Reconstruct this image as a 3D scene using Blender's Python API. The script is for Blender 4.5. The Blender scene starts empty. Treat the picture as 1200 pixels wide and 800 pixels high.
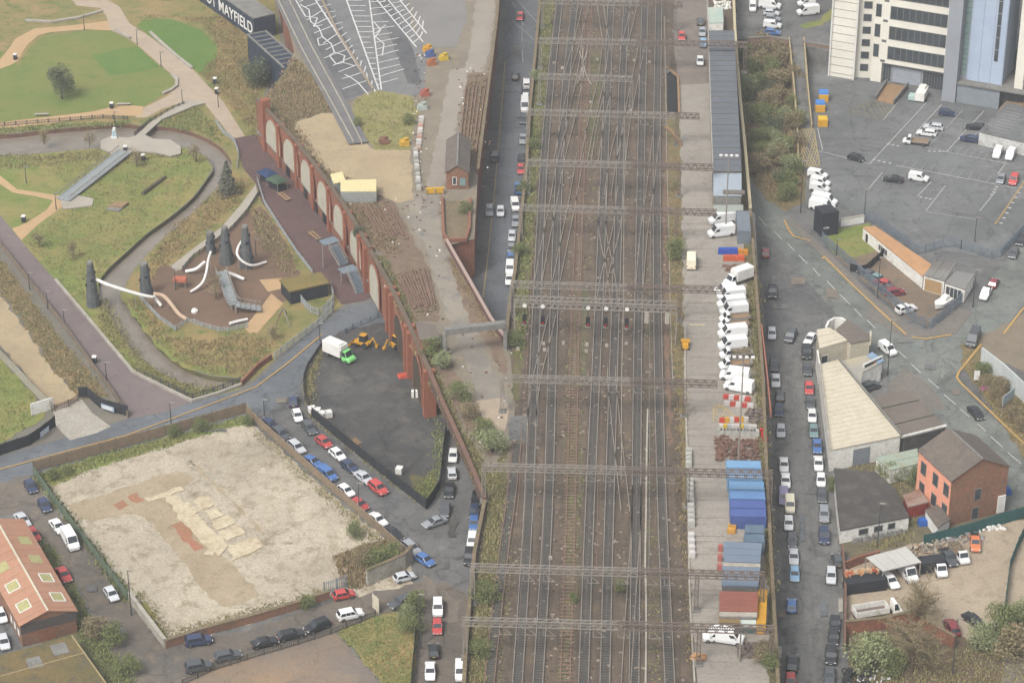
import bpy, bmesh, math, random
from math import radians, sin, cos, pi, hypot, atan2
from mathutils import Vector, Matrix
from mathutils.geometry import tessellate_polygon
random.seed(7)
sc = bpy.context.scene
# ------------------------------------------------------------------ camera
FPX = 3093.0; CZ = 257.0; PIT = radians(29.5); YAW = radians(2.4)
FW = Vector((-sin(YAW)*cos(PIT), cos(YAW)*cos(PIT), -sin(PIT)))
RT = Vector((cos(YAW), sin(YAW), 0)); UP = RT.cross(FW)
CAM = Vector((0, 0, CZ))
cd = bpy.data.cameras.new('camera'); co = bpy.data.objects.new('camera', cd)
sc.collection.objects.link(co); sc.camera = co
mw = Matrix((RT, UP, -FW)).transposed().to_4x4(); mw.translation = CAM; co.matrix_world = mw
cd.sensor_width = 36; cd.lens = FPX/1200*36; cd.clip_start = 1; cd.clip_end = 6000
# ------------------------------------------------------------------ sky, sun, exposure (bright overcast)
SUN_EL, SUN_AZ = radians(52), radians(215)      # azimuth clockwise from +Y
w = bpy.data.worlds.new('World'); sc.world = w; w.use_nodes = True
nt = w.node_tree; bg = nt.nodes['Background']
sky = nt.nodes.new('ShaderNodeTexSky'); sky.sky_type = 'NISHITA'; sky.sun_disc = False
sky.sun_elevation = SUN_EL; sky.sun_rotation = SUN_AZ; sky.air_density = 1.0; sky.dust_density = 4.0; sky.ozone_density = 1.0
hs = nt.nodes.new('ShaderNodeHueSaturation'); hs.inputs['Saturation'].default_value = 0.25
nt.links.new(sky.outputs[0], hs.inputs['Color']); nt.links.new(hs.outputs[0], bg.inputs[0])
bg.inputs[1].default_value = 0.13
sd = bpy.data.lights.new('sun', 'SUN'); sd.energy = 1.5; sd.angle = radians(18); sd.color = (1, .97, .93)
so = bpy.data.objects.new('sun', sd); sc.collection.objects.link(so)
sdir = Vector((sin(SUN_AZ)*cos(SUN_EL), cos(SUN_AZ)*cos(SUN_EL), sin(SUN_EL)))
so.rotation_euler = sdir.to_track_quat('Z', 'Y').to_euler()
sc.view_settings.view_transform = 'Standard'; sc.view_settings.look = 'None'
sc.view_settings.exposure = 1.06; sc.view_settings.gamma = 1.0
sc.render.resolution_x = 1024; sc.render.resolution_y = 682
# ------------------------------------------------------------------ helpers
ZD = 9.0                                        # railway / station deck level above the streets
def G(px, py, z=0.0):                           # photo pixel -> point on the level z
    d = FW*FPX + RT*(px-600) + UP*(400-py)
    return CAM + d*((z-CZ)/d.z)
def proj(p):
    d = Vector(p)-CAM; k = FPX/d.dot(FW); return 600+d.dot(RT)*k, 400-d.dot(UP)*k
def GP(pts, z=0.0): return [G(x, y, z) for x, y in pts]
def lin(c): c /= 255.0; return c/12.92 if c <= .04045 else ((c+.055)/1.055)**2.4
GAIN = 0.56
def P(r, g, b, k=1.0):                          # surface colour seen in the picture -> albedo
    m_ = (r+g+b)/3; r, g, b = (v+(m_-v)*.03 for v in (r, g, b))
    return tuple(min(.85, max(.012, (lin(v)-.012)*GAIN*k)) for v in (r, g, b))
MATS = {}
def mat(name, c1, c2=None, c3=None, s1=.12, s2=1.2, rough=.9, bump=0., bs=3., contrast=.5, fine=.12, metal=0., spec=.3, objcol=False, alpha=None, streak=None, sk=.16, wear=0.):
    if name in MATS: return MATS[name]
    m = bpy.data.materials.new(name); m.use_nodes = True; N = m.node_tree.nodes; L = m.node_tree.links
    b = N['Principled BSDF']; b.inputs['Roughness'].default_value = rough; b.inputs['Metallic'].default_value = metal
    b.inputs['Specular IOR Level'].default_value = spec
    if alpha is not None: b.inputs['Alpha'].default_value = alpha
    g = N.new('ShaderNodeNewGeometry')
    def noise(s, det=5, rgh=.6):
        n = N.new('ShaderNodeTexNoise'); n.inputs['Scale'].default_value = s; n.inputs['Detail'].default_value = det
        n.inputs['Roughness'].default_value = rgh; L.new(g.outputs['Position'], n.inputs['Vector']); return n
    def mix(a, bb, f, blend='MIX'):
        x = N.new('ShaderNodeMix'); x.data_type = 'RGBA'; x.blend_type = blend
        for v, i in ((a, 6), (bb, 7), (f, 0)):
            if hasattr(v, 'links'): L.new(v, x.inputs[i])
            else: x.inputs[i].default_value = v if i == 0 else (*v[:3], 1)
        return x.outputs[2]
    def ramp(n, lo, hi):
        r = N.new('ShaderNodeMapRange'); r.inputs[1].default_value = lo; r.inputs[2].default_value = hi
        L.new(n.outputs[0], r.inputs[0]); return r.outputs[0]
    if objcol:
        oi = N.new('ShaderNodeObjectInfo'); col = oi.outputs['Color']
    else:
        col = N.new('ShaderNodeRGB'); col.outputs[0].default_value = (*c1, 1); col = col.outputs[0]
    if c2: col = mix(col, c2, ramp(noise(s1), .5-contrast*.3, .5+contrast*.3))
    if c3: col = mix(col, c3, ramp(noise(s2, 6, .7), .5, .5+contrast*.4))
    if fine:
        v = N.new('ShaderNodeMapRange'); v.inputs[1].default_value = .25; v.inputs[2].default_value = .75
        v.inputs[3].default_value = 1-fine*2; v.inputs[4].default_value = 1+fine*2
        L.new(noise(2.2, 4, .8).outputs[0], v.inputs[0])
        cc = N.new('ShaderNodeCombineColor')
        for i in range(3): L.new(v.outputs[0], cc.inputs[i])
        col = mix(col, cc.outputs[0], 1.0, 'MULTIPLY')
    if wear:
        def mul(fac, lo, hi, a, bb):
            nonlocal col
            v = N.new('ShaderNodeMapRange'); v.inputs[1].default_value = lo; v.inputs[2].default_value = hi; v.inputs[3].default_value = a; v.inputs[4].default_value = bb; L.new(fac, v.inputs[0])
            cc = N.new('ShaderNodeCombineColor')
            for i in range(3): L.new(v.outputs[0], cc.inputs[i])
            col = mix(col, cc.outputs[0], 1.0, 'MULTIPLY')
        mul(noise(.55, 3, .5).outputs[0], .62, .74, 1, 1-.3*wear); mul(noise(.33, 3, .5).outputs[0], .64, .78, 1, 1+.28*wear); mul(noise(.045, 4, .55).outputs[0], .35, .68, 1-.14*wear, 1+.14*wear)
        dn = noise(.6, 3, .6); vo = N.new('ShaderNodeTexVoronoi'); vo.feature = 'DISTANCE_TO_EDGE'; vo.inputs['Scale'].default_value = .11
        ad = N.new('ShaderNodeVectorMath'); ad.operation = 'MULTIPLY_ADD'; ad.inputs[1].default_value = (3, 3, 0); L.new(dn.outputs['Color'], ad.inputs[0]); L.new(g.outputs['Position'], ad.inputs[2]); L.new(ad.outputs[0], vo.inputs['Vector'])
        mul(vo.outputs['Distance'], .004, .02, 1-.22*wear, 1)
    if streak:
        mp = N.new('ShaderNodeMapping'); mp.inputs['Scale'].default_value = (streak[0], streak[1], 1); L.new(g.outputs['Position'], mp.inputs['Vector'])
        n = noise(1., 5, .7); L.new(mp.outputs[0], n.inputs['Vector'])
        v = N.new('ShaderNodeMapRange'); v.inputs[1].default_value = .3; v.inputs[2].default_value = .7; v.inputs[3].default_value = 1-sk*1.4; v.inputs[4].default_value = 1+sk*1.4; L.new(n.outputs[0], v.inputs[0])
        cc = N.new('ShaderNodeCombineColor')
        for i in range(3): L.new(v.outputs[0], cc.inputs[i])
        col = mix(col, cc.outputs[0], 1.0, 'MULTIPLY')
    L.new(col, b.inputs['Base Color'])
    if bump:
        bp = N.new('ShaderNodeBump'); bp.inputs['Strength'].default_value = bump; bp.inputs['Distance'].default_value = .15
        L.new(noise(bs, 6, .7).outputs[0], bp.inputs['Height']); L.new(bp.outputs[0], b.inputs['Normal'])
    MATS[name] = m; return m
def link(o): sc.collection.objects.link(o); return o
def tag(o, label=None, cat=None, group=None, kind=None):
    if label: o['label'] = label
    if cat: o['category'] = cat
    if group: o['group'] = group
    if kind: o['kind'] = kind
    return o
def thing(name, label, cat, loc=(0, 0, 0), rz=0., group=None):
    o = link(bpy.data.objects.new(name, None)); o.location = loc; o.rotation_euler = (0, 0, rz); o.empty_display_size = .5
    return tag(o, label, cat, group)
class MB:
    def __init__(s): s.v = []; s.f = []
    def add(s, vs, fs):
        n = len(s.v); s.v += [tuple(v) for v in vs]; s.f += [tuple(i+n for i in f) for f in fs]; return s
    def box(s, x, y, z, sx, sy, sz, rz=0., taper=1.):      # centre x,y, base z
        c, n = cos(rz), sin(rz); vs = []
        for k, t in ((0, 1), (1, taper)):
            for a, b in ((-1, -1), (1, -1), (1, 1), (-1, 1)):
                u, v = a*sx/2*t, b*sy/2*t; vs.append((x+u*c-v*n, y+u*n+v*c, z+k*sz))
        return s.add(vs, [(3, 2, 1, 0), (4, 5, 6, 7), (0, 1, 5, 4), (1, 2, 6, 5), (2, 3, 7, 6), (3, 0, 4, 7)])
    def prism(s, pts, z0, z1):                              # polygon (world x,y) extruded
        pts = [(p[0], p[1]) for p in pts]; n = len(pts)
        a = sum(pts[i][0]*pts[(i+1) % n][1]-pts[(i+1) % n][0]*pts[i][1] for i in range(n))
        if a < 0: pts = pts[::-1]
        vs = [(x, y, z0) for x, y in pts]+[(x, y, z1) for x, y in pts]
        tri = tessellate_polygon([[Vector((x, y, 0)) for x, y in pts]])
        fs = []
        for t in tri:
            A, B, C = (pts[i] for i in t)
            if (B[0]-A[0])*(C[1]-A[1])-(B[1]-A[1])*(C[0]-A[0]) < 0: t = (t[0], t[2], t[1])
            fs.append(tuple(i+n for i in t)); fs.append((t[2], t[1], t[0]))
        fs += [(i, (i+1) % n, (i+1) % n+n, i+n) for i in range(n)]
        return s.add(vs, fs)
    def bar(s, p, q, w, h=None, upv=(0, 0, 1)):
        p, q = Vector(p), Vector(q); d = q-p; h = h or w
        if d.length < 1e-5: return s
        d.normalize(); u = Vector(upv)
        if abs(d.dot(u)) > .98: u = Vector((1, 0, 0))
        r = d.cross(u).normalized(); u = r.cross(d)
        vs = [e+r*(a*w/2)+u*(b*h/2) for e in (p, q) for a, b in ((-1, -1), (1, -1), (1, 1), (-1, 1))]
        return s.add(vs, [(0, 1, 2, 3), (7, 6, 5, 4), (4, 5, 1, 0), (5, 6, 2, 1), (6, 7, 3, 2), (7, 4, 0, 3)])
    def tube(s, pts, r, n=8, cap=True):
        pts = [Vector(p) for p in pts]; rs = r if isinstance(r, (list, tuple)) else [r]*len(pts); rings = []; vs = []
        for i, p in enumerate(pts):
            d = (pts[min(i+1, len(pts)-1)]-pts[max(i-1, 0)]).normalized()
            a = Vector((0, 0, 1)) if abs(d.z) < .9 else Vector((1, 0, 0))
            u = d.cross(a).normalized(); v = u.cross(d)
            vs += [p+(u*cos(2*pi*k/n)+v*sin(2*pi*k/n))*rs[i] for k in range(n)]
        fs = [(i*n+k, i*n+(k+1) % n, (i+1)*n+(k+1) % n, (i+1)*n+k) for i in range(len(pts)-1) for k in range(n)]
        if cap: fs += [tuple(range(n))[::-1], tuple(range((len(pts)-1)*n, len(pts)*n))]
        return s.add(vs, fs)
    def wall(s, pts, t, z0, z1, closed=False):              # mitred wall along a polyline
        pts = [Vector((p[0], p[1])) for p in pts]; n = len(pts); L = []; R = []
        for i, p in enumerate(pts):
            a = pts[i-1] if i or closed else None; b = pts[(i+1) % n] if i < n-1 or closed else None
            d1 = (p-a).normalized() if a is not None else (b-p).normalized()
            d2 = (b-p).normalized() if b is not None else d1
            nn = (Vector((-d1.y, d1.x))+Vector((-d2.y, d2.x)))
            nn = nn/max(.3, nn.length_squared/2) if nn.length > .1 else Vector((-d1.y, d1.x))
            L.append(p+nn*t/2); R.append(p-nn*t/2)
        z0 = z0 if isinstance(z0, (list, tuple)) else [z0]*n; z1 = z1 if isinstance(z1, (list, tuple)) else [z1]*n
        vs = []
        for i in range(n):
            vs += [(L[i].x, L[i].y, z0[i]), (R[i].x, R[i].y, z0[i]), (R[i].x, R[i].y, z1[i]), (L[i].x, L[i].y, z1[i])]
        fs = []
        for i in range(n if closed else n-1):
            a = i*4; b = ((i+1) % n)*4
            fs += [(a, a+1, b+1, b), (a+1, a+2, b+2, b+1), (a+2, a+3, b+3, b+2), (a+3, a, b, b+3)]
        if not closed: fs += [(0, 3, 2, 1), (n*4-4, n*4-3, n*4-2, n*4-1)]
        return s.add(vs, fs)
    def build(s, name, m, parent=None, world=True, smooth=False, bevel=0., kind=None):
        me = bpy.data.meshes.new(name); v = s.v
        if parent is not None and world:
            l = parent.matrix_world_loc if False else wloc(parent); v = [(a-l[0], b-l[1], c-l[2]) for a, b, c in v]
        me.from_pydata(v, [], s.f); me.materials.append(m)
        if bevel:
            bm = bmesh.new(); bm.from_mesh(me); bmesh.ops.remove_doubles(bm, verts=bm.verts, dist=1e-4)
            bmesh.ops.bevel(bm, geom=[e for e in bm.edges if len(e.link_faces) == 2 and e.calc_face_angle() > .3], offset=bevel, segments=1, affect='EDGES', clamp_overlap=True)
            bm.to_mesh(me); bm.free()
        if smooth: me.polygons.foreach_set('use_smooth', [True]*len(me.polygons))
        me.update(); o = link(bpy.data.objects.new(name, me))
        if parent is not None: o.parent = parent
        if kind: o['kind'] = kind
        return o
def wloc(o):
    l = Vector(o.location); p = o.parent
    while p: l = l+Vector(p.location); p = p.parent
    return l
def single(mb, name, m, label, cat, group=None, kind=None, **k):
    """one-mesh top-level thing, origin at its base"""
    n = len(mb.v); c = Vector((sum(v[0] for v in mb.v)/n, sum(v[1] for v in mb.v)/n, min(v[2] for v in mb.v)))
    mb.v = [(a-c.x, b-c.y, d-c.z) for a, b, d in mb.v]
    o = mb.build(name, m, **k); o.location = c; return tag(o, label, cat, group, kind)
PN = [0]
NATURAL = set('sandy_gravel sandy_deck brown_dirt ruin_slab ruin_red ruin_pale rough_meadow scrub_ground weedy_grass play_bark weedy_verge asphalt_patch worn_road asphalt_dark siding_weeds red_cinder platform_grass small_yard_dirt scrap_dirt back_yard_dirt lorry_yard_mud rough_corner_soil factory_verge_grass deck_lane_conc deck_lane_conc2 deck_road_conc asphalt_wet_lot'.split())
def ragged(pts, seed, step=1.3, amp=.45):
    r = random.Random(seed); out = []; n = len(pts); ph = [r.uniform(0, 6.28) for _ in range(4)]; acc = 0.
    for i in range(n):
        a, b = pts[i], pts[(i+1) % n]; d = b-a; L_ = d.length; k = max(1, min(60, int(L_/step))); nn = Vector((-d.y, d.x, 0)).normalized()
        for j in range(k):
            t = j/k; s_ = acc+L_*t; w = sin(s_*.9+ph[0])*.5+sin(s_*2.1+ph[1])*.35+r.uniform(-.5, .5)
            out.append(a+d*t+nn*(w*amp*(1 if j else .3)))
        acc += L_
    return out
def patch(name, px, z, m, thick=0., parent=None, lvl=0.):
    PN[0] += 1; z += PN[0]*.0004
    """ground sheet from a photo outline on level lvl, z above it"""
    pts = GP(px, lvl)
    if m.name in NATURAL and not name.startswith('meadow_'): pts = ragged(pts, PN[0])
    mb = MB().prism(pts, lvl+z-(thick or .012), lvl+z)
    o = mb.build(name, m, parent); o['kind'] = 'structure'; return o
def copy_tree(o, parent=None):
    c = o.copy(); sc.collection.objects.link(c); c.parent = parent
    for ch in o.children: copy_tree(ch, c)
    return c
def lerp(a, b, t): return a+(b-a)*t
def along(pts, step):
    """points (pos, direction) every step metres on a polyline"""
    out = []; acc = 0.; nxt = 0.
    for a, b in zip(pts[:-1], pts[1:]):
        d = (b-a); l = d.length
        while nxt <= acc+l: out.append((a+d*((nxt-acc)/l), d.normalized())); nxt += step
        acc += l
    return out
def smoothpts(pts, n=4):
    """Catmull-Rom through points"""
    if len(pts) < 3: return pts
    P_ = [pts[0]*2-pts[1]]+list(pts)+[pts[-1]*2-pts[-2]]; out = []
    for i in range(1, len(P_)-2):
        a, b, c, d = P_[i-1:i+3]
        for k in range(n):
            t = k/n; out.append(.5*((2*b)+(c-a)*t+(2*a-5*b+4*c-d)*t*t+(3*b-a-3*c+d)*t**3))
    out.append(pts[-1]); return out
def strip(name, px, w, z, m, parent=None, lvl=0., smooth=True):
    pts = [G(x, y, lvl) for x, y in px]
    if smooth: pts = smoothpts(pts)
    mb = MB().wall(pts, w, lvl+z-.012, lvl+z); o = mb.build(name, m, parent)
    o['kind'] = 'structure'; return o
ORD = 'first second third fourth fifth sixth seventh eighth ninth tenth eleventh twelfth thirteenth fourteenth fifteenth sixteenth seventeenth'.split()
# ------------------------------------------------------------------ materials
asphalt = mat('asphalt', P(122,122,119), P(134,132,127), P(100,100,99), s1=.06, s2=.35, bump=.15, streak=(.9,.06), wear=1.4)
asphalt_dk = mat('asphalt_dark', P(113,113,112), P(127,126,122), P(94,94,95), s1=.07, s2=.3, bump=.15, streak=(.25,.12), sk=.1, wear=1.4)
asphalt_gr = mat('asphalt_green', P(122,127,121), P(134,136,128), P(104,108,105), s1=.05, s2=.3, bump=.1, streak=(.3,.2), sk=.1, wear=1.4)
asphalt_wet = mat('asphalt_wet_lot', P(80,80,79), P(96,94,91), P(112,108,100), s1=.09, s2=.22, rough=.7, bump=.2, wear=1.4)
asphalt_bl = mat('asphalt_blue', P(114,118,122), P(122,126,129), P(104,108,112), s1=.05, s2=.3, bump=.1, wear=1.4)
asphalt_patch = mat('asphalt_patch', P(140,128,114), P(122,116,108), P(150,140,124), s1=.3, bump=.1)
brownroad = mat('worn_road', P(128,118,106), P(112,107,101), P(142,130,112), s1=.12, s2=.5, bump=.15, wear=1.4)
concrete = mat('concrete_yard', P(172,164,152), P(160,152,141), P(146,138,128), s1=.08, s2=.6, bump=.1, streak=(.06,.9), sk=.08, wear=.5)
conc_lt = mat('concrete_light', P(192,186,172), P(176,168,154), P(160,150,138), s1=.4, s2=1.5, bump=.1)
conc_gr = mat('concrete_grey', P(150,148,142), P(134,132,126), P(118,114,106), s1=.4, s2=1.5, bump=.1)
sand = mat('sandy_gravel', P(202,190,168), P(186,174,152), P(164,150,126), s1=.07, s2=.35, bump=.3, fine=.2, contrast=.35, wear=.7)
sand2 = mat('sandy_deck', P(192,172,136), P(180,160,128), P(164,150,122), s1=.1, s2=.5, bump=.2)
dirt = mat('brown_dirt', P(158,136,110), P(140,122,100), P(128,116,92), s1=.1, s2=.5, bump=.3)
ruin = mat('ruin_slab', P(188,171,144), P(172,155,126), P(156,142,112), s1=.15, s2=.5, bump=.2)
ruin_red = mat('ruin_red', P(186,124,98), P(170,130,100), P(150,122,94), s1=.3, s2=.8)
ruin_lt = mat('ruin_pale', P(222,208,178), P(206,190,158), P(180,160,128), s1=.3, s2=1.)
tanpave = mat('tan_paving', P(194,176,152), P(186,168,146), P(178,160,138), s1=.1, s2=.4, bump=.05, fine=.05)
sandpath = mat('resin_path', P(206,172,128), P(196,164,124), P(188,158,120), s1=.1, s2=.6, fine=.06)
palepath = mat('pale_path', P(188,180,164), P(178,170,156), None, s1=.2, fine=.06)
purple = mat('red_brown_paving', P(138,124,121), P(130,118,116), P(122,110,108), s1=.08, s2=.4, fine=.06, wear=.5)
purple2 = mat('dark_red_esplanade', P(118,94,90), P(106,86,83), P(98,82,80), s1=.1, s2=.5, fine=.08, wear=.5)
grass = mat('lawn_grass', P(120,136,70), P(138,138,78), P(108,130,62), s1=.05, s2=.25, bump=.2, fine=.1)
grass_br = mat('lawn_bright', P(102,132,62), P(114,136,68), P(94,124,58), s1=.06, s2=.3, bump=.2)
meadow = mat('rough_meadow', P(138,134,82), P(166,142,96), P(110,122,66), s1=.09, s2=.3, bump=.5, contrast=.35, fine=.2)
scrubg = mat('scrub_ground', P(132,118,84), P(112,108,76), P(150,126,92), s1=.15, s2=.45, bump=.6, contrast=.35, fine=.22)
weedgr = mat('weedy_grass', P(130,142,74), P(156,146,90), P(112,130,64), s1=.1, s2=.3, bump=.5, contrast=.4, fine=.18)
mulch = mat('play_bark', P(136,110,90), P(122,100,82), P(112,94,78), s1=.12, s2=.5, bump=.3)
water = mat('river_water', P(146,136,122), P(132,122,108), P(152,144,130), s1=.1, s2=.5, rough=.25, bump=.12, bs=.8, fine=.04, spec=.5)
ballast = mat('brown_ballast', P(113,99,85), P(98,89,79), P(123,106,88), s1=.1, s2=.35, bump=.5, bs=4, contrast=.4, fine=.2, streak=(.7,.03), sk=.2)
ballast_g = mat('grey_ballast', P(92,89,84), P(82,81,78), P(104,95,86), s1=.15, s2=.6, bump=.5, bs=4, fine=.18, streak=(1.2,.05), sk=.16)
verge = mat('weedy_verge', P(110,106,74), P(124,112,80), P(92,98,62), s1=.2, s2=.5, bump=.6, contrast=.35, fine=.25)
deckdirt = mat('deck_gravel', P(150,140,124), P(138,128,112), P(160,146,120), s1=.12, s2=.4, bump=.3, fine=.14)
brick = mat('red_brick', P(166,110,86), P(148,102,83), P(124,96,81), s1=.25, s2=.9, fine=.22, bump=.1)
brick_dk = mat('dark_brick', P(138,104,86), P(124,92,76), P(108,88,76), s1=.4, s2=1.2, fine=.14, bump=.1)
brick_br = mat('brown_brick', P(156,118,94), P(138,108,90), P(170,114,88), s1=.25, s2=.8, fine=.22, bump=.1)
rubble = mat('rubble_cap', P(140,120,98), P(120,112,84), P(152,136,112), s1=.5, s2=1.5, bump=.6, fine=.2)
rust = mat('rusted_steel', P(134,102,86), P(118,92,80), P(150,118,100), s1=.4, s2=2, rough=.85)
railm = mat('rail_steel', P(176,165,151), P(158,146,133), None, s1=.2, rough=.5, metal=.3, fine=.05)
railrust = mat('rail_rusty', P(150,124,106), P(136,112,98), None, s1=.3, rough=.8, fine=.08)
sleeperm = mat('concrete_sleeper', P(108,104,98), P(96,93,88), None, s1=.4, fine=.1)
galv = mat('galvanised_steel', P(168,160,150), P(152,144,134), None, s1=.3, rough=.6, fine=.05)
brownst = mat('brown_steel', P(124,110,101), P(136,122,112), None, s1=.3, rough=.8, fine=.06)
white = mat('white_paint', P(228,226,220,1.3), P(214,211,204,1.3), None, s1=.5, rough=.6, fine=.03)
whitedirty = mat('dirty_white_render', P(232,230,222,1.3), P(218,215,206,1.3), P(190,184,172,1.2), s1=.5, s2=1.2, fine=.08)
linew = mat('road_white', P(206,205,200), P(184,183,178), None, s1=1.5, fine=.12)
linew_f = mat('road_white_faded', P(178,178,174), P(158,158,154), None, s1=1.5, fine=.15)
liney = mat('road_yellow', P(206,166,96), P(190,158,104), None, s1=.8, fine=.12)
kerbm = mat('kerb_stone', P(158,152,142), P(146,140,130), None, s1=.5, fine=.08)
pavem = mat('pavement_slab', P(138,131,122), P(128,122,114), P(118,113,106), s1=.2, s2=.8, fine=.1)
slate = mat('grey_roof_sheet', P(112,118,124), P(104,110,117), P(122,126,130), s1=.1, s2=.5, rough=.7, fine=.05)
cream = mat('cream_roof_sheet', P(226,216,192), P(216,206,182), P(202,190,164), s1=.12, s2=.4, fine=.07)
greyroof = mat('brown_grey_roof', P(130,120,110), P(120,111,102), P(138,128,118), s1=.15, s2=.6, fine=.08)
darkroof = mat('dark_slate_roof', P(122,112,102), P(108,101,94), P(134,122,110), s1=.3, s2=.9, fine=.16)
feltroof = mat('dark_felt_roof', P(92,88,84), P(82,79,76), P(112,108,100), s1=.15, s2=.4, fine=.14)
mossroof = mat('mossy_roof', P(132,114,76), P(118,108,72), P(104,98,80), s1=.12, s2=.4, fine=.2, contrast=.35)
orangeroof = mat('terracotta_sheet', P(196,148,120), P(184,136,110), P(174,138,116), s1=.1, s2=.5, fine=.08)
tanroof = mat('tan_roof', P(212,164,116), P(198,152,110), P(184,146,112), s1=.2, s2=.6, fine=.06)
glass = mat('dark_glass', P(72,78,82), P(88,94,98), None, s1=.4, rough=.12, fine=.02, spec=.6)
carglass = mat('car_glass', (.02,.024,.028), None, None, rough=.1, fine=0, spec=.6)
tealglass = mat('pale_teal_glass', P(150,176,172), P(128,156,154), None, s1=.6, rough=.2, fine=.03)
carpaint = mat('car_paint', (1,1,1), None, None, rough=.25, fine=0, spec=.5, objcol=True)
objpaint = mat('matt_paint', (1,1,1), None, None, rough=.7, fine=.1, objcol=True)
rubber = mat('tyre_rubber', (.02,.02,.02), None, None, rough=.8, fine=0)
chrome = mat('wheel_alloy', P(150,150,150), None, None, rough=.35, metal=.6, fine=0)
lampw = mat('head_lamp', P(225,225,220), None, None, rough=.2, fine=0)
lampr = mat('tail_lamp', P(150,30,26), None, None, rough=.3, fine=0)
blackm = mat('black_paint', P(48,50,54), P(56,58,62), None, s1=.6, rough=.6, fine=.06)
navyclad = mat('navy_cladding', P(62,72,88), P(72,82,96), None, s1=.2, rough=.6, fine=.05)
woodm = mat('weathered_timber', P(172,140,104), P(156,128,98), P(140,118,94), s1=.5, s2=2, fine=.12)
stonetower = mat('slate_tower_cladding', P(98,101,102), P(112,114,113), P(84,88,90), s1=.6, s2=1.5, fine=.14)
bark = mat('bark', P(112,98,80), P(98,86,70), None, s1=1., fine=.15)
leaf_g = mat('leaf_green', P(124,134,84), P(146,150,98), P(98,112,68), s1=.5, s2=1.6, fine=.25, rough=.8)
leaf_dk = mat('leaf_dark', P(98,108,84), P(116,124,96), P(80,92,70), s1=.5, s2=1.6, fine=.25, rough=.8)
leaf_br = mat('twig_brown', P(154,138,106), P(168,152,118), P(130,122,86), s1=.4, s2=1.4, fine=.25)
leaf_pale = mat('leaf_pale_green', P(150,160,112), P(168,172,128), P(124,138,92), s1=.5, s2=1.6, fine=.2, rough=.8)
# ------------------------------------------------------------------ terrain with the river cut into it
RIV = [(-60,152),(0,158),(60,152),(140,145),(163,148),(185,148),(215,152),(245,164),(262,176),(271,190),(268,205),(258,216),(235,240),(212,262),(190,280),
       (172,298),(156,316),(146,334),(150,352),(164,378),(184,404),(210,426),(245,440),(281,444),(276,452),(240,456),(200,442),(170,424),(148,402),
       (130,372),(117,346),(116,330),(128,314),(150,294),(172,274),(200,254),(226,232),(244,208),(250,196),(240,182),(216,172),(180,168),(150,170),(100,174),(40,180),(-60,186)]
rv = smoothpts([G(x, y) for x, y in RIV], 3)
outer = [Vector((-830, -80, 0)), Vector((830, -80, 0)), Vector((830, 1280, 0)), Vector((-830, 1280, 0))]
allp = outer+rv; tri = tessellate_polygon([outer, rv])
gm = MB(); gm.v = [tuple(p) for p in allp]
for t in tri:
    A, B, C = (allp[i] for i in t)
    gm.f.append(tuple(t) if (B-A).cross(C-A).z > 0 else (t[0], t[2], t[1]))
mat('general_ground', P(132,126,114), P(120,118,108), P(142,132,116), s1=.03, s2=.15, bump=.2)
terrain = gm.build('ground', MATS['general_ground']); terrain['kind'] = 'structure'
n = len(rv); WZ = -1.0
bk = MB()
for i in range(n):
    a, b = rv[i], rv[(i+1) % n]; bk.add([(a.x, a.y, 0), (b.x, b.y, 0), (b.x, b.y, WZ-.4), (a.x, a.y, WZ-.4)], [(0, 1, 2, 3)])
bank = bk.build('river_bank_wall', brick_dk, terrain); bank['kind'] = 'structure'; bank.data.materials.append(verge)
for p_ in bank.data.polygons: p_.material_index = 0 if p_.index < 36 or p_.index > 114 else 1
wtr = MB().prism([(p.x, p.y) for p in rv], WZ-.3, WZ).build('river', water); wtr['kind'] = 'structure'
# ------------------------------------------------------------------ park (left)
parkpoly = [(-60,-30),(318,-30),(330,60),(303,126),(306,192),(335,232),(386,302),(424,352),(400,360),(378,372),(330,414),(296,446),(284,455),(225,472),(156,440),(60,330),(0,256),(-60,190)]
def holed(name, px, z, m, hole=rv):
    pts = [Vector((p.x, p.y, 0)) for p in GP(px)]
    return pts
# the meadow is split around the river so that the channel stays open
north = [(-60,-30),(318,-30),(330,60),(303,126),(306,192),(330,222),(386,302),(424,352),(400,360),(378,372),(330,414),(296,446),(281,443),(245,439),(210,425),(184,403),(164,377),(150.5,352),(147,334),
         (157,316),(173,298),(190.5,280),(212.5,262),(235.5,240),(258.5,216),(269,205),(272,190),(263,175.5),(245,163),(215,151),(185,147),(163,147),(140,144),(60,151),(0,157),(-60,151)]
south = [(-60,188),(40,181),(100,175),(150,171),(180,169),(216,173),(240,183),(249,196),(243,208),(225,232),(199,254),(171,274),(149,294),(127,314),(115,330),(116,346),(129,372),(147,402),(169,425),(199,443),(240,457),(276,453),
         (284,456),(225,471),(156,438),(60,328),(0,252),(-60,180)]
def spatch(name, px, z, m):
    pts = smoothpts([G(x, y) for x, y in px], 3); return pts
patch('meadow_north', north, .01, meadow); patch('meadow_south', south, .01, weedgr)
patch('oval_lawn', [(-30,58),(10,62),(22,78),(35,55),(50,44),(75,40),(105,36),(130,37),(150,47),(162,55),(187,78),(203,90),(207,97),(203,105),(190,112),(168,125),(140,122),(110,130),(60,136),(0,143),(-40,146)], .03, grass)
patch('mown_square', [(107,64),(160,54),(187,79),(160,85),(128,89)], .045, grass_br)
patch('slope_lawn', [(160,30),(168,24),(200,22),(235,35),(255,55),(253,78),(240,92),(226,80),(200,62),(178,44)], .03, grass_br)
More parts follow.
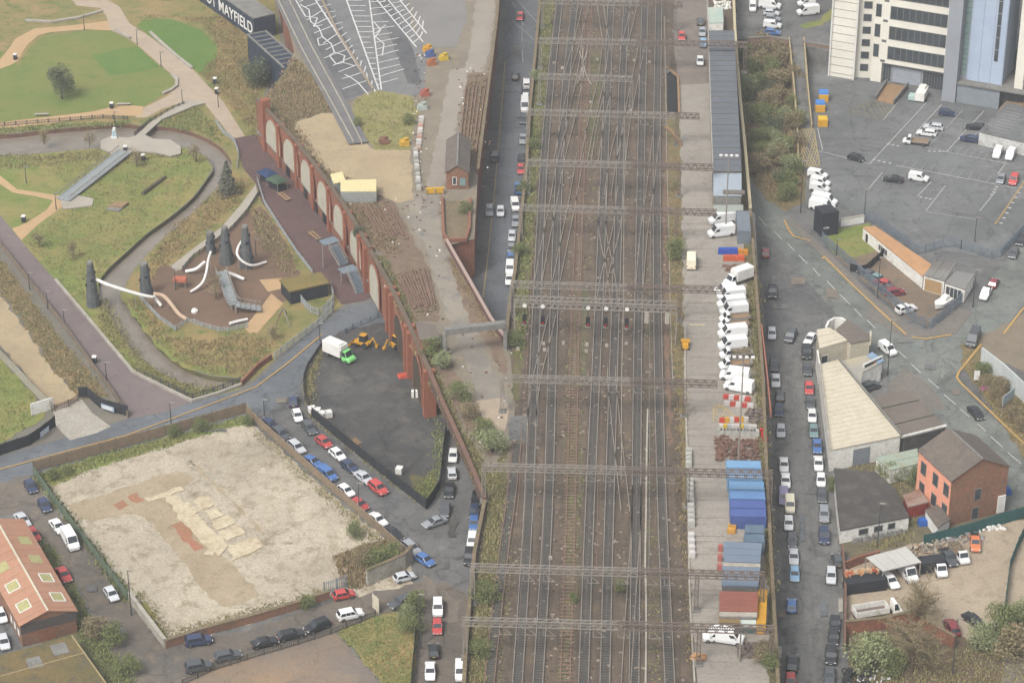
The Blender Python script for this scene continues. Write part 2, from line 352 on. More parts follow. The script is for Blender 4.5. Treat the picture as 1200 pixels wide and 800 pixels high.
patch('main_path', [(84,0),(120,-3),(140,8),(152,28),(178,45),(226,82),(262,120),(287,160),(272,163),(256,142),(240,122),(225,121),(212,121),(190,128),(172,138),(158,138),(170,126),(196,113),(206,104),(208,96),(200,86),(186,75),(160,52),(150,45),(128,35),(125,20),(118,10),(90,7)], .05, tanpave)
patch('loop_path', [(-20,80),(0,70),(10,58),(18,46),(40,34),(75,31),(126,25),(130,36),(100,35),(60,38),(45,42),(33,52),(26,62),(24,70),(14,76),(-20,88)], .055, sandpath)
patch('lawn_edge_path', [(-20,146),(50,138),(110,131),(140,123),(168,125),(166,136),(140,136),(110,137),(60,145),(-20,153)], .055, sandpath)
patch('river_plaza_path', [(149,164),(160,161),(176,146),(215,121),(230,120),(240,123),(228,126),(190,142),(170,160),(180,165),(200,166),(212,174),(212,182),(200,185),(184,181),(170,180),(150,181),(138,190),(128,180),(118,176),(118,167),(130,162)], .5, palepath, thick=.35)
patch('meadow_path', [(-20,198),(0,206),(20,222),(60,228),(74,230),(86,235),(66,248),(45,263),(25,282),(14,268),(30,262),(55,246),(62,235),(40,230),(15,226),(0,216),(-20,208)], .05, sandpath)
patch('bridge_landing', [(70,234),(92,230),(110,234),(108,242),(74,246)], .25, palepath, thick=.2)
patch('playground_path', [(200,312),(260,266),(282,240),(300,216),(302,230),(290,246),(270,268),(250,282),(225,300),(216,314),(206,318)], .05, palepath)
patch('play_bark_area', [(172,332),(190,310),(215,312),(250,284),(272,266),(288,250),(306,242),(326,268),(342,300),(352,322),(336,350),(326,360),(300,388),(288,380),(262,386),(234,380),(222,374),(205,386),(185,372),(165,350)], .04, mulch)
patch('play_timber_path', [(286,384),(303,364),(318,344),(332,356),(302,390),(292,390)], .06, sandpath)
patch('play_sand', [(304,328),(330,326),(332,338),(314,342)], .05, sandpath)
patch('river_grass_strip', [(139,344),(150,360),(166,384),(188,410),(216,432),(262,440),(276,432),(230,428),(198,400),(176,374),(160,348),(150,338)], .03, weedgr)
patch('walk_of_brick', [(-60,196),(-20,232),(0,252),(26,284),(66,330),(125,400),(156,437),(225,471),(190,484),(150,491),(130,460),(76,386),(0,290),(-60,222)], .05, purple)
patch('station_esplanade', [(272,163),(287,160),(300,158),(318,174),(344,206),(374,246),(404,288),(444,344),(428,352),(400,357),(386,336),(366,318),(350,296),(328,266),(307,238),(300,216),(284,196),(280,178)], .06, purple2)
# ------------------------------------------------------------------ streets and lots, left and centre
street = patch('street_west', [(-60,562),(-20,540),(60,518),(150,490),(225,471),(290,454),(330,418),(378,374),(405,356),(440,352),(520,340),(560,-20),(640,-30),(620,300),(640,500),(620,820),(-60,830)], .02, asphalt)
upper_road = patch('viaduct_street', [(596,-20),(640,-20),(650,380),(555,380),(560,340),(572,200),(590,60)], .04, asphalt_bl)
patch('viaduct_street_layby', [(575,78),(592,70),(594,100),(587,150),(572,260),(566,340),(550,340),(560,260),(570,160)], .055, asphalt_dk)
patch('underpass_street', [(520,470),(560,480),(600,560),(600,700),(520,690),(498,640),(470,610),(500,598),(516,574)], .035, asphalt_dk)
patch('south_street', [(-60,562),(-20,541),(150,491),(225,472),(290,455),(330,420),(380,378),(410,358),(450,356),(455,390),(380,398),(356,440),(352,462),(310,486),(290,482),(40,558),(-60,590)], .03, asphalt_bl)
patch('car_lined_street', [(352,455),(364,490),(430,545),(500,600),(500,650),(490,668),(440,620),(300,492),(312,484)], .035, asphalt_dk)
patch('far_left_street', [(-60,582),(36,556),(60,590),(110,650),(160,712),(195,760),(212,772),(190,800),(160,830),(60,830),(110,720),(60,640),(20,600),(-60,620)], .035, brownroad)
patch('lower_lane', [(160,795),(195,760),(300,735),(390,704),(480,686),(505,676),(520,700),(470,716),(395,742),(300,770),(214,800),(200,830),(150,830)], .04, brownroad)
patch('bottom_street', [(494,700),(520,680),(552,700),(546,830),(484,830)], .045, brownroad)
patch('worn_patch', [(496,672),(512,684),(512,698),(500,700)], .06, asphalt_patch)
patch('worn_patch', [(522,692),(536,705),(538,728),(526,730)], .062, asphalt_patch)
patch('dark_lot', [(356,458),(360,436),(382,400),(398,388),(450,378),(478,396),(505,440),(522,500),(515,574),(500,594),(430,540),(366,488)], .05, asphalt_wet)
patch('lot_weeds', [(356,458),(362,434),(380,404),(376,420),(366,446),(364,470)], .062, verge)
patch('lot_weeds', [(480,556),(500,560),(508,548),(513,570),(500,592),(484,580)], .062, verge)
# sand plot with the excavated foundations
plot = patch('cleared_plot', [(42,556),(120,533),(288,488),(302,502),(400,590),(478,652),(484,684),(404,702),(386,700),(300,728),(194,758),(120,662)], .06, sand)
patch('plot_weeds', [(42,556),(120,533),(288,488),(296,496),(272,500),(220,515),(160,535),(100,552),(62,570)], .075, weedgr)
patch('plot_scrub', [(392,652),(420,640),(452,632),(478,656),(474,668),(440,676),(424,690),(408,690),(396,672)], .075, scrubg)
patch('plot_corner_weeds', [(152,704),(172,706),(190,736),(196,752),(188,750)], .075, weedgr)
patch('foundation_earth', [(78,592),(110,584),(150,570),(180,560),(214,552),(228,562),(214,572),(196,580),(226,612),(260,650),(286,676),(306,698),(285,706),(262,712),(236,690),(210,652),(190,628),(170,606),(150,602),(110,610),(92,608)], .08, ruin)
patch('foundation_brick', [(132,592),(144,586),(150,592),(140,598)], .1, ruin_red)
patch('foundation_brick', [(150,582),(160,577),(170,586),(160,590)], .1, ruin_red)
patch('foundation_brick', [(200,616),(216,610),(232,636),(240,642),(228,646)], .1, ruin_red)
for q in ([(170,585),(212,571),(216,575),(174,589)], [(194,583),(204,580),(232,604),(268,640),(258,652),(240,640),(214,612)], [(226,588),(244,581),(252,592),(236,598)], [(210,592),(222,588),(234,600),(224,604)],
          [(240,600),(256,594),(262,604),(246,610)], [(248,612),(268,604),(276,614),(254,622)], [(256,624),(278,616),(288,626),(266,634)], [(268,640),(300,630),(308,642),(272,658)], [(246,642),(252,640),(250,652),(238,650)]):
    patch('foundation_slab', q, .2, ruin_lt, thick=.12)
patch('foundation_kerb', [(222,539),(224,538),(311,626),(309,628)], .09, ruin)
patch('brown_slab', [(392,740),(446,800),(470,830),(150,830),(250,785)], .06, mat('stained_slab', P(164,138,110), P(130,120,112), P(148,132,112), s1=.05, s2=.2, bump=.1, contrast=.35, wear=.8))
patch('vacant_grass', [(396,740),(440,722),(486,712),(490,722),(482,830),(470,830),(446,800)], .07, meadow)
# lane and lot west of the wall, bottom-left verges
patch('site_dirt', [(-60,300),(-20,320),(20,372),(60,430),(92,466),(70,474),(58,478),(30,440),(-10,392),(-60,350)], .03, sand2)
patch('site_bank', [(-60,230),(0,302),(70,395),(128,464),(96,468),(60,430),(20,368),(-20,318),(-60,290)], .04, scrubg)
patch('site_grass', [(-60,400),(-10,408),(24,446),(55,480),(52,490),(0,520),(-60,530)], .04, weedgr)
patch('site_gateway', [(62,480),(96,468),(108,484),(130,500),(112,508),(82,516),(66,500)], .05, conc_lt)
patch('factory_verge', [(20,606),(40,632),(60,640),(90,690),(112,735),(150,790),(170,830),(60,830),(40,700)], .055, mat('factory_verge_grass', P(112,112,80), P(100,104,74), P(128,118,88), s1=.2, s2=.6, bump=.5, fine=.2))
patch('factory_yard', [(-60,700),(20,735),(40,760),(30,800),(-60,830)], .065, asphalt_dk)
# ------------------------------------------------------------------ streets and lots, right
patch('street_east', [(860,-30),(1260,-30),(1300,830),(880,830)], .02, asphalt_dk)
patch('temperance_street', [(893,300),(960,330),(985,370),(958,398),(962,470),(986,640),(990,830),(890,830)], .035, asphalt)
patch('junction_apron', [(886,228),(900,262),(962,330),(1000,376),(964,400),(898,400),(890,300)], .045, asphalt_dk)
diag = patch('diagonal_street', [(874,190),(905,236),(960,292),(1062,388),(1078,398),(1130,378),(1160,330),(1260,200),(1300,240),(1180,380),(1128,425),(1122,445),(1140,468),(1300,620),(1300,700),(1200,612),(1110,510),(1060,468),(1000,390),(955,340),(880,255)], .05, asphalt_gr)
patch('corner_pavement', [(1014,372),(1062,396),(1120,392),(1140,366),(1124,362),(1090,388),(1062,384),(1020,352)], .12, pavem, thick=.1)
patch('north_pavement', [(920,258),(962,300),(1064,394),(1078,392),(1010,335),(975,300),(930,258)], .14, pavem, thick=.1)
carpark = patch('car_park', [(945,90),(1000,78),(1250,130),(1250,210),(1160,302),(1080,290),(1000,250),(955,236),(950,200)], .06, mat('car_park_asphalt', P(118,120,119), P(130,131,129), P(106,107,108), s1=.05, s2=.25, bump=.1, wear=1.5))
patch('wooded_bank_ground', [(840,38),(900,46),(930,56),(946,200),(942,238),(920,248),(900,236),(870,200),(850,120)], .07, scrubg)
patch('grass_triangle', [(964,272),(1020,262),(1030,296),(988,304),(970,290)], .16, weedgr, thick=.1)
patch('small_yard', [(978,300),(1030,290),(1098,330),(1120,360),(1086,384),(1060,372),(1000,318)], .15, mat('small_yard_dirt', P(146,126,104), P(128,114,98), P(112,104,96), s1=.15, s2=.5, bump=.15), thick=.1)
patch('corner_verge', [(1128,402),(1150,408),(1170,440),(1215,485),(1215,560),(1150,460),(1128,432)], .1, scrubg, thick=.08)
patch('scrap_yard_ground', [(1140,400),(1215,360),(1215,440),(1160,420)], .07, mat('scrap_dirt', P(150,138,118), P(136,124,106), None, s1=.2))
patch('forecourt', [(1040,452),(1060,430),(1090,452),(1110,480),(1070,482),(1048,470)], .07, pavem)
patch('back_yard', [(984,538),(1056,520),(1080,548),(1078,600),(1120,612),(1170,600),(1215,590),(1215,640),(1000,660),(984,640)], .08, mat('back_yard_dirt', P(128,116,94), P(112,106,84), P(100,96,78), s1=.2, s2=.6, bump=.3))
patch('lorry_yard', [(988,664),(1060,640),(1190,610),(1300,590),(1300,720),(1176,722),(1140,760),(1080,740),(992,734)], .09, mat('lorry_yard_mud', P(190,174,150), P(174,158,136), P(156,140,122), s1=.09, s2=.35, bump=.2))
patch('rough_corner', [(992,734),(1090,728),(1150,756),(1215,720),(1300,720),(1300,830),(1000,830)], .09, mat('rough_corner_soil', P(110,96,82), P(126,106,84), P(98,98,70), s1=.12, s2=.4, bump=.4))
patch('corner_track', [(1180,745),(1215,735),(1260,830),(1170,830)], .1, asphalt_patch)
# upper terrace with the car lots behind the office
TZ = 4.0
patch('upper_terrace', [(862,46),(900,45),(926,52),(976,60),(1300,60),(1400,-120),(860,-120)], 0, asphalt_dk, thick=3.96, lvl=TZ)
patch('terrace_grass', [(936,30),(960,24),(976,8),(980,18),(964,30),(944,34)], .03, weedgr, lvl=TZ)
# ramp road
a0, a1 = G(912,-40,TZ), G(934,-40,TZ); b0, b1 = G(925,50,TZ), G(941,50,TZ); c0, c1 = G(934,150,.05), G(950,150,.05); d0, d1 = G(936,204,.08), G(962,200,.08)
rm = MB()
up = Vector((0, 0, .03))
for (p, q, r, s_) in ((a0+up, a1+up, b1+up, b0+up), (b0+up, b1+up, c1+up, c0+up), (c0+up, c1+up, d1+up, d0+up)):
    dn_ = [Vector((v.x, v.y, -.5)) for v in (s_, r, q, p)]; rm.add([s_, r, q, p]+dn_, [(0, 1, 2, 3), (7, 6, 5, 4), (0, 4, 5, 1), (1, 5, 6, 2), (2, 6, 7, 3), (3, 7, 4, 0)])
ramp = rm.build('ramp_road', asphalt); ramp['kind'] = 'structure'
# ------------------------------------------------------------------ elevated railway and station deck (brick viaduct)
WPAR = [(302,124),(325,149),(348,174),(385,222),(410,259),(434,299),(455,336),(474,374),(490,410),(503,440),(520,480),(545,535),(568,590)]
RAILD = [(568,590),(556,652),(551,700),(546,760),(542,830),(912,830),(908,760),(904,690),(897,560),(893,450),(884,330),(878,250),(872,180),(866,120),(860,40),(856,-60),(640,-60),(632,0),(627,60),(620,130),(616,200),(610,255),(602,326),(597,352),(592,402)]
STND = WPAR[:10]+[(575,378),(548,330),(522,286),(556,280),(560,205),(575,85),(583,20),(588,-60),(318,-60),(334,20),(345,60),(330,96)]
BRDG = WPAR[9:]+[(592,402),(575,378)]
def two(o, m1, m2):
    o.data.materials.clear(); o.data.materials.append(m1); o.data.materials.append(m2)
    for p in o.data.polygons: p.material_index = 0 if p.normal.z > .5 else 1
    return o
deck = two(patch('viaduct_deck', RAILD, 0, ballast, thick=8.95, lvl=ZD), ballast, brick_dk)
stnv = two(patch('station_viaduct', STND, 0, deckdirt, thick=8.95, lvl=ZD), deckdirt, brick)
brd = two(patch('bridge_slab', BRDG, 0, deckdirt, thick=1.3, lvl=ZD), deckdirt, brownst)
def dpatch(name, px, m, z=.02): return patch(name, px, z, m, lvl=ZD)
yard = dpatch('depot_yard', [(795,-50),(826,-50),(832,30),(834,120),(840,240),(884,250),(890,340),(896,450),(900,560),(906,680),(910,760),(912,830),(820,830),(812,740),(806,600),(801,450),(799,330),(796,180)], concrete)
dpatch('yard_far', [(790,-50),(826,-50),(830,60),(832,98),(796,100),(790,60)], mat('worn_tarmac', P(140,128,118), P(126,118,110), P(150,140,128), s1=.15, s2=.5), .035)
dpatch('yard_verge', [(872,248),(880,250),(890,340),(897,450),(902,560),(908,690),(912,830),(902,830),(900,700),(892,560),(886,470),(880,380),(872,320)], verge, .04)
dpatch('depot_side_verge', [(860,40),(868,120),(876,200),(878,246),(872,246),(866,160),(860,60)], verge, .045)
dpatch('west_verge', [(634,0),(650,0),(640,100),(632,170),(628,240),(622,320),(614,400),(608,470),(600,470),(604,380),(604,330),(612,250),(620,150),(630,50)], verge)
dpatch('yard_verge_west', [(780,90),(796,120),(798,240),(800,330),(802,450),(806,600),(800,600),(794,450),(786,420),(782,250),(782,180)], scrubg, .03)
dpatch('south_west_verge', [(575,560),(592,520),(594,560),(584,660),(574,740),(566,830),(546,830),(550,760),(556,690),(566,640)], verge)
dpatch('red_cinder_strip', [(780,150),(783,170),(781,300),(784,420),(788,520),(784,520),(779,400),(777,250)], mat('red_cinder', P(138,110,92), P(128,106,90), None, s1=.3), .025)
dpatch('weedy_siding', [(664,490),(680,490),(682,560),(676,690),(662,800),(654,800),(664,680)], mat('siding_weeds', P(104,104,78), P(122,108,88), P(92,96,66), s1=.25, s2=.6, bump=.4, contrast=.35, fine=.2), .025)
dpatch('weedy_siding', [(672,340),(690,340),(688,440),(668,440)], MATS['siding_weeds'], .026)
dpatch('weedy_siding', [(690,60),(706,60),(702,160),(690,190),(682,150)], MATS['siding_weeds'], .026)
# station deck surfaces
stn = dpatch('station_deck', WPAR+[(596,560),(604,470),(596,404),(575,380),(548,332),(524,288),(556,280),(560,205),(575,85),(583,20),(588,-50),(318,-50),(336,20),(346,60),(332,96)], deckdirt, .01)
dpatch('sandy_station_floor', [(342,146),(372,134),(400,132),(424,166),(440,176),(480,176),(484,234),(468,238),(440,228),(420,226),(402,216),(380,196),(352,170)], sand2, .03)
dpatch('station_scrub', [(305,122),(322,100),(346,66),(372,96),(396,130),(372,134),(342,144),(352,170),(380,198),(404,222),(438,228),(450,240),(470,300),(452,300),(440,290),(420,260),(386,218),(346,170)], scrubg, .04)
dpatch('grassy_platform', [(415,118),(440,106),(480,112),(492,130),(484,150),(480,176),(440,176),(424,160),(412,140)], mat('platform_grass', P(146,142,84), P(160,150,104), P(124,130,70), s1=.2, s2=.5, bump=.4, fine=.18), .035)
dpatch('deck_road', [(528,82),(545,80),(552,50),(556,10),(566,-20),(582,-20),(580,20),(574,60),(566,84),(548,96),(540,120),(530,180),(520,220),(498,226),(510,170)], mat('deck_road_conc', P(170,160,146), P(158,148,136), None, s1=.15), .045)
dpatch('deck_apron', [(476,-20),(540,-20),(548,20),(540,40),(534,56),(500,56),(488,36)], mat('deck_apron_tarmac', P(146,143,138), P(136,133,129), None, s1=.1), .036)
park2 = dpatch('deck_car_park', [(326,-30),(476,-30),(482,30),(500,60),(497,110),(480,114),(440,108),(424,106),(415,118),(402,118),(372,80)], mat('deck_car_park_tarmac', P(128,128,127), P(138,137,134), P(114,115,115), s1=.08, s2=.3), .03)
dpatch('deck_bay_strip', [(346,-20),(372,-20),(436,104),(424,112),(404,116),(392,92),(366,44)], mat('bay_strip_dark', P(108,109,110), P(118,118,117), P(96,97,99), s1=.1, s2=.3, wear=1.2), .034); dpatch('deck_bay_strip', [(430,-20),(446,-20),(484,58),(494,100),(478,98),(456,40)], MATS['bay_strip_dark'], .034)
dpatch('deck_lane', [(486,226),(516,226),(514,250),(520,290),(538,316),(556,346),(574,380),(556,394),(545,396),(530,386),(520,360),(508,322),(500,290),(476,256)], mat('deck_lane_conc', P(164,154,138), P(148,140,128), P(126,124,120), s1=.12, s2=.3), .04)
dpatch('deck_lane_south', [(532,392),(556,396),(572,420),(586,455),(598,470),(594,500),(580,504),(570,500),(562,470),(548,430)], mat('deck_lane_conc2', P(150,142,130), P(134,128,120), P(168,156,138), s1=.12, s2=.3), .042)
trb = mat('rusty_track_bed', P(138,118,100), P(124,106,90), P(150,132,108), s1=.2, s2=.6, bump=.4, fine=.2); NATURAL.add('rusty_track_bed')
dpatch('rusty_track_bed', [(404,222),(440,228),(462,236),(486,284),(502,312),(516,362),(512,378),(486,376),(464,330),(450,300),(430,270)], trb, .046)
dpatch('rusty_track_bed', [(548,86),(574,86),(566,150),(558,196),(536,190)], trb, .046); dpatch('rusty_track_bed', [(524,300),(540,312),(562,346),(588,396),(596,440),(590,440),(570,404),(548,372)], trb, .047)
dpatch('rusty_track_bed', [(512,430),(528,424),(552,470),(580,506),(576,540),(560,520),(534,480)], trb, .047)
dpatch('pale_slab', [(558,470),(590,466),(597,480),(592,505),(572,506),(566,490)], mat('pale_slab_conc', P(190,172,148), P(176,160,140), None, s1=.3), .055)
dpatch('rubber_mat', [(598,488),(622,486),(618,518),(595,516)], asphalt_dk, .05)
dpatch('parapet_verge', [(434,300),(452,300),(470,340),(496,400),(514,440),(540,500),(580,560),(568,588),(544,534),(520,480),(502,438),(474,374),(455,336)], verge, .05)
# ------------------------------------------------------------------ railway tracks
def track(px, label, rm=railm, bed=True, gauge=1.5, z=ZD, group='railway tracks', sl=True, clip=None):
    pts = smoothpts([G(x, y, z) for x, y in px], 6); o = thing('railway_track', label, 'track', pts[0], group=group)
    if bed:
        MB().wall(pts, 1.7, z+.03, z+.1).build('ballast_bed', ballast_g, o)
    if sl:
        s = MB()
        for p, d in along(pts, .68 if bed else 1.0): s.box(p.x, p.y, z+.08, 2.0 if bed else 2.4, .26, .1, atan2(d.y, d.x)-pi/2)
        s.build('sleepers', sleeperm if bed else railrust, o, kind='stuff')
    for sgn in (-1, 1):
        q = []
        for i, p in enumerate(pts):
            d = (pts[min(i+1, len(pts)-1)]-pts[max(i-1, 0)]).normalized(); q.append(p+Vector((-d.y, d.x, 0))*sgn*gauge/2)
        MB().wall(q, .17, z+.17, z+.34).build('rail', rm, o)
    return o
track([(571,830),(576,775),(590,650),(597,600),(602,556),(606,520)], 'weathered siding nearest the western parapet at the bottom', railrust)
track([(604,830),(607,790),(619,600),(627,400),(637,200),(646,90),(656,0),(660,-50)], 'first running line from the western parapet')
track([(628,830),(631,790),(642,600),(648,400),(655.5,200),(664,90),(674,0),(678,-50)], 'second running line from the western parapet')
track([(682,830),(684,790),(691,600),(700,400),(708,200),(712,100),(716,0),(718,-50)], 'third running line, just right of the weedy siding')
track([(708,830),(709,790),(714,600),(720,400),(726.5,200),(729,100),(735,0),(737,-50)], 'fourth running line counted from the western parapet')
track([(743,830),(743,790),(745.5,600),(747.5,400),(751,200),(753,100),(756,0),(757,-50)], 'fifth running line, second from the depot yard')
track([(787,830),(784.5,790),(776,600),(771,400),(769.5,200),(770.5,100),(772,0),(772,-50)], 'running line nearest the depot yard')
track([(661,830),(664,750),(669,600),(673,430),(676,330),(681,200),(686,100),(690,0),(692,-50)], 'rusty disused line between the second and third running lines', railrust, bed=False)
def xover(px, label): return track(px, label, bed=False, sl=False, group='crossovers between the running lines')
xover([(732,830),(736,760),(741,680),(745,620),(746,570)], 'diverging rails joining the fifth line at the bottom')
xover([(733,600),(722,500),(717,450),(717,430)], 'long crossover leaving the fourth line near the middle')
xover([(702,360),(710,318),(722,270),(728,220)], 'left arm of the scissors crossing above the signal gantry')
xover([(721,360),(715,318),(706,270),(706,220)], 'right arm of the scissors crossing above the signal gantry')
xover([(749,340),(754,280),(762,220),(769,160)], 'crossover leading from the fifth line to the yard side line')
xover([(630,335),(638,290),(648,240),(657,190),(672,130),(683,70),(686,40)], 'long crossover climbing right from the first line')
xover([(652,330),(662,280),(672,230),(680,180)], 'crossover from the second line onto the disused line')
xover([(684,190),(694,140),(705,90),(710,50)], 'crossover from the disused line to the third line')
xover([(712,60),(706,25),(700,-20)], 'rails curving left at the top of the third line')
xover([(730,60),(739,25),(748,-20)], 'rails curving right at the top of the fourth line')
xover([(664,90),(676,50),(690,-10)], 'rails linking the second line and the disused line at the top')
xover([(653,190),(660,150),(668,110)], 'short turnout rails left of the long crossover')
xover([(729,190),(735,140),(745,90),(753,50)], 'crossover from the fourth to the fifth line near the top')
xover([(697,190),(703,150),(712,110)], 'turnout rails beside the third line near the top')
xover([(712,230),(718,190),(727,150)], 'crossover between the third and fourth lines near the top')
xover([(622,500),(628,450),(640,400),(647,370)], 'crossover between the first two lines below the signal gantry')
# contact wires over the running lines
for i, (px_, lb) in enumerate((([(607,790),(627,400),(646,90),(656,0)], 'first'), ([(631,790),(648,400),(664,90),(674,0)], 'second'), ([(684,790),(700,400),(712,100),(716,0)], 'third'), ([(709,790),(720,400),(729,100),(735,0)], 'fourth'), ([(743,790),(747.5,400),(753,100),(756,0)], 'fifth'), ([(784.5,790),(771,400),(770.5,100),(772,0)], 'last'))):
    pts = smoothpts([G(x, y, ZD) for x, y in px_], 6); o = thing('contact_wire', f'thin grey contact wire above the {lb} running line', 'wire', (pts[0].x, pts[0].y, ZD+4.7), group='contact wires over the tracks')
    MB().tube([p+Vector((0,0,4.8)) for p in pts], .03, 4).build('wire', brownst, o); MB().tube([p+Vector((0,0,6.2)) for p in pts], .03, 4).build('catenary', brownst, o)
# bright bare switch at the top
sw = thing('switch_diamond', 'bright white bare switch diamond on the tracks near the top', 'rail switch', G(683,78,ZD))
for seg in ([(679,62),(683,76),(680,90),(676,100)], [(688,62),(683,76),(687,90),(693,101)], [(683,58),(682,76),(684,92)]):
    MB().wall([G(x, y, ZD) for x, y in seg], .2, ZD+.3, ZD+.42).build('rail', conc_lt, sw)
# cable troughs
for seg, lb in (([(756,830),(757,760),(757,700),(756,660),(757,600),(758,520),(759,480)], 'white cable trough wriggling between the fifth and last running lines'), ([(803,380),(803,460),(806,560),(808,690),(814,800)], 'concrete cable trough along the west edge of the depot yard')):
    o = MB().wall(smoothpts(GP(seg, ZD)), .3, ZD+.01, ZD+.25); single(o, 'cable_trough', conc_lt, lb, 'cable trough')
# ------------------------------------------------------------------ overhead line gantries
def truss(mb, A, B, w=.8, h=1.1, n=None, t=.12):
    A, B = Vector(A), Vector(B); d = (B-A); L_ = d.length; d.normalize(); s = Vector((-d.y, d.x, 0)).normalized(); n = n or max(4, int(L_/1.5)); u = Vector((0, 0, 1))
    for a in (-w/2, w/2):
        for k in (0, h): mb.bar(A+s*a+u*k, B+s*a+u*k, t)
    for i in range(n):
        p, q = A+d*(L_*i/n), A+d*(L_*(i+1)/n); m = (p+q)/2
        for a in (-w/2, w/2):
            mb.bar(p+s*a, m+s*a+u*h, t*.7); mb.bar(m+s*a+u*h, q+s*a, t*.7)
        mb.bar(p-s*w/2+u*h, q+s*w/2+u*h, t*.7); mb.bar(p-s*w/2, p+s*w/2, t*.7)
    return mb
BZ = ZD+6.6
def gantry(L, R, split, label, legs, drops=(), diag=True):
    A, B = G(*L, BZ), G(*R, BZ); o = thing('overhead_line_gantry', label, 'gantry', (A.x, A.y, ZD), group='overhead line gantries across the tracks')
    S = A+(B-A)*split
    truss(MB(), A, S).build('boom', galv, o)
    if split < 1: truss(MB(), S+(B-A).normalized()*.05, B, t=.15).build('boom', brownst, o)
    for f, dark in legs:
        p = A+(B-A)*f; q = Vector((p.x, p.y, ZD)); d = (B-A).normalized(); m = MB()
        s = Vector((-d.y, d.x, 0))*.35
        for k in (-1, 1):
            for j in (-1, 1): m.bar(q+d*.3*k+s*j, p+d*.3*k+s*j, .12)
        for z in range(6):
            zz = z*1.1
            for j in (-1, 1): m.bar(q+d*.3+s*j+Vector((0, 0, zz)), q-d*.3+s*j+Vector((0, 0, zz+1.05)), .08)
            for j in (-1, 1): m.bar(q+d*.3*j+s+Vector((0, 0, zz)), q+d*.3*j-s+Vector((0, 0, zz+1.05)), .08)
        m.build('mast', brownst if dark else galv, o)
        MB().box(q.x, q.y, ZD+.015, 1.3, 1.3, .35).build('footing', conc_gr, o)
    for f in drops:
        p = A+(B-A)*f; m = MB(); d = (B-A).normalized()
        m.bar(p, p-Vector((0, 0, 1.8)), .1); m.bar(p, p+d*1.8-Vector((0, 0, 1.7)), .09); m.bar(p-Vector((0, 0, 1.75)), p+d*1.9-Vector((0, 0, 1.75)), .07)
        m.build('registration_arm', galv, o)
    return o
gantry((542,731), (908,741), .5, 'overhead line gantry nearest the bottom edge', [(.008,0),(.76,1),(.992,1)], (.12,.2,.26,.42,.5,.6))
gantry((551,668), (897,678), .57, 'second overhead line gantry up from the bottom edge', [(.008,0),(.77,1),(.992,1)], (.18,.25,.32,.4,.5,.6,.66))
gantry((564,550), (906,559), .5, 'overhead line gantry crossing above the blue containers', [(.008,0),(.71,1),(.992,1)], (.15,.22,.36,.42,.54,.63))
gantry((586,446), (841,453), .6, 'overhead line gantry just below the signal gantry', [(.01,0),(.85,1)], (.14,.22,.43,.5,.62,.72))
gantry((598,336), (847,343), .55, 'overhead line gantry just above the signal gantry', [(.01,0),(.8,1)], (.13,.2,.42,.5,.6,.7))
gantry((608,246), (840,252), .55, 'overhead line gantry level with the two white vans', [(.01,0),(.8,1)], (.12,.2,.43,.5,.62,.7))
gantry((617,193), (836,199), .56, 'overhead line gantry level with the floodlight mast', [(.01,0),(.82,1)], (.1,.18,.42,.5,.6,.7))
gantry((617,134), (820,139), .86, 'overhead line gantry below the dark opening in the deck', [(.01,0),(.87,1)], (.12,.2,.46,.54,.66,.76))
gantry((631,92), (742,95), 1., 'short pale overhead line gantry below the white switch', [(.012,0),(.985,0)], (.3,.7))
gantry((631,50), (876,55), .47, 'overhead line gantry crossing the far end of the long shed', [(.01,0),(.62,1),(.99,1)], (.12,.2,.34,.42,.5))
gantry((634,4), (800,8), .7, 'overhead line gantry at the very top of the tracks', [(.01,0),(.95,1)], (.2,.3,.5,.6))
# signal gantry with signals and white discs
A, B = G(603,357,BZ+.6), G(793,364,BZ+.6); d = (B-A).normalized()
sg = thing('signal_gantry', 'pale lattice signal gantry carrying five signals with white discs', 'gantry', (A.x, A.y, ZD))
truss(MB(), A, B, 1.6, 1.5, 26, .16).build('boom', galv, sg)
for p in (A, B):
    q = Vector((p.x, p.y, ZD)); m = MB(); s = Vector((-d.y, d.x, 0))
    for k in (-.8, .8): m.bar(q+s*k, p+s*k, .2)
    for z in range(5): m.bar(q+s*.8+Vector((0, 0, z*1.35)), q-s*.8+Vector((0, 0, z*1.35+1.3)), .1)
    m.build('mast', galv, sg)
for px in (615, 636.5, 689.5, 710.5, 735):
    f = (px-603)/190; p = A+(B-A)*f-Vector((0, .95, 0)); m = MB()
    m.box(p.x, p.y-.12, p.z-3.4, .75, .35, 1.9); m.bar(p+Vector((0, .3, 0)), p+Vector((0, .2, -3.3)), .12)
    hd = m.build('signal_head', blackm, sg)
    MB().box(p.x, p.y-.32, p.z-3.25, .34, .06, .34).build('red_lamp', mat('signal_red', P(210,60,50), None, None, rough=.4, fine=0), hd)
    MB().tube([p+Vector((0, -.25, .55)), p+Vector((0, -.32, .55))], .42, 14).build('white_disc', white, hd)
    MB().box(p.x, p.y+.1, p.z-3.7, 1.0, .8, .08).build('service_cage', galv, hd)
for px in (758, 782):
    f = (px-603)/190; p = A+(B-A)*f-Vector((0, .95, 0)); MB().box(p.x, p.y, p.z-2.4, .8, .12, 2.4).build('route_board', conc_lt, sg)
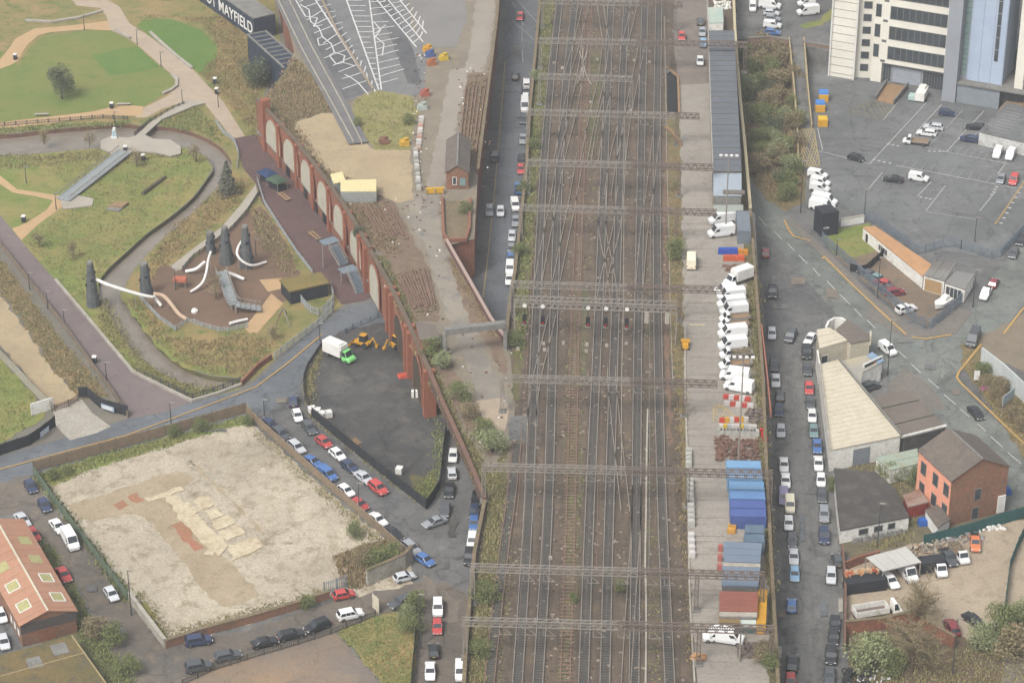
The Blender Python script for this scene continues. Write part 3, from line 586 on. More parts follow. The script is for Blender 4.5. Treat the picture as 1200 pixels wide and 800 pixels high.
# ------------------------------------------------------------------ ground dots: point machines and cabinets beside the rails
k = 0
RL = ['small pale relay box ' + t for t in ('left of the white switch', 'just left of the white switch and lower', 'right of the white switch', 'right of the fourth line near the switch', 'left of the yard side line near the switch', 'below the white switch, upper of two', 'below the white switch, lower of two', 'right of the fourth line above the third gantry', 'below the second signal, upper of two', 'below the second signal, lower of two', 'between second and third signal', 'below the third signal, upper of two', 'below the third signal, lower of two', 'below the fourth signal', 'below the fifth signal', 'below the first signal, upper of two', 'below the first signal, lower of two', 'above the second lowest gantry', 'above the lowest gantry, left of two', 'above the lowest gantry, right of two')]
for (x, y) in ((649,75),(659,81),(700,71),(743,72),(761,74),(692,121),(692,132),(739,131),(637,404),(638,411),(660,403),(688,405),(687,413),(711,406),(734,404),(606,403),(607,410),(645,655),(628,728),(653,728)):
    p = G(x, y, ZD); k += 1
    single(MB().box(p.x, p.y, ZD+.01, .7, .5, .55, taper=.8), 'relay_box', conc_lt, f'small pale relay box on the ballast, number {k} counting from the top left' if False else RL[k-1], 'relay box', 'relay boxes on the ballast')
# litter, cable ends and pale fragments between the rails
rr_ = random.Random(77); lm = MB(); lr = MB()
for i in range(1500):
    y = rr_.uniform(0, 800); f = y/800; x = rr_.uniform(640-f*66, 785+f*16); p = G(x, y, ZD); (lm if i % 3 else lr).box(p.x, p.y, ZD+.02, rr_.uniform(.12, .5), rr_.uniform(.12, .7), rr_.uniform(.06, .22), rr_.random()*3)
single(lm, 'track_litter', mat('track_litter_pale', P(168,154,136), P(140,124,108), P(190,182,170), s1=.5, s2=1.5), 'scattered pale fragments on the ballast', None, kind='stuff'); single(lr, 'track_litter', mat('track_litter_dark', P(92,80,70), P(110,88,72), None, s1=.5), 'scattered dark fragments on the ballast', None, kind='stuff')
for k_, (xa, xb) in enumerate(((655,694),(596,640),(725,734),(760,763),(668,683),(796,778),(620,646),(698,706))):
    seg = [(xb+(xa-xb)*t+rr_.uniform(-.8, .8), 20+760*t) for t in [i/14 for i in range(15)]]; i0 = rr_.randrange(0, 5); seg = seg[i0:i0+9]
    single(MB().wall(smoothpts(GP(seg, ZD), 3), .12, ZD+.04, ZD+.16), 'track_cable', (conc_gr, railrust, conc_lt)[k_ % 3], 'thin cable lying along the ballast between the rails', 'cable', 'cables lying on the ballast')
# deck opening between tracks and yard; its inner shade is a painted black sheet
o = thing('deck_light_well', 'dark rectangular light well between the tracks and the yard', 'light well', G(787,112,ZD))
MB().prism(GP([(781.5,82),(794,92),(795.5,135),(782,135)], ZD), ZD+.1, ZD+.14).build('opening', mat('well_shade_black', (.012,.012,.013), None, None, rough=1, fine=0), o)
MB().wall(GP([(781,80),(794.5,91),(796,134)], ZD), .5, ZD+.03, ZD+.5).build('kerb_wall', woodm, o)
for seg in ([(780,150),(788,157),(796,167),(797,172)],):
    single(MB().wall(GP(seg, ZD), .7, ZD+.02, ZD+.6), 'timber_edge', woodm, 'tan timber edging below the dark light well', 'edging')
# ------------------------------------------------------------------ vehicles
COL = dict(white=(.56,.56,.545), cream=(.52,.48,.36), silver=(.4,.41,.42), grey=(.2,.21,.22), dark=(.058,.062,.066), black=(.02,.021,.023), navy=(.03,.04,.08), blue=(.055,.12,.28),
           lightblue=(.16,.27,.38), red=(.36,.05,.045), maroon=(.17,.03,.035), teal=(.13,.2,.2), purple=(.2,.17,.28), orange=(.5,.16,.07), yellow=(.68,.42,.05), green=(.15,.44,.13), brown=(.3,.22,.18))
CNAME = dict(dark='dark grey', lightblue='light blue')
SPEC = {  # L, W, belt, roof, hood z, windscreen base, roof front, roof rear, rear base (last two from the tail)
    'hatchback': (3.95,1.74,.94,1.47,.8,1.0,1.7,.55,.12), 'saloon': (4.6,1.8,.94,1.44,.8,1.25,2.0,1.3,.7), 'estate': (4.65,1.8,.95,1.47,.82,1.2,1.95,.6,.12),
    'suv': (4.55,1.88,1.08,1.7,.98,1.15,1.8,.45,.1), 'van': (4.5,1.82,1.12,1.86,1.0,.95,1.6,.12,.05), 'panel_van': (5.6,2.02,1.3,2.45,1.15,.85,1.6,.1,.04)}
def loft(mb, secs):
    """secs: list of (y, [(x,z)...]) rings -> closed surface"""
    m = len(secs[0][1]); vs = [(x, y, z) for y, r in secs for x, z in r]; fs = []
    for i in range(len(secs)-1):
        for k in range(m): fs.append((i*m+k, (i+1)*m+k, (i+1)*m+(k+1) % m, i*m+(k+1) % m))
    fs += [tuple(range(m)), tuple(range((len(secs)-1)*m, len(secs)*m))[::-1]]
    return mb.add(vs, fs)
def ring(w, z0, z1, t=.93): return [(-w*.94, z0), (w*.94, z0), (w, z0+(z1-z0)*.45), (w*t, z1), (-w*t, z1), (-w, z0+(z1-z0)*.45)]
def wheels(root, L, W, r=.32, f=.8, b=.8, wy=None):
    for y in (wy or (L/2-f, -L/2+b)):
        for s in (-1, 1):
            x = s*(W/2-.1); wh = MB().tube([(x-.12, y, r), (x+.12, y, r)], r, 12).build('wheel', rubber, root, world=False)
            MB().tube([(x+s*.121, y, r), (x+s*.13, y, r)], r*.6, 10).build('rim', chrome, wh, world=False)
def lights(root, L, W, z, zr=None):
    for s in (-1, 1):
        MB().box(s*(W/2-.25), L/2-.06, z, .36, .16, .14).build('headlight', lampw, root, world=False)
        MB().box(s*(W/2-.16), -L/2+.03, zr or z+.05, .2, .1, .24).build('tail_light', lampr, root, world=False)
def make_car(kind):
    L, W, belt, roof, hood, wb, rf, rr, rb = SPEC[kind]; h = L/2; root = thing(kind, 'x', 'car'); w = W/2; m = MB()
    tail = belt-.02 if kind != 'saloon' else belt-.04
    loft(m, [(-h, ring(w*.88, .38, tail-.12)), (-h+.12, ring(w*.97, .25, tail)), (-h+.6, ring(w, .22, belt)), (h-wb, ring(w, .22, belt)), (h-.35, ring(w*.96, .24, hood)), (h-.05, ring(w*.88, .3, hood-.16)), (h, ring(w*.8, .36, hood-.26))][::-1])
    tw = .80 if 'van' not in kind else .88; yb0, yb1, yr0, yr1 = -h+rb, h-wb, -h+rr, h-rf; wt = w*tw; wb_ = w*.93
    cab = [(-wb_, yb0, belt-.03), (wb_, yb0, belt-.03), (wb_, yb1, belt-.03), (-wb_, yb1, belt-.03), (-wt, yr0, roof-.06), (wt, yr0, roof-.06), (wt, yr1, roof-.06), (-wt, yr1, roof-.06),
           (-wt*.9, yr0+.12, roof), (wt*.9, yr0+.12, roof), (wt*.9, yr1-.15, roof), (-wt*.9, yr1-.15, roof)]
    m.add(cab, [(0, 1, 5, 4), (1, 2, 6, 5), (2, 3, 7, 6), (3, 0, 4, 7), (4, 5, 9, 8), (5, 6, 10, 9), (6, 7, 11, 10), (7, 4, 8, 11), (8, 9, 10, 11)])
    body = m.build('body', carpaint, root, world=False, bevel=.04)
    V = [Vector(c) for c in cab]
    def pane(a, b, c, d, n, name, u0=.06, u1=.94, v0=.1, v1=.95, o=.018):
        a, b, c, d = V[a], V[b], V[c], V[d]; nn = (b-a).cross(d-a).normalized()*o
        f = lambda u, v: (a+(b-a)*u)*(1-v)+(d+(c-d)*u)*v+nn
        q = [f(u0, v0), f(u1, v0), f(u1, v1), f(u0, v1)]
        MB().add(q+[p-nn*.9 for p in q], [(0, 1, 2, 3), (0, 4, 5, 1), (1, 5, 6, 2), (2, 6, 7, 3), (3, 7, 4, 0)]).build(name, carglass, root, world=False)
    pane(2, 3, 7, 6, 0, 'windscreen'); 
    if kind == 'panel_van':
        pane(1, 2, 6, 5, 0, 'side_window', .76, .94, .08, .55); pane(3, 0, 4, 7, 0, 'side_window', .06, .24, .08, .55)
    elif kind == 'van':
        pane(0, 1, 5, 4, 0, 'rear_window', .1, .9, .3, .85); pane(1, 2, 6, 5, 0, 'side_window', .62, .92, .12, .85); pane(3, 0, 4, 7, 0, 'side_window', .08, .38, .12, .85)
    else:
        pane(0, 1, 5, 4, 0, 'rear_window')
        for a in ((.07, .36), (.39, .64), (.67, .93)) if kind in ('estate', 'suv') else ((.1, .48), (.52, .92)):
            pane(1, 2, 6, 5, 0, 'side_window', *a, .1, .9); pane(3, 0, 4, 7, 0, 'side_window', 1-a[1], 1-a[0], .1, .9)
    wheels(root, L, W, .36 if kind in ('suv', 'panel_van') else .32); lights(root, L, W, hood-.3)
    MB().box(0, 0, .06, W*.86, L*.8, .2).build('underbody_light_block', rubber, root, world=False)  # dark box added beneath the body to block light and deepen the shade
    for s in (-1, 1): MB().box(s*(w+.08), h-wb-.25, belt, .2, .12, .14).build('mirror', blackm, root, world=False)
    MB().box(0, h-.01, .45, .5, .05, .12).build('number_plate', lampw, root, world=False); MB().box(0, -h+.01, .6, .5, .05, .12).build('number_plate', mat('yellow_plate', P(220,190,70), None, None, fine=0), root, world=False)
    return root
def cab_front(root, L, W, roof=2.1, clen=1.7):
    """painted cab of a light truck, nose at +Y"""
    h = L/2; w = W/2; m = MB()
    loft(m, [(h-clen-.2, ring(w, .35, 1.2)), (h-.75, ring(w, .35, 1.2)), (h-.2, ring(w*.95, .35, 1.05)), (h, ring(w*.85, .4, .8))][::-1])
    c = [(-w*.93, h-clen-.2, 1.18), (w*.93, h-clen-.2, 1.18), (w*.93, h-.7, 1.18), (-w*.93, h-.7, 1.18), (-w*.82, h-clen-.15, roof), (w*.82, h-clen-.15, roof), (w*.82, h-1.2, roof), (-w*.82, h-1.2, roof)]
    m.add(c, [(0, 1, 5, 4), (1, 2, 6, 5), (2, 3, 7, 6), (3, 0, 4, 7), (4, 5, 6, 7)]); m.build('cab', carpaint, root, world=False, bevel=.05)
    q = [Vector(v) for v in c]
    for (a, b, cc, d_), nm in (((2, 3, 7, 6), 'windscreen'), ((1, 2, 6, 5), 'side_window'), ((3, 0, 4, 7), 'side_window')):
        A, B, C, D = q[a], q[b], q[cc], q[d_]; nn = (B-A).cross(D-A).normalized()*.02
        f = lambda u, v: (A+(B-A)*u)*(1-v)+(D+(C-D)*u)*v
        r = [f(.07, .1), f(.93, .1), f(.93, .92), f(.07, .92)]
        MB().add([p+nn for p in r]+[p+nn*.1 for p in r], [(0, 1, 2, 3), (0, 4, 5, 1), (1, 5, 6, 2), (2, 6, 7, 3), (3, 7, 4, 0)]).build(nm, carglass, root, world=False)
    MB().box(0, -.25, .5, .8, L-.7, .22).build('chassis', blackm, root, world=False)
    wheels(root, L, W, .37, .85, 1.1); lights(root, L, W, .62, .7)
def make_box_van():
    r = thing('box_van', 'x', 'van'); cab_front(r, 6.4, 2.0, 2.2)
    MB().box(0, -1.05, .8, 2.15, 4.2, 2.3).build('cargo_box', white, r, world=False, bevel=.06); MB().box(0, .85, 2.3, 2.0, .9, .8, taper=.85).build('luton_hood', white, r, world=False); return r
def make_flatbed(load=None):
    r = thing('flatbed_truck', 'x', 'truck'); cab_front(r, 5.9, 1.95, 2.05)
    MB().box(0, -1.0, .78, 2.05, 3.8, .14).build('load_bed', woodm, r, world=False)
    for x, y, a, b in ((-1.0, -1, .06, 3.8), (1.0, -1, .06, 3.8), (0, -2.88, 2.0, .06), (0, .88, 2.0, .06)): MB().box(x, y, .9, a, b, .4).build('drop_side', galv, r, world=False)
    if load:
        m = MB(); rn = random.Random(3)
        for i in range(22): m.box(rn.uniform(-.7, .7), rn.uniform(-2.4, .5), .93, rn.uniform(.3, .9), rn.uniform(.3, .9), rn.uniform(.15, .6), rn.uniform(0, 3))
        m.build('load', load, r, world=False)
    return r
def make_pickup():
    r = thing('pickup', 'x', 'pickup'); L, W = 5.2, 1.86; h = L/2; w = W/2; m = MB()
    loft(m, [(-h, ring(w*.95, .4, 1.0)), (-h+1.7, ring(w, .38, 1.02)), (h-1.3, ring(w, .38, 1.08)), (h-.3, ring(w*.95, .38, 1.0)), (h, ring(w*.85, .42, .75))][::-1])
    c = [(-w*.92, -h+1.75, 1.04), (w*.92, -h+1.75, 1.04), (w*.92, h-1.4, 1.04), (-w*.92, h-1.4, 1.04), (-w*.78, -h+1.95, 1.75), (w*.78, -h+1.95, 1.75), (w*.78, h-2.05, 1.75), (-w*.78, h-2.05, 1.75)]
    m.add(c, [(0, 1, 5, 4), (1, 2, 6, 5), (2, 3, 7, 6), (3, 0, 4, 7), (4, 5, 6, 7)]); m.build('body', carpaint, r, world=False, bevel=.04)
    q = [Vector(v) for v in c]
    for (a, b, cc, d_), nm in (((2, 3, 7, 6), 'windscreen'), ((1, 2, 6, 5), 'side_window'), ((3, 0, 4, 7), 'side_window'), ((0, 1, 5, 4), 'rear_window')):
        A, B, C, D = q[a], q[b], q[cc], q[d_]; nn = (B-A).cross(D-A).normalized()*.02
        f = lambda u, v: (A+(B-A)*u)*(1-v)+(D+(C-D)*u)*v
        s = [f(.07, .1), f(.93, .1), f(.93, .92), f(.07, .92)]
        MB().add([p+nn for p in s]+[p+nn*.1 for p in s], [(0, 1, 2, 3), (0, 4, 5, 1), (1, 5, 6, 2), (2, 6, 7, 3), (3, 7, 4, 0)]).build(nm, carglass, r, world=False)
    MB().box(0, -h+.88, 1.025, 1.5, 1.55, .03).build('load_bed', blackm, r, world=False)
    wheels(r, L, W, .38, .9, 1.0); lights(r, L, W, .7); return r
PROTO = {k: make_car(k) for k in SPEC}
PROTO['box_van'] = make_box_van(); PROTO['flatbed_truck'] = make_flatbed(); PROTO['loaded_flatbed'] = make_flatbed(rubble); PROTO['pickup'] = make_pickup()
LAB = []
def car(x, y, dx, dy, kind, col, label, lvl=0., group='parked vehicles', cat=None):
    c = G(x, y, lvl+.65); f = G(x+dx*4, y+dy*4, lvl+.65)-G(x, y, lvl+.65)
    o = copy_tree(PROTO[kind]); o.location = (c.x, c.y, lvl+.1); o.rotation_euler = (0, 0, atan2(f.y, f.x)-pi/2)
    nm = {'loaded_flatbed': 'flatbed_truck'}.get(kind, kind); o.name = nm
    tag(o, label, cat or {'van': 'van', 'panel_van': 'van', 'box_van': 'van', 'flatbed_truck': 'truck', 'loaded_flatbed': 'truck', 'pickup': 'pickup'}.get(kind, 'car'), group)
    j = random.uniform(.88, 1.1); cc = [min(.8, v*j) for v in COL[col]]
    for ch in o.children:
        if ch.name.split('.')[0] in ('body', 'cab'): ch.color = (*cc, 1)
    if label in LAB: print('DUP', label)
    LAB.append(label); return o
def row(desc, items, d=(0, 1), lvl=0., group=None):
    for i, it in enumerate(items):
        x, y, k, c = it[:4]; dd = it[4] if len(it) > 4 else d
        kn = {'loaded_flatbed': 'loaded flatbed', 'suv': 'SUV'}.get(k, k.replace('_', ' '))
        car(x, y, dd[0], dd[1], k, c, f'{CNAME.get(c, c)} {kn}, {ORD[i]} {desc}', lvl, group or 'vehicles '+desc)
row('from the top along the black fence of the dark lot', [(344,470,'hatchback','navy',(0,-1)),(348.5,487,'hatchback','white',(.35,1)),(362,501,'estate','dark',(.8,1)),(379.5,518,'hatchback','red',(1,.75)),(395.5,532.5,'hatchback','white',(1,.8)),
    (409.5,546.5,'hatchback','navy',(1,.7)),(426.5,559.5,'saloon','silver',(1,.75)),(443,572,'suv','red',(1,.8))])
row('from the top along the sandy plot fence', [(313,495,'hatchback','navy',(-1,-.7)),(329,509,'suv','dark',(1,.8)),(347.5,523.5,'estate','silver',(1,.85)),(366,541,'hatchback','blue',(1,.5)),(384,556,'van','blue',(1,.75)),(405.5,575,'hatchback','white',(1,.7)),
    (421,591,'hatchback','red',(1,.6)),(442.5,608.5,'saloon','white',(1,.75)),(461,625,'saloon','black',(1,.8)),(482,641.5,'estate','grey',(1,.85)),(498,656,'hatchback','blue',(1,.6))])
row('from the top in the column emerging from under the bridge', [(531,534,'hatchback','white',(-.12,1)),(529.5,554,'hatchback','silver',(-.12,-1)),(526.5,574,'saloon','black',(-.1,1)),(522,597.5,'hatchback','dark',(-.2,1))])
car(509.5, 611.5, -1, .35, 'saloon', 'grey', 'grey saloon turning across the street end below the black fence')
row('from the top beside the viaduct wall below the girder', [(558,584,'hatchback','black'),(556,599,'hatchback','navy'),(555.5,613,'hatchback','blue'),(553.5,634,'suv','white'),(550,652.5,'suv','black')], (-.1,1))
row('from the right along the lower lane', [(474,676,'hatchback','silver',(1,-.25)),(470.5,706,'suv','dark',(-1,.4)),(403,696.5,'hatchback','red',(1,-.2)),(410.5,720,'suv','white',(1,-.22)),(372,733.5,'suv','black',(-1,.4)),(341,743.5,'estate','black',(1,-.22)),
    (310,752.5,'saloon','black',(1,-.22)),(266.5,768,'estate','dark',(1,-.2)),(232.5,750.5,'suv','navy',(1,-.15)),(232.5,781,'suv','dark',(1,-.18))])
row('from the top at the left of the bottom street', [(513,712,'suv','white',(0,1)),(512.5,734,'hatchback','red',(0,1)),(508.5,762,'hatchback','black',(0,-1)),(504,786,'saloon','white',(0,1))])
car(539.5, 787, 0, 1, 'van', 'white', 'white van half hidden beside the viaduct at the bottom')
row('from the top along the green mesh fence', [(36,570,'hatchback','navy',(.6,1)),(52,592,'hatchback','navy',(.6,1)),(67.5,616.5,'saloon','white',(.8,1)),(82.5,634,'panel_van','white',(.6,1)),(130.5,696,'hatchback','silver',(.7,1))])
row('from the top outside the terracotta roofed factory', [(26.5,609,'saloon','silver',(.8,1)),(39,626.5,'hatchback','red',(.8,1)),(74.5,673,'saloon','red',(.7,1)),(1,721,'hatchback','white',(.4,1)),(4.5,752,'hatchback','silver',(.3,1))])
row('from the top along the viaduct street kerb', [(617,99,'van','white',(0,-1)),(616,113,'hatchback','white',(0,-1)),(615,125.5,'panel_van','white',(0,1)),(613.5,140,'hatchback','dark'),(613,163,'saloon','grey'),(611,187,'hatchback','black'),(610.5,198.5,'hatchback','red'),(607.5,221,'pickup','blue',(0,-1)),
    (603.5,241,'van','white',(.2,1)),(604.5,259,'saloon','grey'),(600,277,'hatchback','silver'),(599,292,'hatchback','grey'),(598.5,303,'hatchback','blue'),(597.5,315,'van','white'),(597,327,'saloon','white')], (-.06,1))
car(609.5, 20, -.3, 1, 'hatchback', 'red', 'red hatchback driving on the viaduct street at the top')
car(604, 89.5, .1, -1, 'hatchback', 'black', 'black hatchback driving in the middle of the viaduct street')
car(579.5, 184, .05, -1, 'van', 'dark', 'dark grey van in the layby of the viaduct street')
car(573.5, 247, 0, 1, 'estate', 'grey', 'grey estate in the layby beside the brick signal house')
car(586.5, 248, 0, 1, 'hatchback', 'silver', 'silver hatchback driving beside the brick signal house')
car(897, 296, 0, -1, 'hatchback', 'maroon', 'maroon hatchback by the depot wall near the diagonal street')
car(905, 342, 0, 1, 'pickup', 'black', 'black pickup parked alone on the junction apron')
row('from the top on the depot wall side of the east street', [(904.5,391,'hatchback','silver'),(907,428,'hatchback','dark'),(909,446,'saloon','white'),(914,464,'hatchback','dark',(0,-1)),(912.5,480.5,'hatchback','navy'),(915,505,'hatchback','silver'),(918.5,544.5,'saloon','white'),(920.5,563,'saloon','white'),
    (918,583,'van','purple'),(925.5,592,'van','cream'),(924,613,'hatchback','white'),(928,633,'hatchback','dark'),(930,652,'saloon','silver'),(931,672.5,'hatchback','lightblue'),(927.5,709,'hatchback','blue',(0,-1)),(928.5,777,'suv','black',(.1,-1)),(926.5,798,'hatchback','red')], (.05,1))
car(926.5, 394, -.5, 1, 'suv', 'dark', 'dark grey SUV standing in the middle of the east street')
row('from the top on the workshop side of the east street', [(949.5,397,'saloon','white',(-.7,1)),(945,413,'suv','black'),(946,433,'hatchback','dark'),(948,455,'hatchback','red'),(949.5,472,'hatchback','dark'),(951.5,487.5,'hatchback','white'),(953.5,505,'hatchback','teal'),(957.5,522.5,'saloon','blue'),(959,543,'saloon','white'),
    (962,562.5,'hatchback','white'),(963,581,'hatchback','dark'),(965.5,603,'suv','grey'),(965.5,628,'suv','navy')], (.06,1))
row('from the top along the lorry yard wall', [(981.5,656,'hatchback','dark',(-.3,-1)),(974,674,'estate','silver'),(978.5,730.5,'hatchback','black'),(976.5,746.5,'hatchback','black'),(973.5,768,'suv','black'),(972,791,'saloon','dark')], (0,1))
car(1040, 409.5, 1, .75, 'van', 'white', 'white van driving along the diagonal street past the billboard')
car(1143.5, 483.5, .9, 1, 'saloon', 'black', 'black saloon driving on the diagonal street past the road sign')
car(1140.5, 398, -.45, 1, 'panel_van', 'dark', 'dark grey van turning at the right junction')
car(1155, 344, -.5, 1, 'pickup', 'white', 'white pickup waiting at the junction beside the steel fence')
car(1164.5, 331.5, .5, -1, 'hatchback', 'maroon', 'maroon hatchback behind the white pickup at the junction')
car(1188, 297, -.5, 1, 'hatchback', 'dark', 'dark grey hatchback parked outside the car park fence on the right')
car(1196.5, 282, -.5, 1, 'hatchback', 'black', 'black hatchback parked at the right edge outside the fence')
row('from the left in the small fenced yard', [(1015,320,'hatchback','dark',(-1,-.4)),(1025,325,'hatchback','teal',(-1,-.4)),(1033,331.5,'hatchback','red',(-1,-.3)),(1039,338,'hatchback','dark',(-1,-.3)),(1048,343,'suv','maroon',(1,-.15)),(1062,362.5,'suv','white',(1,-.25))])
row('from the left in the upper car park bays', [(1073,166.5,'flatbed_truck','white',(-1,-.1)),(1086,156,'estate','white',(-1,-.12)),(1094,149,'estate','silver',(-1,-.12)),(1110,132.5,'hatchback','navy',(1,.1)),(1136.5,163,'estate','navy',(-1,-.12)),(1143,149,'estate','black',(-1,-.1)),
    (1169,180,'van','white',(-.5,1)),(1184,182,'van','white',(-.5,1)),(1173,210,'hatchback','grey',(-.4,1)),(1188,211,'suv','red',(-.4,1))])
car(1003.5, 185, 1, .25, 'hatchback', 'black', 'black hatchback crossing the car park below the hatched box')
car(1046.5, 210, -1, -.1, 'saloon', 'black', 'black saloon in the car park beside a white van')
car(1076.5, 208.5, 1, .18, 'van', 'white', 'white van standing alone in the middle of the car park')
row('from the top beside the ramp above the black hoarding', [(958,205,'van','white'),(961,214,'van','white'),(960.5,221,'van','white'),(966,236,'panel_van','white'),(963,243,'panel_van','white')], (1,.2))
row('from the top of the lot left of the ramp', [(902,7,'panel_van','white',(1,.1)),(904,15.5,'hatchback','silver'),(905,22,'hatchback','grey'),(905,30,'van','white'),(905,38,'hatchback','blue')], (1,.08), TZ)
car(882, 9, 0, 1, 'van', 'white', 'white van alone on the lane at the top beyond the long shed', TZ)
row('from the top of the lot right of the ramp', [(945,4,'van','white'),(947,14.5,'panel_van','white')], (-1,.1), TZ)
row('from the top beside the far end of the long shed', [(821,25.5,'hatchback','dark',(0,-1)),(823,38,'hatchback','grey'),(824,51,'hatchback','lightblue'),(820.5,72,'hatchback','white')], (0,1), ZD)
car(799, 43, 0, 1, 'hatchback', 'red', 'red hatchback on the far yard beside the tracks', ZD)
row('from the top in the yard beside the floodlight mast', [(846,258,'panel_van','white'),(845,273,'panel_van','white')], (-1,.14), ZD)
car(810, 307, 0, -1, 'panel_van', 'cream', 'cream van with hazard chevrons at the west edge of the yard', ZD)
row('from the top in the long row of depot vans', [(865,328,'box_van','white',(-1,.35)),(850,340,'van','white'),(857,347.5,'panel_van','white'),(857,357,'panel_van','white'),(860,365,'panel_van','white'),(861,373.5,'flatbed_truck','white'),(860,381.5,'flatbed_truck','white'),(858.5,391,'panel_van','white'),
    (858.5,405,'panel_van','white'),(861.5,415.5,'loaded_flatbed','white'),(861,428,'flatbed_truck','white'),(861,441,'panel_van','white',(-1,-.12)),(866,454,'panel_van','white',(-1,-.2))], (-1,.1), ZD)
row('from the left under the lowest gantry by the market sheds', [(840,746,'van','white',(-1,0)),(851,747.5,'panel_van','white',(1,.15))], (1,0), ZD)
row('from the left in the mud lorry yard row', [(1043.5,680,'saloon','white',(.8,1)),(1063,671.5,'panel_van','white',(.8,1)),(1099.5,664,'flatbed_truck','white',(.5,1)),(1111,653.5,'pickup','dark',(.7,1)),(1124,649,'loaded_flatbed','white',(.7,1)),(1142.5,636,'pickup','orange',(.1,1))])
car(1141, 726.5, 1, .75, 'saloon', 'black', 'black saloon alone on the mud of the lorry yard')
car(1115.5, 735, -.5, -1, 'suv', 'maroon', 'maroon SUV behind the bare tree in the lorry yard')
car(2-20, 700, 1, 1, 'hatchback', 'grey', 'grey hatchback at the left edge beside the factory') if False else None
# box lorry in the dark lot: white body, green cab
o = copy_tree(PROTO['box_van']); o.name = 'box_lorry'; c = G(398, 420); f = G(404, 422.5)-c; o.location = (c.x, c.y, .09); o.rotation_euler = (0, 0, atan2(f.y, f.x)-pi/2); o.scale = (1.1, 1.1, 1.1)
tag(o, 'box lorry with white body and bright green cab in the dark lot', 'lorry')
for ch in o.children:
    if ch.name.split('.')[0] == 'cab': ch.color = (*COL['green'], 1)
# tipper lorry in the mud yard
c = G(1028, 722); f = G(1040, 720)-c; t = thing('tipper_lorry', 'long white tipper lorry with open body in the mud yard', 'lorry', (c.x, c.y, .12), atan2(f.y, f.x)-pi/2)
cab_front(t, 8.6, 2.3, 2.6, 1.6)
for ch in t.children:
    if ch.name.startswith('cab'): ch.color = (.66,.64,.58,1)
MB().box(0, -1.3, .95, 2.35, 5.9, .15).build('tipper_floor', brownst, t, world=False)
for x, y, a, b in ((-1.15, -1.3, .1, 5.9), (1.15, -1.3, .1, 5.9), (0, -4.2, 2.2, .1), (0, 1.6, 2.2, .12)): MB().box(x, y, 1.1, a, b, 1.1).build('tipper_side', whitedirty, t, world=False)
for y in (-2.2,):
    for s in (-1, 1): MB().tube([(s*1.05-.15, y, .37), (s*1.05+.15, y, .37)], .37, 12).build('wheel', rubber, t, world=False)
# site machines in the dark lot
def digger(px, py, ang, label):
    p = G(px, py); o = thing('backhoe_loader', label, 'digger', (p.x, p.y, .1), ang); Y = mat('machine_yellow', P(226,168,50), P(206,150,48), None, s1=1)
    MB().box(0, 0, .55, 1.5, 3.0, .7).build('body', Y, o, world=False, bevel=.08); MB().box(0, -.2, 1.25, 1.4, 1.4, 1.35, taper=.85).build('cab', carglass, o, world=False); MB().box(0, -.2, 2.6, 1.3, 1.3, .1).build('cab_roof', Y, o, world=False)
    for x in (-.85, .85):
        MB().tube([(x-.2, -.8, .62), (x+.2, -.8, .62)], .6, 14).build('wheel', rubber, o, world=False); MB().tube([(x-.15, 1.1, .42), (x+.15, 1.1, .42)], .4, 12).build('wheel', rubber, o, world=False)
    m = MB(); m.bar((-.5, .8, 1.1), (-.5, 2.3, .6), .18); m.bar((.5, .8, 1.1), (.5, 2.3, .6), .18); m.build('loader_arm', Y, o, world=False)
    MB().add([(-1, 2.2, .05), (1, 2.2, .05), (1, 2.9, .05), (-1, 2.9, .05), (-1, 2.2, .85), (1, 2.2, .85)], [(0, 1, 2, 3), (0, 4, 5, 1), (0, 3, 4), (1, 5, 2)]).build('bucket', Y, o, world=False)
    m = MB(); m.bar((0, -1.5, .9), (0, -2.3, 2.4), .25); m.bar((0, -2.3, 2.4), (0, -3.1, 1.0), .2); m.box(0, -3.15, .5, .6, .5, .55); m.build('boom', Y, o, world=False)
digger(425, 406, 1.2, 'orange yellow backhoe loader at the top of the dark lot'); digger(466, 407, -.9, 'pale yellow digger beside the brick viaduct pier')
# ------------------------------------------------------------------ building helpers
def facing(a, b):
    """outward horizontal normal of the wall a-b, on the camera's side"""
    d = (b-a); n = Vector((d.y, -d.x, 0)).normalized(); return n if n.dot(CAM-a) > 0 else -n
def panel(mb, a, b, u0, u1, z0, z1, out, off=.03, th=.05):
    """thin slab on the wall a-b (fractions u), z absolute"""
    p, q = a+(b-a)*u0, a+(b-a)*u1; n = out
    vs = [Vector((e.x, e.y, z))+n*o for o in (off-th, off) for e, z in ((p, z0), (q, z0), (q, z1), (p, z1))]
    return mb.add(vs, [(0, 1, 2, 3), (7, 6, 5, 4), (0, 4, 5, 1), (1, 5, 6, 2), (2, 6, 7, 3), (3, 7, 4, 0)])
def window(parent, a, b, u0, u1, z0, z1, gm=glass, fm=white, name='window', bars=0, fw=.12):
    n = facing(a, b); L_ = (b-a).length; o = panel(MB(), a, b, u0, u1, z0, z1, n, .035, .05).build(name, gm, parent); f = fw/L_
    m = MB(); panel(m, a, b, u0-f, u1+f, z1, z1+fw, n, .06, .07); panel(m, a, b, u0-f, u1+f, z0-fw, z0, n, .09, .1)
    panel(m, a, b, u0-f, u0, z0, z1, n, .06, .07); panel(m, a, b, u1, u1+f, z0, z1, n, .06, .07)
    for i in range(bars):
        u = u0+(u1-u0)*(i+1)/(bars+1); panel(m, a, b, u-f*.4, u+f*.4, z0, z1, n, .055, .06)
    m.v = [tuple(Vector(v)-wloc(parent)) for v in m.v]
    fr = m.build('frame', fm, o, world=False); return o
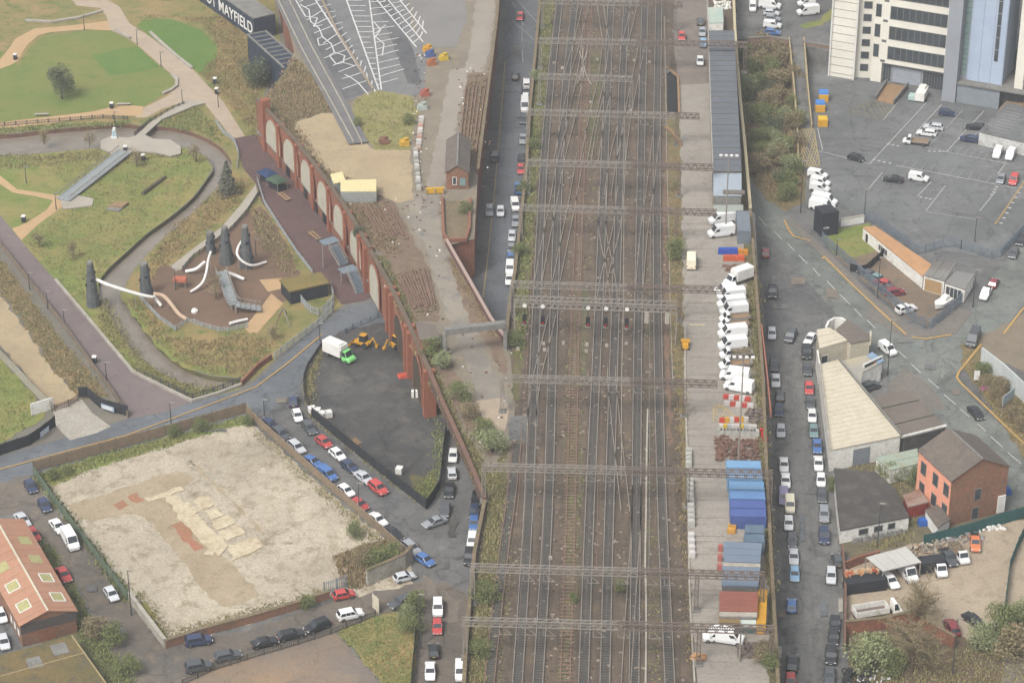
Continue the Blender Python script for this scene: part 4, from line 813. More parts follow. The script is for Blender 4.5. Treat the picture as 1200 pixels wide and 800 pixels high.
def flat_building(name, label, cat, roof_px, h, wm, rm, base=0., over=.15, seams=0, parapet=0., sdir=0, thick=.22):
    """block whose roof outline is traced at height base+h; roof of separate sheets when seams > 0 (roof_px then a quad)"""
    R_ = GP(roof_px, base+h); c = sum(R_, Vector())/len(R_); o = thing(name, label, cat, (c.x, c.y, base))
    W_ = [c+(p-c)*(1-over/max(1., (p-c).length)) for p in R_]
    MB().prism(W_, base+.08, base+h-thick).build('wall', wm, o)
    if seams:
        q = R_[sdir:]+R_[:sdir]
        for i in range(seams):
            t0, t1 = i/seams, (i+1)/seams-.02/seams*2
            pts = [q[0].lerp(q[3], t0), q[1].lerp(q[2], t0), q[1].lerp(q[2], t1), q[0].lerp(q[3], t1)]
            MB().prism(pts, base+h-thick, base+h+(.05 if i % 2 else 0)).build('roof_sheet', rm, o)
    else: MB().prism(R_, base+h-thick, base+h).build('roof', rm, o)
    if parapet: MB().wall(R_, .25, base+h, base+h+parapet, True).build('parapet', wm, o)
    return o, R_
def gable_building(name, label, cat, A, B, depth, he, hr, wm, rm, base=0., over=.3, endm=None, sheets=0):
    """A-B gable wall base (world), extends depth away on the far side; eaves he, ridge hr"""
    n = -facing(A, B); C, D = B+n*depth, A+n*depth; o = thing(name, label, cat, ((A.x+B.x)/2, (A.y+B.y)/2, base)); M_, N_ = (A+B)/2, (C+D)/2
    def at(p, z): return (p.x, p.y, base+z)
    MB().add([at(A, .08), at(B, .08), at(C, .08), at(D, .08), at(A, he), at(B, he), at(C, he), at(D, he), at(M_, hr), at(N_, hr)],
             [(3, 2, 1, 0), (0, 1, 5, 8, 4), (2, 3, 7, 9, 6), (1, 2, 6, 5), (3, 0, 4, 7)]).build('wall', wm, o)
    u = (B-A).normalized()
    for e, s in ((A, -1), (B, 1)):
        k = (hr-he)/((A-B).length/2); lo = e+u*s*over; z = he-k*over; ns = sheets or 1
        for i in range(ns):
            t0 = (-over+(depth+2*over)*i/ns); t1 = -over+(depth+2*over)*((i+1)/ns)-(.03 if sheets else 0); dz = .02*(i % 2)
            q = [at(lo+n*t0, z+.05+dz), at(lo+n*t1, z+.05+dz), at(M_+n*t1, hr+.05+dz), at(M_+n*t0, hr+.05+dz)]; q2 = [(a, b, c+.14) for a, b, c in q]
            MB().add(q+q2, [(0, 1, 2, 3), (7, 6, 5, 4), (0, 4, 5, 1), (1, 5, 6, 2), (2, 6, 7, 3), (3, 7, 4, 0)]).build('roof_slope' if not sheets else 'roof_sheet', rm, o)
    m = MB().bar(Vector(at(M_-n*over, hr+.22)), Vector(at(N_+n*over, hr+.22)), .35, .12); m.build('ridge_cap', conc_gr if rm is not orangeroof else cream, o)
    return o, A, B, C, D
# ------------------------------------------------------------------ depot sheds
def sheet_mat(n, *a): return mat(n, *a, s1=.1, s2=.5, rough=.7, fine=.05)
shed, R_ = flat_building('long_shed', 'very long depot shed with slate grey sheet roof beside the tracks', 'shed', [(830.5,36.5),(860.5,36.5),(869,201),(836,201)], 5., conc_gr, slate, ZD, seams=26)
for i in range(27):
    p, q = R_[0].lerp(R_[3], i/26), R_[1].lerp(R_[2], i/26); MB().bar(p+Vector((0, 0, .07)), q+Vector((0, 0, .07)), .16, .1).build('roof_seam', greyroof, shed)
MB().bar(R_[0]+Vector((-.1, 0, -.1)), R_[3]+Vector((-.1, 0, -.1)), .2, .25).build('gutter', conc_lt, shed)
an, _ = flat_building('shed_annexe', 'pale blue grey annexe at the near end of the long shed', 'shed', [(836,203),(869,203),(869,222),(869,229),(836,229)], 4.5, conc_gr, sheet_mat('pale_blue_sheet', P(176,186,194), P(168,178,188)), ZD)
MB().box(*(G(860,226,ZD+4.5)[:2]), ZD+4.52, 4.5, 1.6, .25).build('roof_patch', greyroof, an)
lo, R_ = flat_building('low_shed', 'low pale green lean-to below the pallet stack', 'shed', [(836,240),(871,240),(871,248),(836,248)], 2.6, whitedirty, sheet_mat('pale_green_sheet', P(176,182,172), P(166,172,162)), ZD)
for i in range(13):
    p = G(837+i*2.65, 233, ZD+2.2); o = thing('pallet_stack', f'tan pallet stack, {ORD[i]} from the left behind the low pale lean-to', 'pallets', (p.x, p.y+1.2, ZD+.05), group='tan pallet stacks by the long shed')
    for k in range(5 + i % 3): MB().box(0, 0, .06+k*.42, .42, 2.4, .34, random.uniform(-.05, .05)).build('pallet', woodm, o, world=False)
def container(px, py, z, col, label, L=6.06, W=2.44, H=2.6, rz=0., base=ZD, grp=None, stack=0.):
    """px,py: centre of its roof in the photo"""
    c = G(px, py, base+stack+H); o = thing('shipping_container', label, 'container', (c.x, c.y, base+stack+.06), rz, grp); m = mat('container_'+col[0], col[1], col[2], None, s1=.4, fine=.06, rough=.6)
    MB().box(0, 0, 0, L-.1, W-.1, H-.05).build('box', m, o, world=False)
    r = MB()
    for i in range(int(L/.5)): r.box(-L/2+.3+i*.5, 0, .15, .22, W-.04, H-.3)
    r.build('corrugation', m, o, world=False, kind='stuff')
    f = MB()
    for x in (-1, 1):
        for y in (-1, 1): f.box(x*(L/2-.08), y*(W/2-.08), 0, .17, .17, H+.01)
    for y in (-1, 1): f.box(0, y*(W/2-.05), H-.12, L-.3, .1, .14); f.box(0, y*(W/2-.05), 0, L-.3, .1, .14)
    f.build('frame', m, o, world=False)
    for s in (-1, 1): MB().box(-L/2+.03, s*W/4, .15, .08, W/2-.1, H-.3).build('door', m, o, world=False)
    return o
LB = ('light_blue', P(132,174,210), P(122,164,204)); MBl = ('mid_blue', P(112,150,198), P(104,142,190)); RB = ('royal_blue', P(92,112,172), P(84,102,162)); SB = ('slate_blue', P(116,134,150), P(96,116,134)); GC = ('grey', P(134,142,150), P(122,130,138))
for i, (x, y, c) in enumerate(((871.5,544,LB),(873,556.5,LB),(875,568.5,LB),(876,580,MBl),(876.5,590.5,RB),(877,600.5,RB))):
    container(x, y, 0, c, f'blue shipping container, {ORD[i]} from the top of the block in the depot yard', grp='blue containers in the yard')
container(884.5, 619.5, 0, SB, 'slate blue container just below the blue block', 3.2, 2.44, grp='slate containers'); container(884, 630.5, 0, SB, 'lower slate blue container touching the slate roofed shed', 3.4, 2.44, grp='slate containers')
g = container(871.5, 259, 0, GC, 'grey roofed cabin beside the two white vans', 2.7, 9.2, 3.0)
sh1, _ = flat_building('yard_shed', 'upper slate blue roofed yard shed below the containers', 'shed', [(848,634),(893,636),(891,659),(848,657.5)], 3.4, conc_gr, sheet_mat('slate_blue_sheet', P(132,146,162), P(124,138,154)), ZD, seams=6)
st, _ = flat_building('yard_shed', 'narrow pale strip roof between the two slate sheds', 'shed', [(847.5,658),(891,660),(891,664),(847,662.5)], 3.2, conc_gr, conc_lt, ZD)
sh2, _ = flat_building('yard_shed', 'lower slate blue roofed yard shed crossed by a gantry', 'shed', [(846.5,663),(891,664.5),(888.5,687),(845.5,686)], 3.4, conc_gr, MATS['slate_blue_sheet'], ZD, seams=6)
sh3, _ = flat_building('yard_shed', 'red striped sheet roofed yard shed', 'shed', [(843,692),(888.5,693),(887.5,716),(843,715)], 3.3, conc_gr, sheet_mat('red_stripe_sheet', P(166,104,88), P(154,98,84)), ZD, seams=18)
fr, _ = flat_building('yard_shed', 'pale front strip roof of the red striped shed', 'shed', [(843,716),(887.5,717),(887,722),(843,721)], 3.1, conc_gr, conc_lt, ZD)
k1 = thing('awning_kiosk', 'brown awning kiosk with a red door below the red striped shed', 'kiosk', G(854,734,ZD)); p = G(854,729,ZD+1.2)
MB().box(p.x, p.y, ZD+.06, 3.0, 2.0, 2.3).build('wall', brownst, k1); MB().box(p.x, p.y-.6, ZD+2.4, 3.3, 2.6, .15).build('awning', mat('awning_brown', P(150,126,84), P(136,116,80), None), k1); MB().box(p.x-.8, p.y-1.05, ZD+.1, .9, .1, 1.9).build('door', mat('door_red', P(196,56,44), None, None), k1)
k2 = thing('domed_kiosk', 'pale domed kiosk with teal base below the red striped shed', 'kiosk', G(876,736,ZD)); p = G(876,730,ZD+1.2)
MB().box(p.x, p.y, ZD+.06, 2.6, 2.2, 1.5).build('wall', mat('teal_board', P(50,120,116), P(44,108,104), None), k2); MB().tube([(p.x-1.3, p.y, ZD+1.5), (p.x+1.3, p.y, ZD+1.5)], 1.15, 16).build('dome', mat('pale_dome', P(204,212,202), None, None, fine=.04), k2)
yc = thing('yellow_container', 'long orange yellow container beside the striped shed', 'container', G(893,710,ZD)); p, q = G(894,690,ZD+2.3), G(892,730,ZD+2.3)
MB().wall([p, q], 1.5, ZD+.06, ZD+2.3).build('box', mat('yellow_sheet', P(222,166,54), P(206,150,50), None, s1=.5), yc); MB().wall([p, q], .1, ZD+2.3, ZD+2.42).build('roof_rib', mat('yellow_sheet2', P(230,180,80), None, None), yc)
tc, _ = flat_building('cabin', 'cream and teal roofed cabin beyond the far end of the long shed', 'cabin', [(829,9),(847,8),(848,27),(832,28)], 3., whitedirty, sheet_mat('cream_teal_sheet', P(196,204,186), P(166,190,184)), ZD, seams=2)
# ------------------------------------------------------------------ yard clutter
def pile(px, py, lvl, L, W, H, n, m, label, name='scrap_pile', cat='scrap', seed=1, rot=0.):
    p = G(px, py, lvl); r = random.Random(seed); mb = MB()
    for i in range(n):
        u, v = r.uniform(-1, 1), r.uniform(-1, 1); h = H*(1-max(abs(u), abs(v))**2*.8)
        a, b = u*L/2, v*W/2; mb.box(p.x+a*cos(rot)-b*sin(rot), p.y+a*sin(rot)+b*cos(rot), lvl+.04+r.random()*h*.6, r.uniform(.25, 1.1), r.uniform(.15, .6), r.uniform(.1, .45), r.uniform(0, 3.1), r.uniform(.6, 1))
    o = single(mb, name, m, label, cat); return o
pile(864, 528, ZD, 7.5, 7, 1.1, 200, rust, 'large rusty scrap heap above the blue containers', seed=2)
pile(860, 316, ZD, 3.6, 2.2, 1.2, 60, rust, 'rust brown scrap heap above the van row', seed=3)
pile(884, 488, ZD, 3.2, 4.5, 1.2, 60, brownst, 'dark heap of tyres and scrap beside the yard fence', seed=4)
pile(819, 771, ZD, 2., 1.2, .7, 30, tanroof, 'small heap of orange sand at the bottom of the yard', seed=5)
pile(880, 763, ZD, 4.2, 4, 1.3, 90, brownst, 'dark scrap heap at the bottom right of the yard', seed=6)
pile(846, 525, ZD, 2.2, 8, .9, 50, rust, 'narrow rusty scrap strip left of the large heap', seed=7)
pile(847, 8, ZD, 4, 5, 1.5, 60, whitedirty, 'pile of white sacks beyond the far end of the long shed', seed=8)
def crate_row(pts, n, cols, label, size=(1.1, .9, 1.0), lvl=ZD, name='crate', cat='crate', grp=None, nm='matt_'):
    a, b = G(*pts[0], lvl), G(*pts[1], lvl); cols = cols if isinstance(cols, list) else [cols]
    for i in range(n):
        col = cols[i % len(cols)]; m = mat(nm+str(col), P(*col), tuple(v*.85 for v in P(*col)), None, s1=.6); p = a.lerp(b, i/max(1, n-1)); o = MB(); o.box(p.x, p.y, lvl+.05, *size, atan2(b.y-a.y, b.x-a.x)*.0, .92); o.box(p.x, p.y, lvl+.05+size[2], size[0]*.8, size[1]*.8, .08)
        single(o, name, m, label.format(ORD[i]), cat, grp)
crate_row(((846,297),(860,297)), 3, (66,96,190), 'blue plastic crate, {} from the left in the blue row', (1.6,1.1,1.1), grp='blue crates in the yard')
crate_row(((852,305),(868,305)), 3, (220,104,66), 'orange red crate, {} from the left below the blue crates', (1.6,1.0,1.0), grp='orange crates in the yard')
crate_row(((866,297),(873,298)), 2, (226,150,40), 'yellow orange crate, {} from the left beside the blue crates', (1.2,.9,.9), grp='yellow crates in the yard')
crate_row(((843,509),(886,510)), 12, [(184,182,172),(198,196,186)], 'concrete barrier block, {} from the left above the rusty heap', (1.15,.8,1.0), name='barrier_block', cat='barrier', grp='concrete barrier blocks in the yard')
crate_row(((845,502),(884,503)), 9, [(214,208,200),(226,190,70),(190,192,196),(220,214,206)], 'sack, {} from the left behind the barrier blocks', (.9,.7,.8), name='bulk_sack', cat='sack', grp='sacks behind the barrier blocks')
crate_row(((846,495),(874,494)), 6, [(216,84,66),(232,176,60),(222,216,208)], 'coloured barrier, {} from the left above the row of sacks', (1.,.4,.9), name='plastic_barrier', cat='barrier', grp='orange barriers in the yard')
crate_row(((851,467),(876,470)), 5, [(214,84,70),(228,222,216)], 'red or white barrier, {} from the left in the upper line below the vans', (1.2,.45,.8), name='plastic_barrier', cat='barrier', grp='upper red barriers in the yard')
crate_row(((852,475),(879,478)), 5, [(228,222,214),(212,90,78)], 'white or red barrier, {} from the left in the lower line below the vans', (1.2,.45,.8), name='plastic_barrier', cat='barrier', grp='lower red barriers in the yard')
crate_row(((807,532),(807,547)), 4, (196,194,182), 'pale bulk container, {} from the top of the short stack by the tracks', (1.15,1.0,1.1), name='bulk_container', cat='container', grp='upper bulk containers by the tracks')
crate_row(((808.5,567),(810,616)), 9, (198,196,186), 'pale bulk container, {} from the top of the long stack by the tracks', (1.25,1.1,1.15), name='bulk_container', cat='container', grp='lower bulk containers by the tracks')
crate_row(((810,630),(811,652)), 4, (226,220,216), 'white bulk bag, {} from the top beside the tracks', (1.1,1.,.9), name='bulk_bag', cat='bag', grp='white bulk bags by the tracks')
crate_row(((858,619),(857,624)), 2, (228,170,80), 'orange crate, {} from the top beside the dark blue container', (1.4,.9,.8), grp='orange crates by the blue containers')
crate_row(((893,507),(897,518)), 3, (206,70,60), 'red plastic barrier, {} from the top outside the yard fence', (1.,.7,.8), name='plastic_barrier', cat='barrier', grp='red barriers by the street')
crate_row(((844,645),(843,668)), 3, (196,120,110), 'red and white drum, {} from the top left of the slate sheds', (.8,.8,1.1), name='drum', cat='drum', grp='drums by the slate sheds')
p = G(803, 408, ZD); o = thing('mini_dumper', 'small yellow dumper at the west edge of the depot yard', 'dumper', (p.x, p.y, ZD+.05)); Y = MATS['machine_yellow']
MB().box(0, 0, .35, 1.3, 2.0, .7, taper=.85).build('body', Y, o, world=False); MB().box(0, .8, .7, 1.4, .9, .6, taper=1.2).build('skip', Y, o, world=False)
for x in (-.6, .6):
    for y in (-.7, .7): MB().tube([(x-.15, y, .33), (x+.15, y, .33)], .33, 10).build('wheel', rubber, o, world=False)
# floodlight masts
def flood(px, base_y, top_y, lvl, label, heads=4):
    p = G(px, base_y, lvl); h = (base_y-top_y)/5.0; o = thing('floodlight_mast', label, 'light mast', (p.x, p.y, lvl+.05)); MB().tube([(0, 0, 0), (0, 0, h)], [.18, .1], 8).build('pole', galv, o, world=False)
    MB().bar((-1.8, 0, h), (1.8, 0, h), .12).build('crossbar', galv, o, world=False)
    for i in range(heads): MB().box(-1.6+3.2*i/(heads-1), -.1, h+.02, .6, .45, .3).build('lamp', white, o, world=False)
flood(850, 275, 186, ZD, 'tall floodlight mast beside the two white yard vans'); flood(865, 545, 436, ZD, 'tall floodlight mast beside the blue containers'); flood(866.5, 775, 742, ZD, 'floodlight mast at the bottom of the yard', 2)
def wall_thing(name, px, h, t, m, label, cat='wall', lvl=0., z0=.06, cap=None, zpx=None, capw=.15, caph=.15):
    pts = smoothpts(GP(px, lvl if zpx is None else zpx), 1) if False else GP(px, lvl if zpx is None else zpx); o = thing(name, label, cat, (pts[0].x, pts[0].y, lvl)); MB().wall(pts, t, lvl+z0, lvl+h).build('wall', m, o)
    if cap: MB().wall(pts, t+capw, lvl+h, lvl+h+caph).build('coping', cap, o)
    return o
# parapets of the viaduct
wall_thing('parapet_wall', [(568,592),(556,653),(551,701),(546,761),(542.5,830)], 1.1, .5, brick_dk, 'weathered brick parapet on the lower west side of the railway', lvl=ZD, cap=rubble)
wall_thing('parapet_wall', [(641,-60),(633,0),(628,60),(621,130),(617,200),(611,255),(603,326),(598,352),(593,400)], 1.1, .5, brick_dk, 'long parapet between the railway and the upper street', lvl=ZD, cap=rubble)
wall_thing('parapet_wall', [(857,-60),(861,40),(867,120),(873,180),(879,250)], 1.2, .5, mat('tan_wall', P(176,164,132), P(160,148,122), None, s1=.3), 'tan parapet running behind the long shed', lvl=ZD, cap=mat('tan_cap', P(206,192,158), None, None))
wall_thing('parapet_wall', [(879,252),(885,330),(894,450),(898,560),(905,690),(909,760),(912.5,830)], 1.1, .45, brick_dk, 'long brown parapet between the depot yard and the east street', lvl=ZD, cap=rubble)
wall_thing('railing', [(892,387),(898,440),(903,490)], 1.5, .18, mat('salmon_rail', P(196,128,104), P(180,116,96), None), 'salmon pink fence strip above the east street parked cars', 'fence', lvl=ZD)
# ------------------------------------------------------------------ station arcade wall with blind arches
def wp(px, z): return [G(x, y, z) for x, y in px]
WW = wp(WPAR, ZD); aw = thing('station_arcade_wall', 'long curving red brick arcade wall with pale blind arches', 'wall', (WW[0].x, WW[0].y, 0))
MB().wall(WW[:6], .7, .1, ZD+1.6).build('wall', brick, aw); MB().wall(WW[:6], .9, ZD+1.6, ZD+1.8).build('coping', mat('sooty_cap', P(112,98,84), P(124,106,88), None, s1=.5), aw)
def on_wall(px, py, z, seg=WW):
    best = None
    for a, b in zip(seg[:-1], seg[1:]):
        for i in range(41):
            p = a.lerp(b, i/40); x, y = proj((p.x, p.y, z)); dd = (x-px)**2+(y-py)**2
            if best is None or dd < best[0]: best = (dd, Vector((p.x, p.y, 0)), (b-a).normalized())
    return best[1], best[2]
archp = mat('arch_infill', P(206,200,180), P(192,186,168), None, s1=.5)
def arch(c, d, w, z0, z1, m, parent, off, name, ringm=None):
    n = facing(c-d, c+d); r = w/2; pts = [(-r, z0), (r, z0)]+[(r*cos(a*pi/10), z1-r+r*sin(a*pi/10)) for a in range(0, 11)]
    P3 = [c+d*u+n*off+Vector((0, 0, z)) for u, z in pts]; P4 = [p-n*.12 for p in P3]; k = len(P3)
    MB().add(P3+P4, [tuple(range(k)), tuple(range(2*k-1, k-1, -1))]+[(i, (i+1) % k, (i+1) % k+k, i+k) for i in range(k)]).build(name, m, parent)
    if ringm:
        mb = MB(); ro = r+.45
        for a in range(10):
            v = [c+d*(q*cos(t*pi/10))+n*(off+.1)+Vector((0, 0, z1-r+q*sin(t*pi/10))) for t in (a, a+1) for q in (r, ro)]
            mb.add(v+[p-n*.25 for p in v], [(0, 1, 3, 2), (4, 6, 7, 5), (0, 4, 5, 1), (1, 5, 7, 3), (3, 7, 6, 2), (2, 6, 4, 0)])
        for s in (-1, 1):
            p = c+d*s*(r+.22)+n*off; mb.bar(Vector((p.x, p.y, z0)), Vector((p.x, p.y, z1-r)), .45, .22, tuple(n))
        mb.build('arch_surround', ringm, parent)
brick2 = mat('brick_bright', P(172,108,82), P(154,100,80), None, s1=.5, fine=.12)
for (x, y) in ((317,163),(337,187),(355,212),(374,237),(394,263),(415,291)):
    c, d = on_wall(x, y, 6.9); arch(c, d, 8.8, 3.2, 10.2, archp, aw, .85, 'blind_arch', brick2)
for (x, y) in ((326,176),(346,200),(365,225),(384,250),(404,278),(426,303)):
    c, d = on_wall(x, y, 5.); MB().box(c.x, c.y, .1, 1.3, 2.0, ZD+1.4, atan2(d.y, d.x)).build('pier', brick2, aw)
c, d = on_wall(304, 160, 5.); MB().box(c.x, c.y, .1, 1.6, 1.8, ZD+3.6, atan2(d.y, d.x)).build('end_pier', brick2, aw)
MB().wall([p+facing(WW[2], WW[3])*.55 for p in WW[:6]], .4, 2.8, 3.05).build('string_course', conc_gr, aw)
for (x, y, ww) in ((334,205,2.2),(352,232,2.2),(362,248,2.6),(372,262,2.2)):
    c, d = on_wall(x, y, 1.4); arch(c, d, ww, .15, 2.7, blackm, aw, .6, 'doorway')
# second stretch with big window and buttress piers
aw2 = thing('station_pier_wall', 'tall red brick pier wall with a big pale window beside the street bend', 'wall', (WW[5].x, WW[5].y, 0))
MB().wall(WW[5:10], .7, .1, ZD+1.1).build('wall', brick, aw2); MB().wall(WW[5:10], .9, ZD+1.1, ZD+1.3).build('coping', MATS['sooty_cap'], aw2)
c, d = on_wall(444, 332, 5.2); arch(c, d, 7.5, 1.2, 9.6, archp, aw2, .8, 'tall_window', brick2)
for (x, y) in ((432,318),(456,366),(461,374),(479,410),(483,418),(505,462)):
    c, d = on_wall(x, y, 4.6); MB().box(c.x, c.y, .1, 1.3, 2.4, ZD+1.0, atan2(d.y, d.x), .93).build('pier', brick2, aw2)
for (x, y) in ((470,394),(494,442)):
    c, d = on_wall(x, y, 4.2); arch(c, d, 7.5, .2, 8.6, mat('arch_recess_shade', P(74,64,58), P(96,80,66), P(88,92,64), s1=.5, s2=.8), aw2, .75, 'dark_arch', brick)  # dark panels with green growth; recess shade between the piers is painted in
# girder bridge over the street
gb = thing('girder_bridge', 'rusty girder parapet of the bridge over the street', 'bridge', (WW[9].x, WW[9].y, ZD-1.3)); gp = WW[9:]
MB().wall(gp, .4, ZD-1.3, ZD+1.2).build('girder', mat('girder_paint', P(104,92,84), P(120,92,78), P(134,96,76), s1=.4, s2=1), gb); MB().wall(gp, .8, ZD+1.2, ZD+1.35).build('top_flange', rust, gb)
for p, dd in along(gp, 2.4): MB().box(p.x, p.y, ZD-1.25, .12, .62, 2.4, atan2(dd.y, dd.x)).build('stiffener', brownst, gb)
wall_thing('parapet_wall', [(523,287),(548,331),(575,379),(592,402)], 1.3, .5, mat('maroon_wall', P(128,92,82), P(112,84,76), None, s1=.5), 'maroon brick parapet with pale coping beside the upper street', lvl=ZD, cap=mat('rail_cap', P(184,160,148), None, None))
wall_thing('parapet_wall', [(560,204),(575,85),(583,20),(587,-50)], 1.2, .5, brick_dk, 'tall lichen stained parapet along the station deck road', lvl=ZD, cap=rubble)
# brick signal house on the deck
A, B = G(523,222,ZD), G(549,222,ZD); sgh, *_ = gable_building('signal_house', 'brown roofed brick house at the deck edge above the upper street', 'house', A, B, 16, 4., 5.6, brick_br, darkroof, ZD)
n_ = facing(A, B); window(sgh, A, B, .3, .45, ZD+1.2, ZD+2.8, glass, white); window(sgh, A, B, .62, .86, ZD+1., ZD+2.6, tealglass, conc_gr)
pen = thing('brick_enclosure', 'ruined brick enclosure in front of the signal house', 'ruin', G(535,270,ZD)); MB().wall(GP([(518,234),(520,278),(524,284),(546,283),(550,270),(551,236)], ZD), .5, ZD+.05, ZD+.9).build('wall', brick, pen)
MB().prism(GP([(520,236),(549,236),(548,270),(544,280),(524,280)], ZD), ZD+.06, ZD+.12).build('rubble_floor', rubble, pen)
yb = thing('yellow_barrier', 'yellow barrier across the deck road beside the signal house', 'barrier', G(510,226,ZD)); a, b = G(499,228,ZD), G(521,227,ZD)
MB().wall([a, b], .5, ZD+.3, ZD+1.5).build('panel', mat('barrier_yellow', P(236,186,60), P(222,172,54), None), yb)
for t in (.05, .5, .95): p = a.lerp(b, t); MB().box(p.x, p.y, ZD+.06, .2, .9, 1.3).build('leg', galv, yb)
hut, R_ = flat_building('brick_hut', 'small brick hut with grey roof on the station deck', 'hut', [(487,377),(510,380),(516,398),(492,398)], 3.4, brick, greyroof, ZD)
w0, w1 = R_[3], R_[2]; window(hut, w0+Vector((0,.16,0)), w1+Vector((0,.16,0)), .55, .72, ZD+.3, ZD+2.4, blackm, brick, 'door')
# concrete portal frame
pf = thing('concrete_portal', 'pale concrete portal frame spanning the deck lane', 'portal frame', G(520,412,ZD)); a, b = G(521,388,ZD+5.5), G(592,380,ZD+5.5)
MB().bar(a, b, 1.3, 1.2).build('beam', conc_gr, pf)
for p in (a, b): MB().box(p.x, p.y, ZD+.05, .7, .9, 4.9).build('post', conc_gr, pf)
# rusty remains of station tracks and trusses
def rust_rails(rows, label, n):
    rq = random.Random(n*3)
    o = thing('rusty_rail_remains', label, 'rail remains', G(*rows[0][0], ZD))
    for (a0, a1), (b0, b1) in ((rows[0], rows[1]),):
        for i in range(n):
            t = i/(n-1); t += rq.uniform(-.3, .3)/n; p, q = G(*a0, ZD).lerp(G(*a1, ZD), t), G(*b0, ZD).lerp(G(*b1, ZD), t); p, q = p.lerp(q, rq.uniform(0, .2)), q.lerp(p, rq.uniform(0, .2)); MB().wall([p, q], .26, ZD+.06, ZD+.5).build('rail', mat('rust_rail_old', P(152,122,104), P(134,106,92), None, s1=.6), o)
    m = MB(); rr = random.Random(n)
    for i in range(150):
        t, u = rr.random(), rr.random(); p = G(*rows[0][0], ZD).lerp(G(*rows[0][1], ZD), t); q = G(*rows[1][0], ZD).lerp(G(*rows[1][1], ZD), t); r = p.lerp(q, u); m.box(r.x, r.y, ZD+.05, rr.uniform(.2, .8), rr.uniform(.2, .6), rr.uniform(.1, .4), rr.random()*3)
    m.build('debris', rubble, o, kind='stuff')
rust_rails([((420,240),(456,236)), ((452,284),(480,284))], 'bundle of rusty rails beside the sandy station floor', 9)
rust_rails([((462,320),(500,314)), ((490,372),(512,366))], 'bundle of rusty rails above the brick hut', 11)
rust_rails([((548,90),(570,88)), ((538,186),(556,186))], 'overgrown rusty rails beside the upper street parapet', 6)
cab = thing('site_cabins', 'cream site cabin block on the sandy station floor', 'cabin', G(420,226,ZD)); R_ = GP([(399,211),(441,210),(441,224),(399,224)], ZD+2.8)
MB().prism(R_, ZD+.06, ZD+2.6).build('wall', mat('cabin_wall', P(170,172,168), P(160,160,156), None), cab); MB().prism(R_, ZD+2.6, ZD+2.8).build('roof', mat('cabin_roof', P(240,226,172), P(230,214,160), None), cab)
for i in range(5): window(cab, R_[3]-Vector((0,-.1,0)), R_[2]+Vector((0,.1,0)), .06+i*.19, .17+i*.19, ZD+1., ZD+1.9)
cb2, _ = flat_building('site_cabin', 'small cream cabin at the corner of the cream block', 'cabin', [(387,204),(401,201),(405,212),(391,215)], 2.6, MATS['cabin_wall'], MATS['cabin_roof'], ZD)

rd_ = random.Random(9); dm = MB(); dw = MB()
for i in range(300):
    x, y = rd_.choice(((rd_.uniform(408, 520), rd_.uniform(225, 385)), (rd_.uniform(490, 600), rd_.uniform(380, 560)), (rd_.uniform(484, 500), rd_.uniform(60, 260)), (rd_.uniform(536, 575), rd_.uniform(80, 200))))
    p = G(x, y, ZD); q = [(t.x, t.y) for t in WW]; 
    if p.x < min((t.x-(t.y-p.y)*0 for t in WW if abs(t.y-p.y) < 14), default=-1e9)+2: continue
    (dm if i % 4 else dw).box(p.x, p.y, ZD+.05, rd_.uniform(.2, .6), rd_.uniform(.2, .5), rd_.uniform(.1, .3), rd_.random()*3, .8)
single(dm, 'deck_debris', rust, 'rusty debris scattered over the old station deck', None, kind='stuff'); single(dw, 'deck_debris', whitedirty, 'white litter scattered over the old station deck', None, kind='stuff')
for x, y, c_, lb in ((501,60,(230,170,60),'yellow'),(504,66,(90,110,160),'blue'),(506,76,(190,120,80),'orange brown'),(520,70,(224,190,70),'pale yellow'),(474,170,(228,180,70),'yellow machine'),(450,168,(150,110,90),'brown'),(498,112,(190,110,90),'red'),(495,128,(190,200,190),'pale')):
    p = G(x, y, ZD); single(MB().box(p.x, p.y, ZD+.06, 2.2, 1.8, 1.1, .3, .8).box(p.x+.3, p.y, ZD+1.16, 1.1, .9, .5, .8), 'junk_stack', mat('junk%d' % c_[0]+str(c_[2]), P(*c_), tuple(v*.7 for v in P(*c_)), None, s1=1.2), lb+' junk stack on the station deck beside the lane', 'junk')
crate_row(((494,140),(490,176)), 9, [(226,222,216),(206,196,186),(214,170,150)], 'white sack, {} from the top of the litter line on the deck', (1.2,1.,.6), name='sack', cat='sack', grp='sacks along the deck lane')
crate_row(((487,178),(491,222)), 10, [(196,194,184),(224,222,216),(170,170,160)], 'pale crate, {} from the top of the line beside the sandy floor', (1.1,1.,.8), name='crate', cat='crate', grp='crates beside the sandy floor')
# ------------------------------------------------------------------ office block, upper right
UF = (G(1102,109)-G(1020,95)).normalized(); UB = Vector((-UF.y, UF.x, 0)); off = thing('office_block', 'tall white office block with dark ribbon windows and blue stair tower', 'building', G(1060,100))
OH = 46.
owhite = mat('office_white_panel', P(232,228,214,1.2), P(224,219,205,1.2), None, s1=.2, fine=.04); oblue = mat('office_blue_panel', P(174,188,206,1.2), P(166,180,200,1.2), None, s1=.2, fine=.04); ogrey = mat('office_grey_panel', P(166,170,176), P(158,162,168), None, s1=.2, fine=.04)
def oblock(a, b, depth, h, m, name, z0=.1):
    q = [a, b, b+UB*depth, a+UB*depth]; return MB().prism(q, z0, h).build(name, m, off)
T0, T1 = G(970.5,89), G(1000,94.5); T1 = T0+UF*(T1-T0).length
oblock(T0, T1, 9, OH, owhite, 'stair_tower')
sm = MB()
for i in range(22): panel(sm, T0, T1, 0, 1, 1.+i*2.05, 1.12+i*2.05, facing(T0, T1), .03, .05)
sm.build('cladding_joint', conc_gr, off)
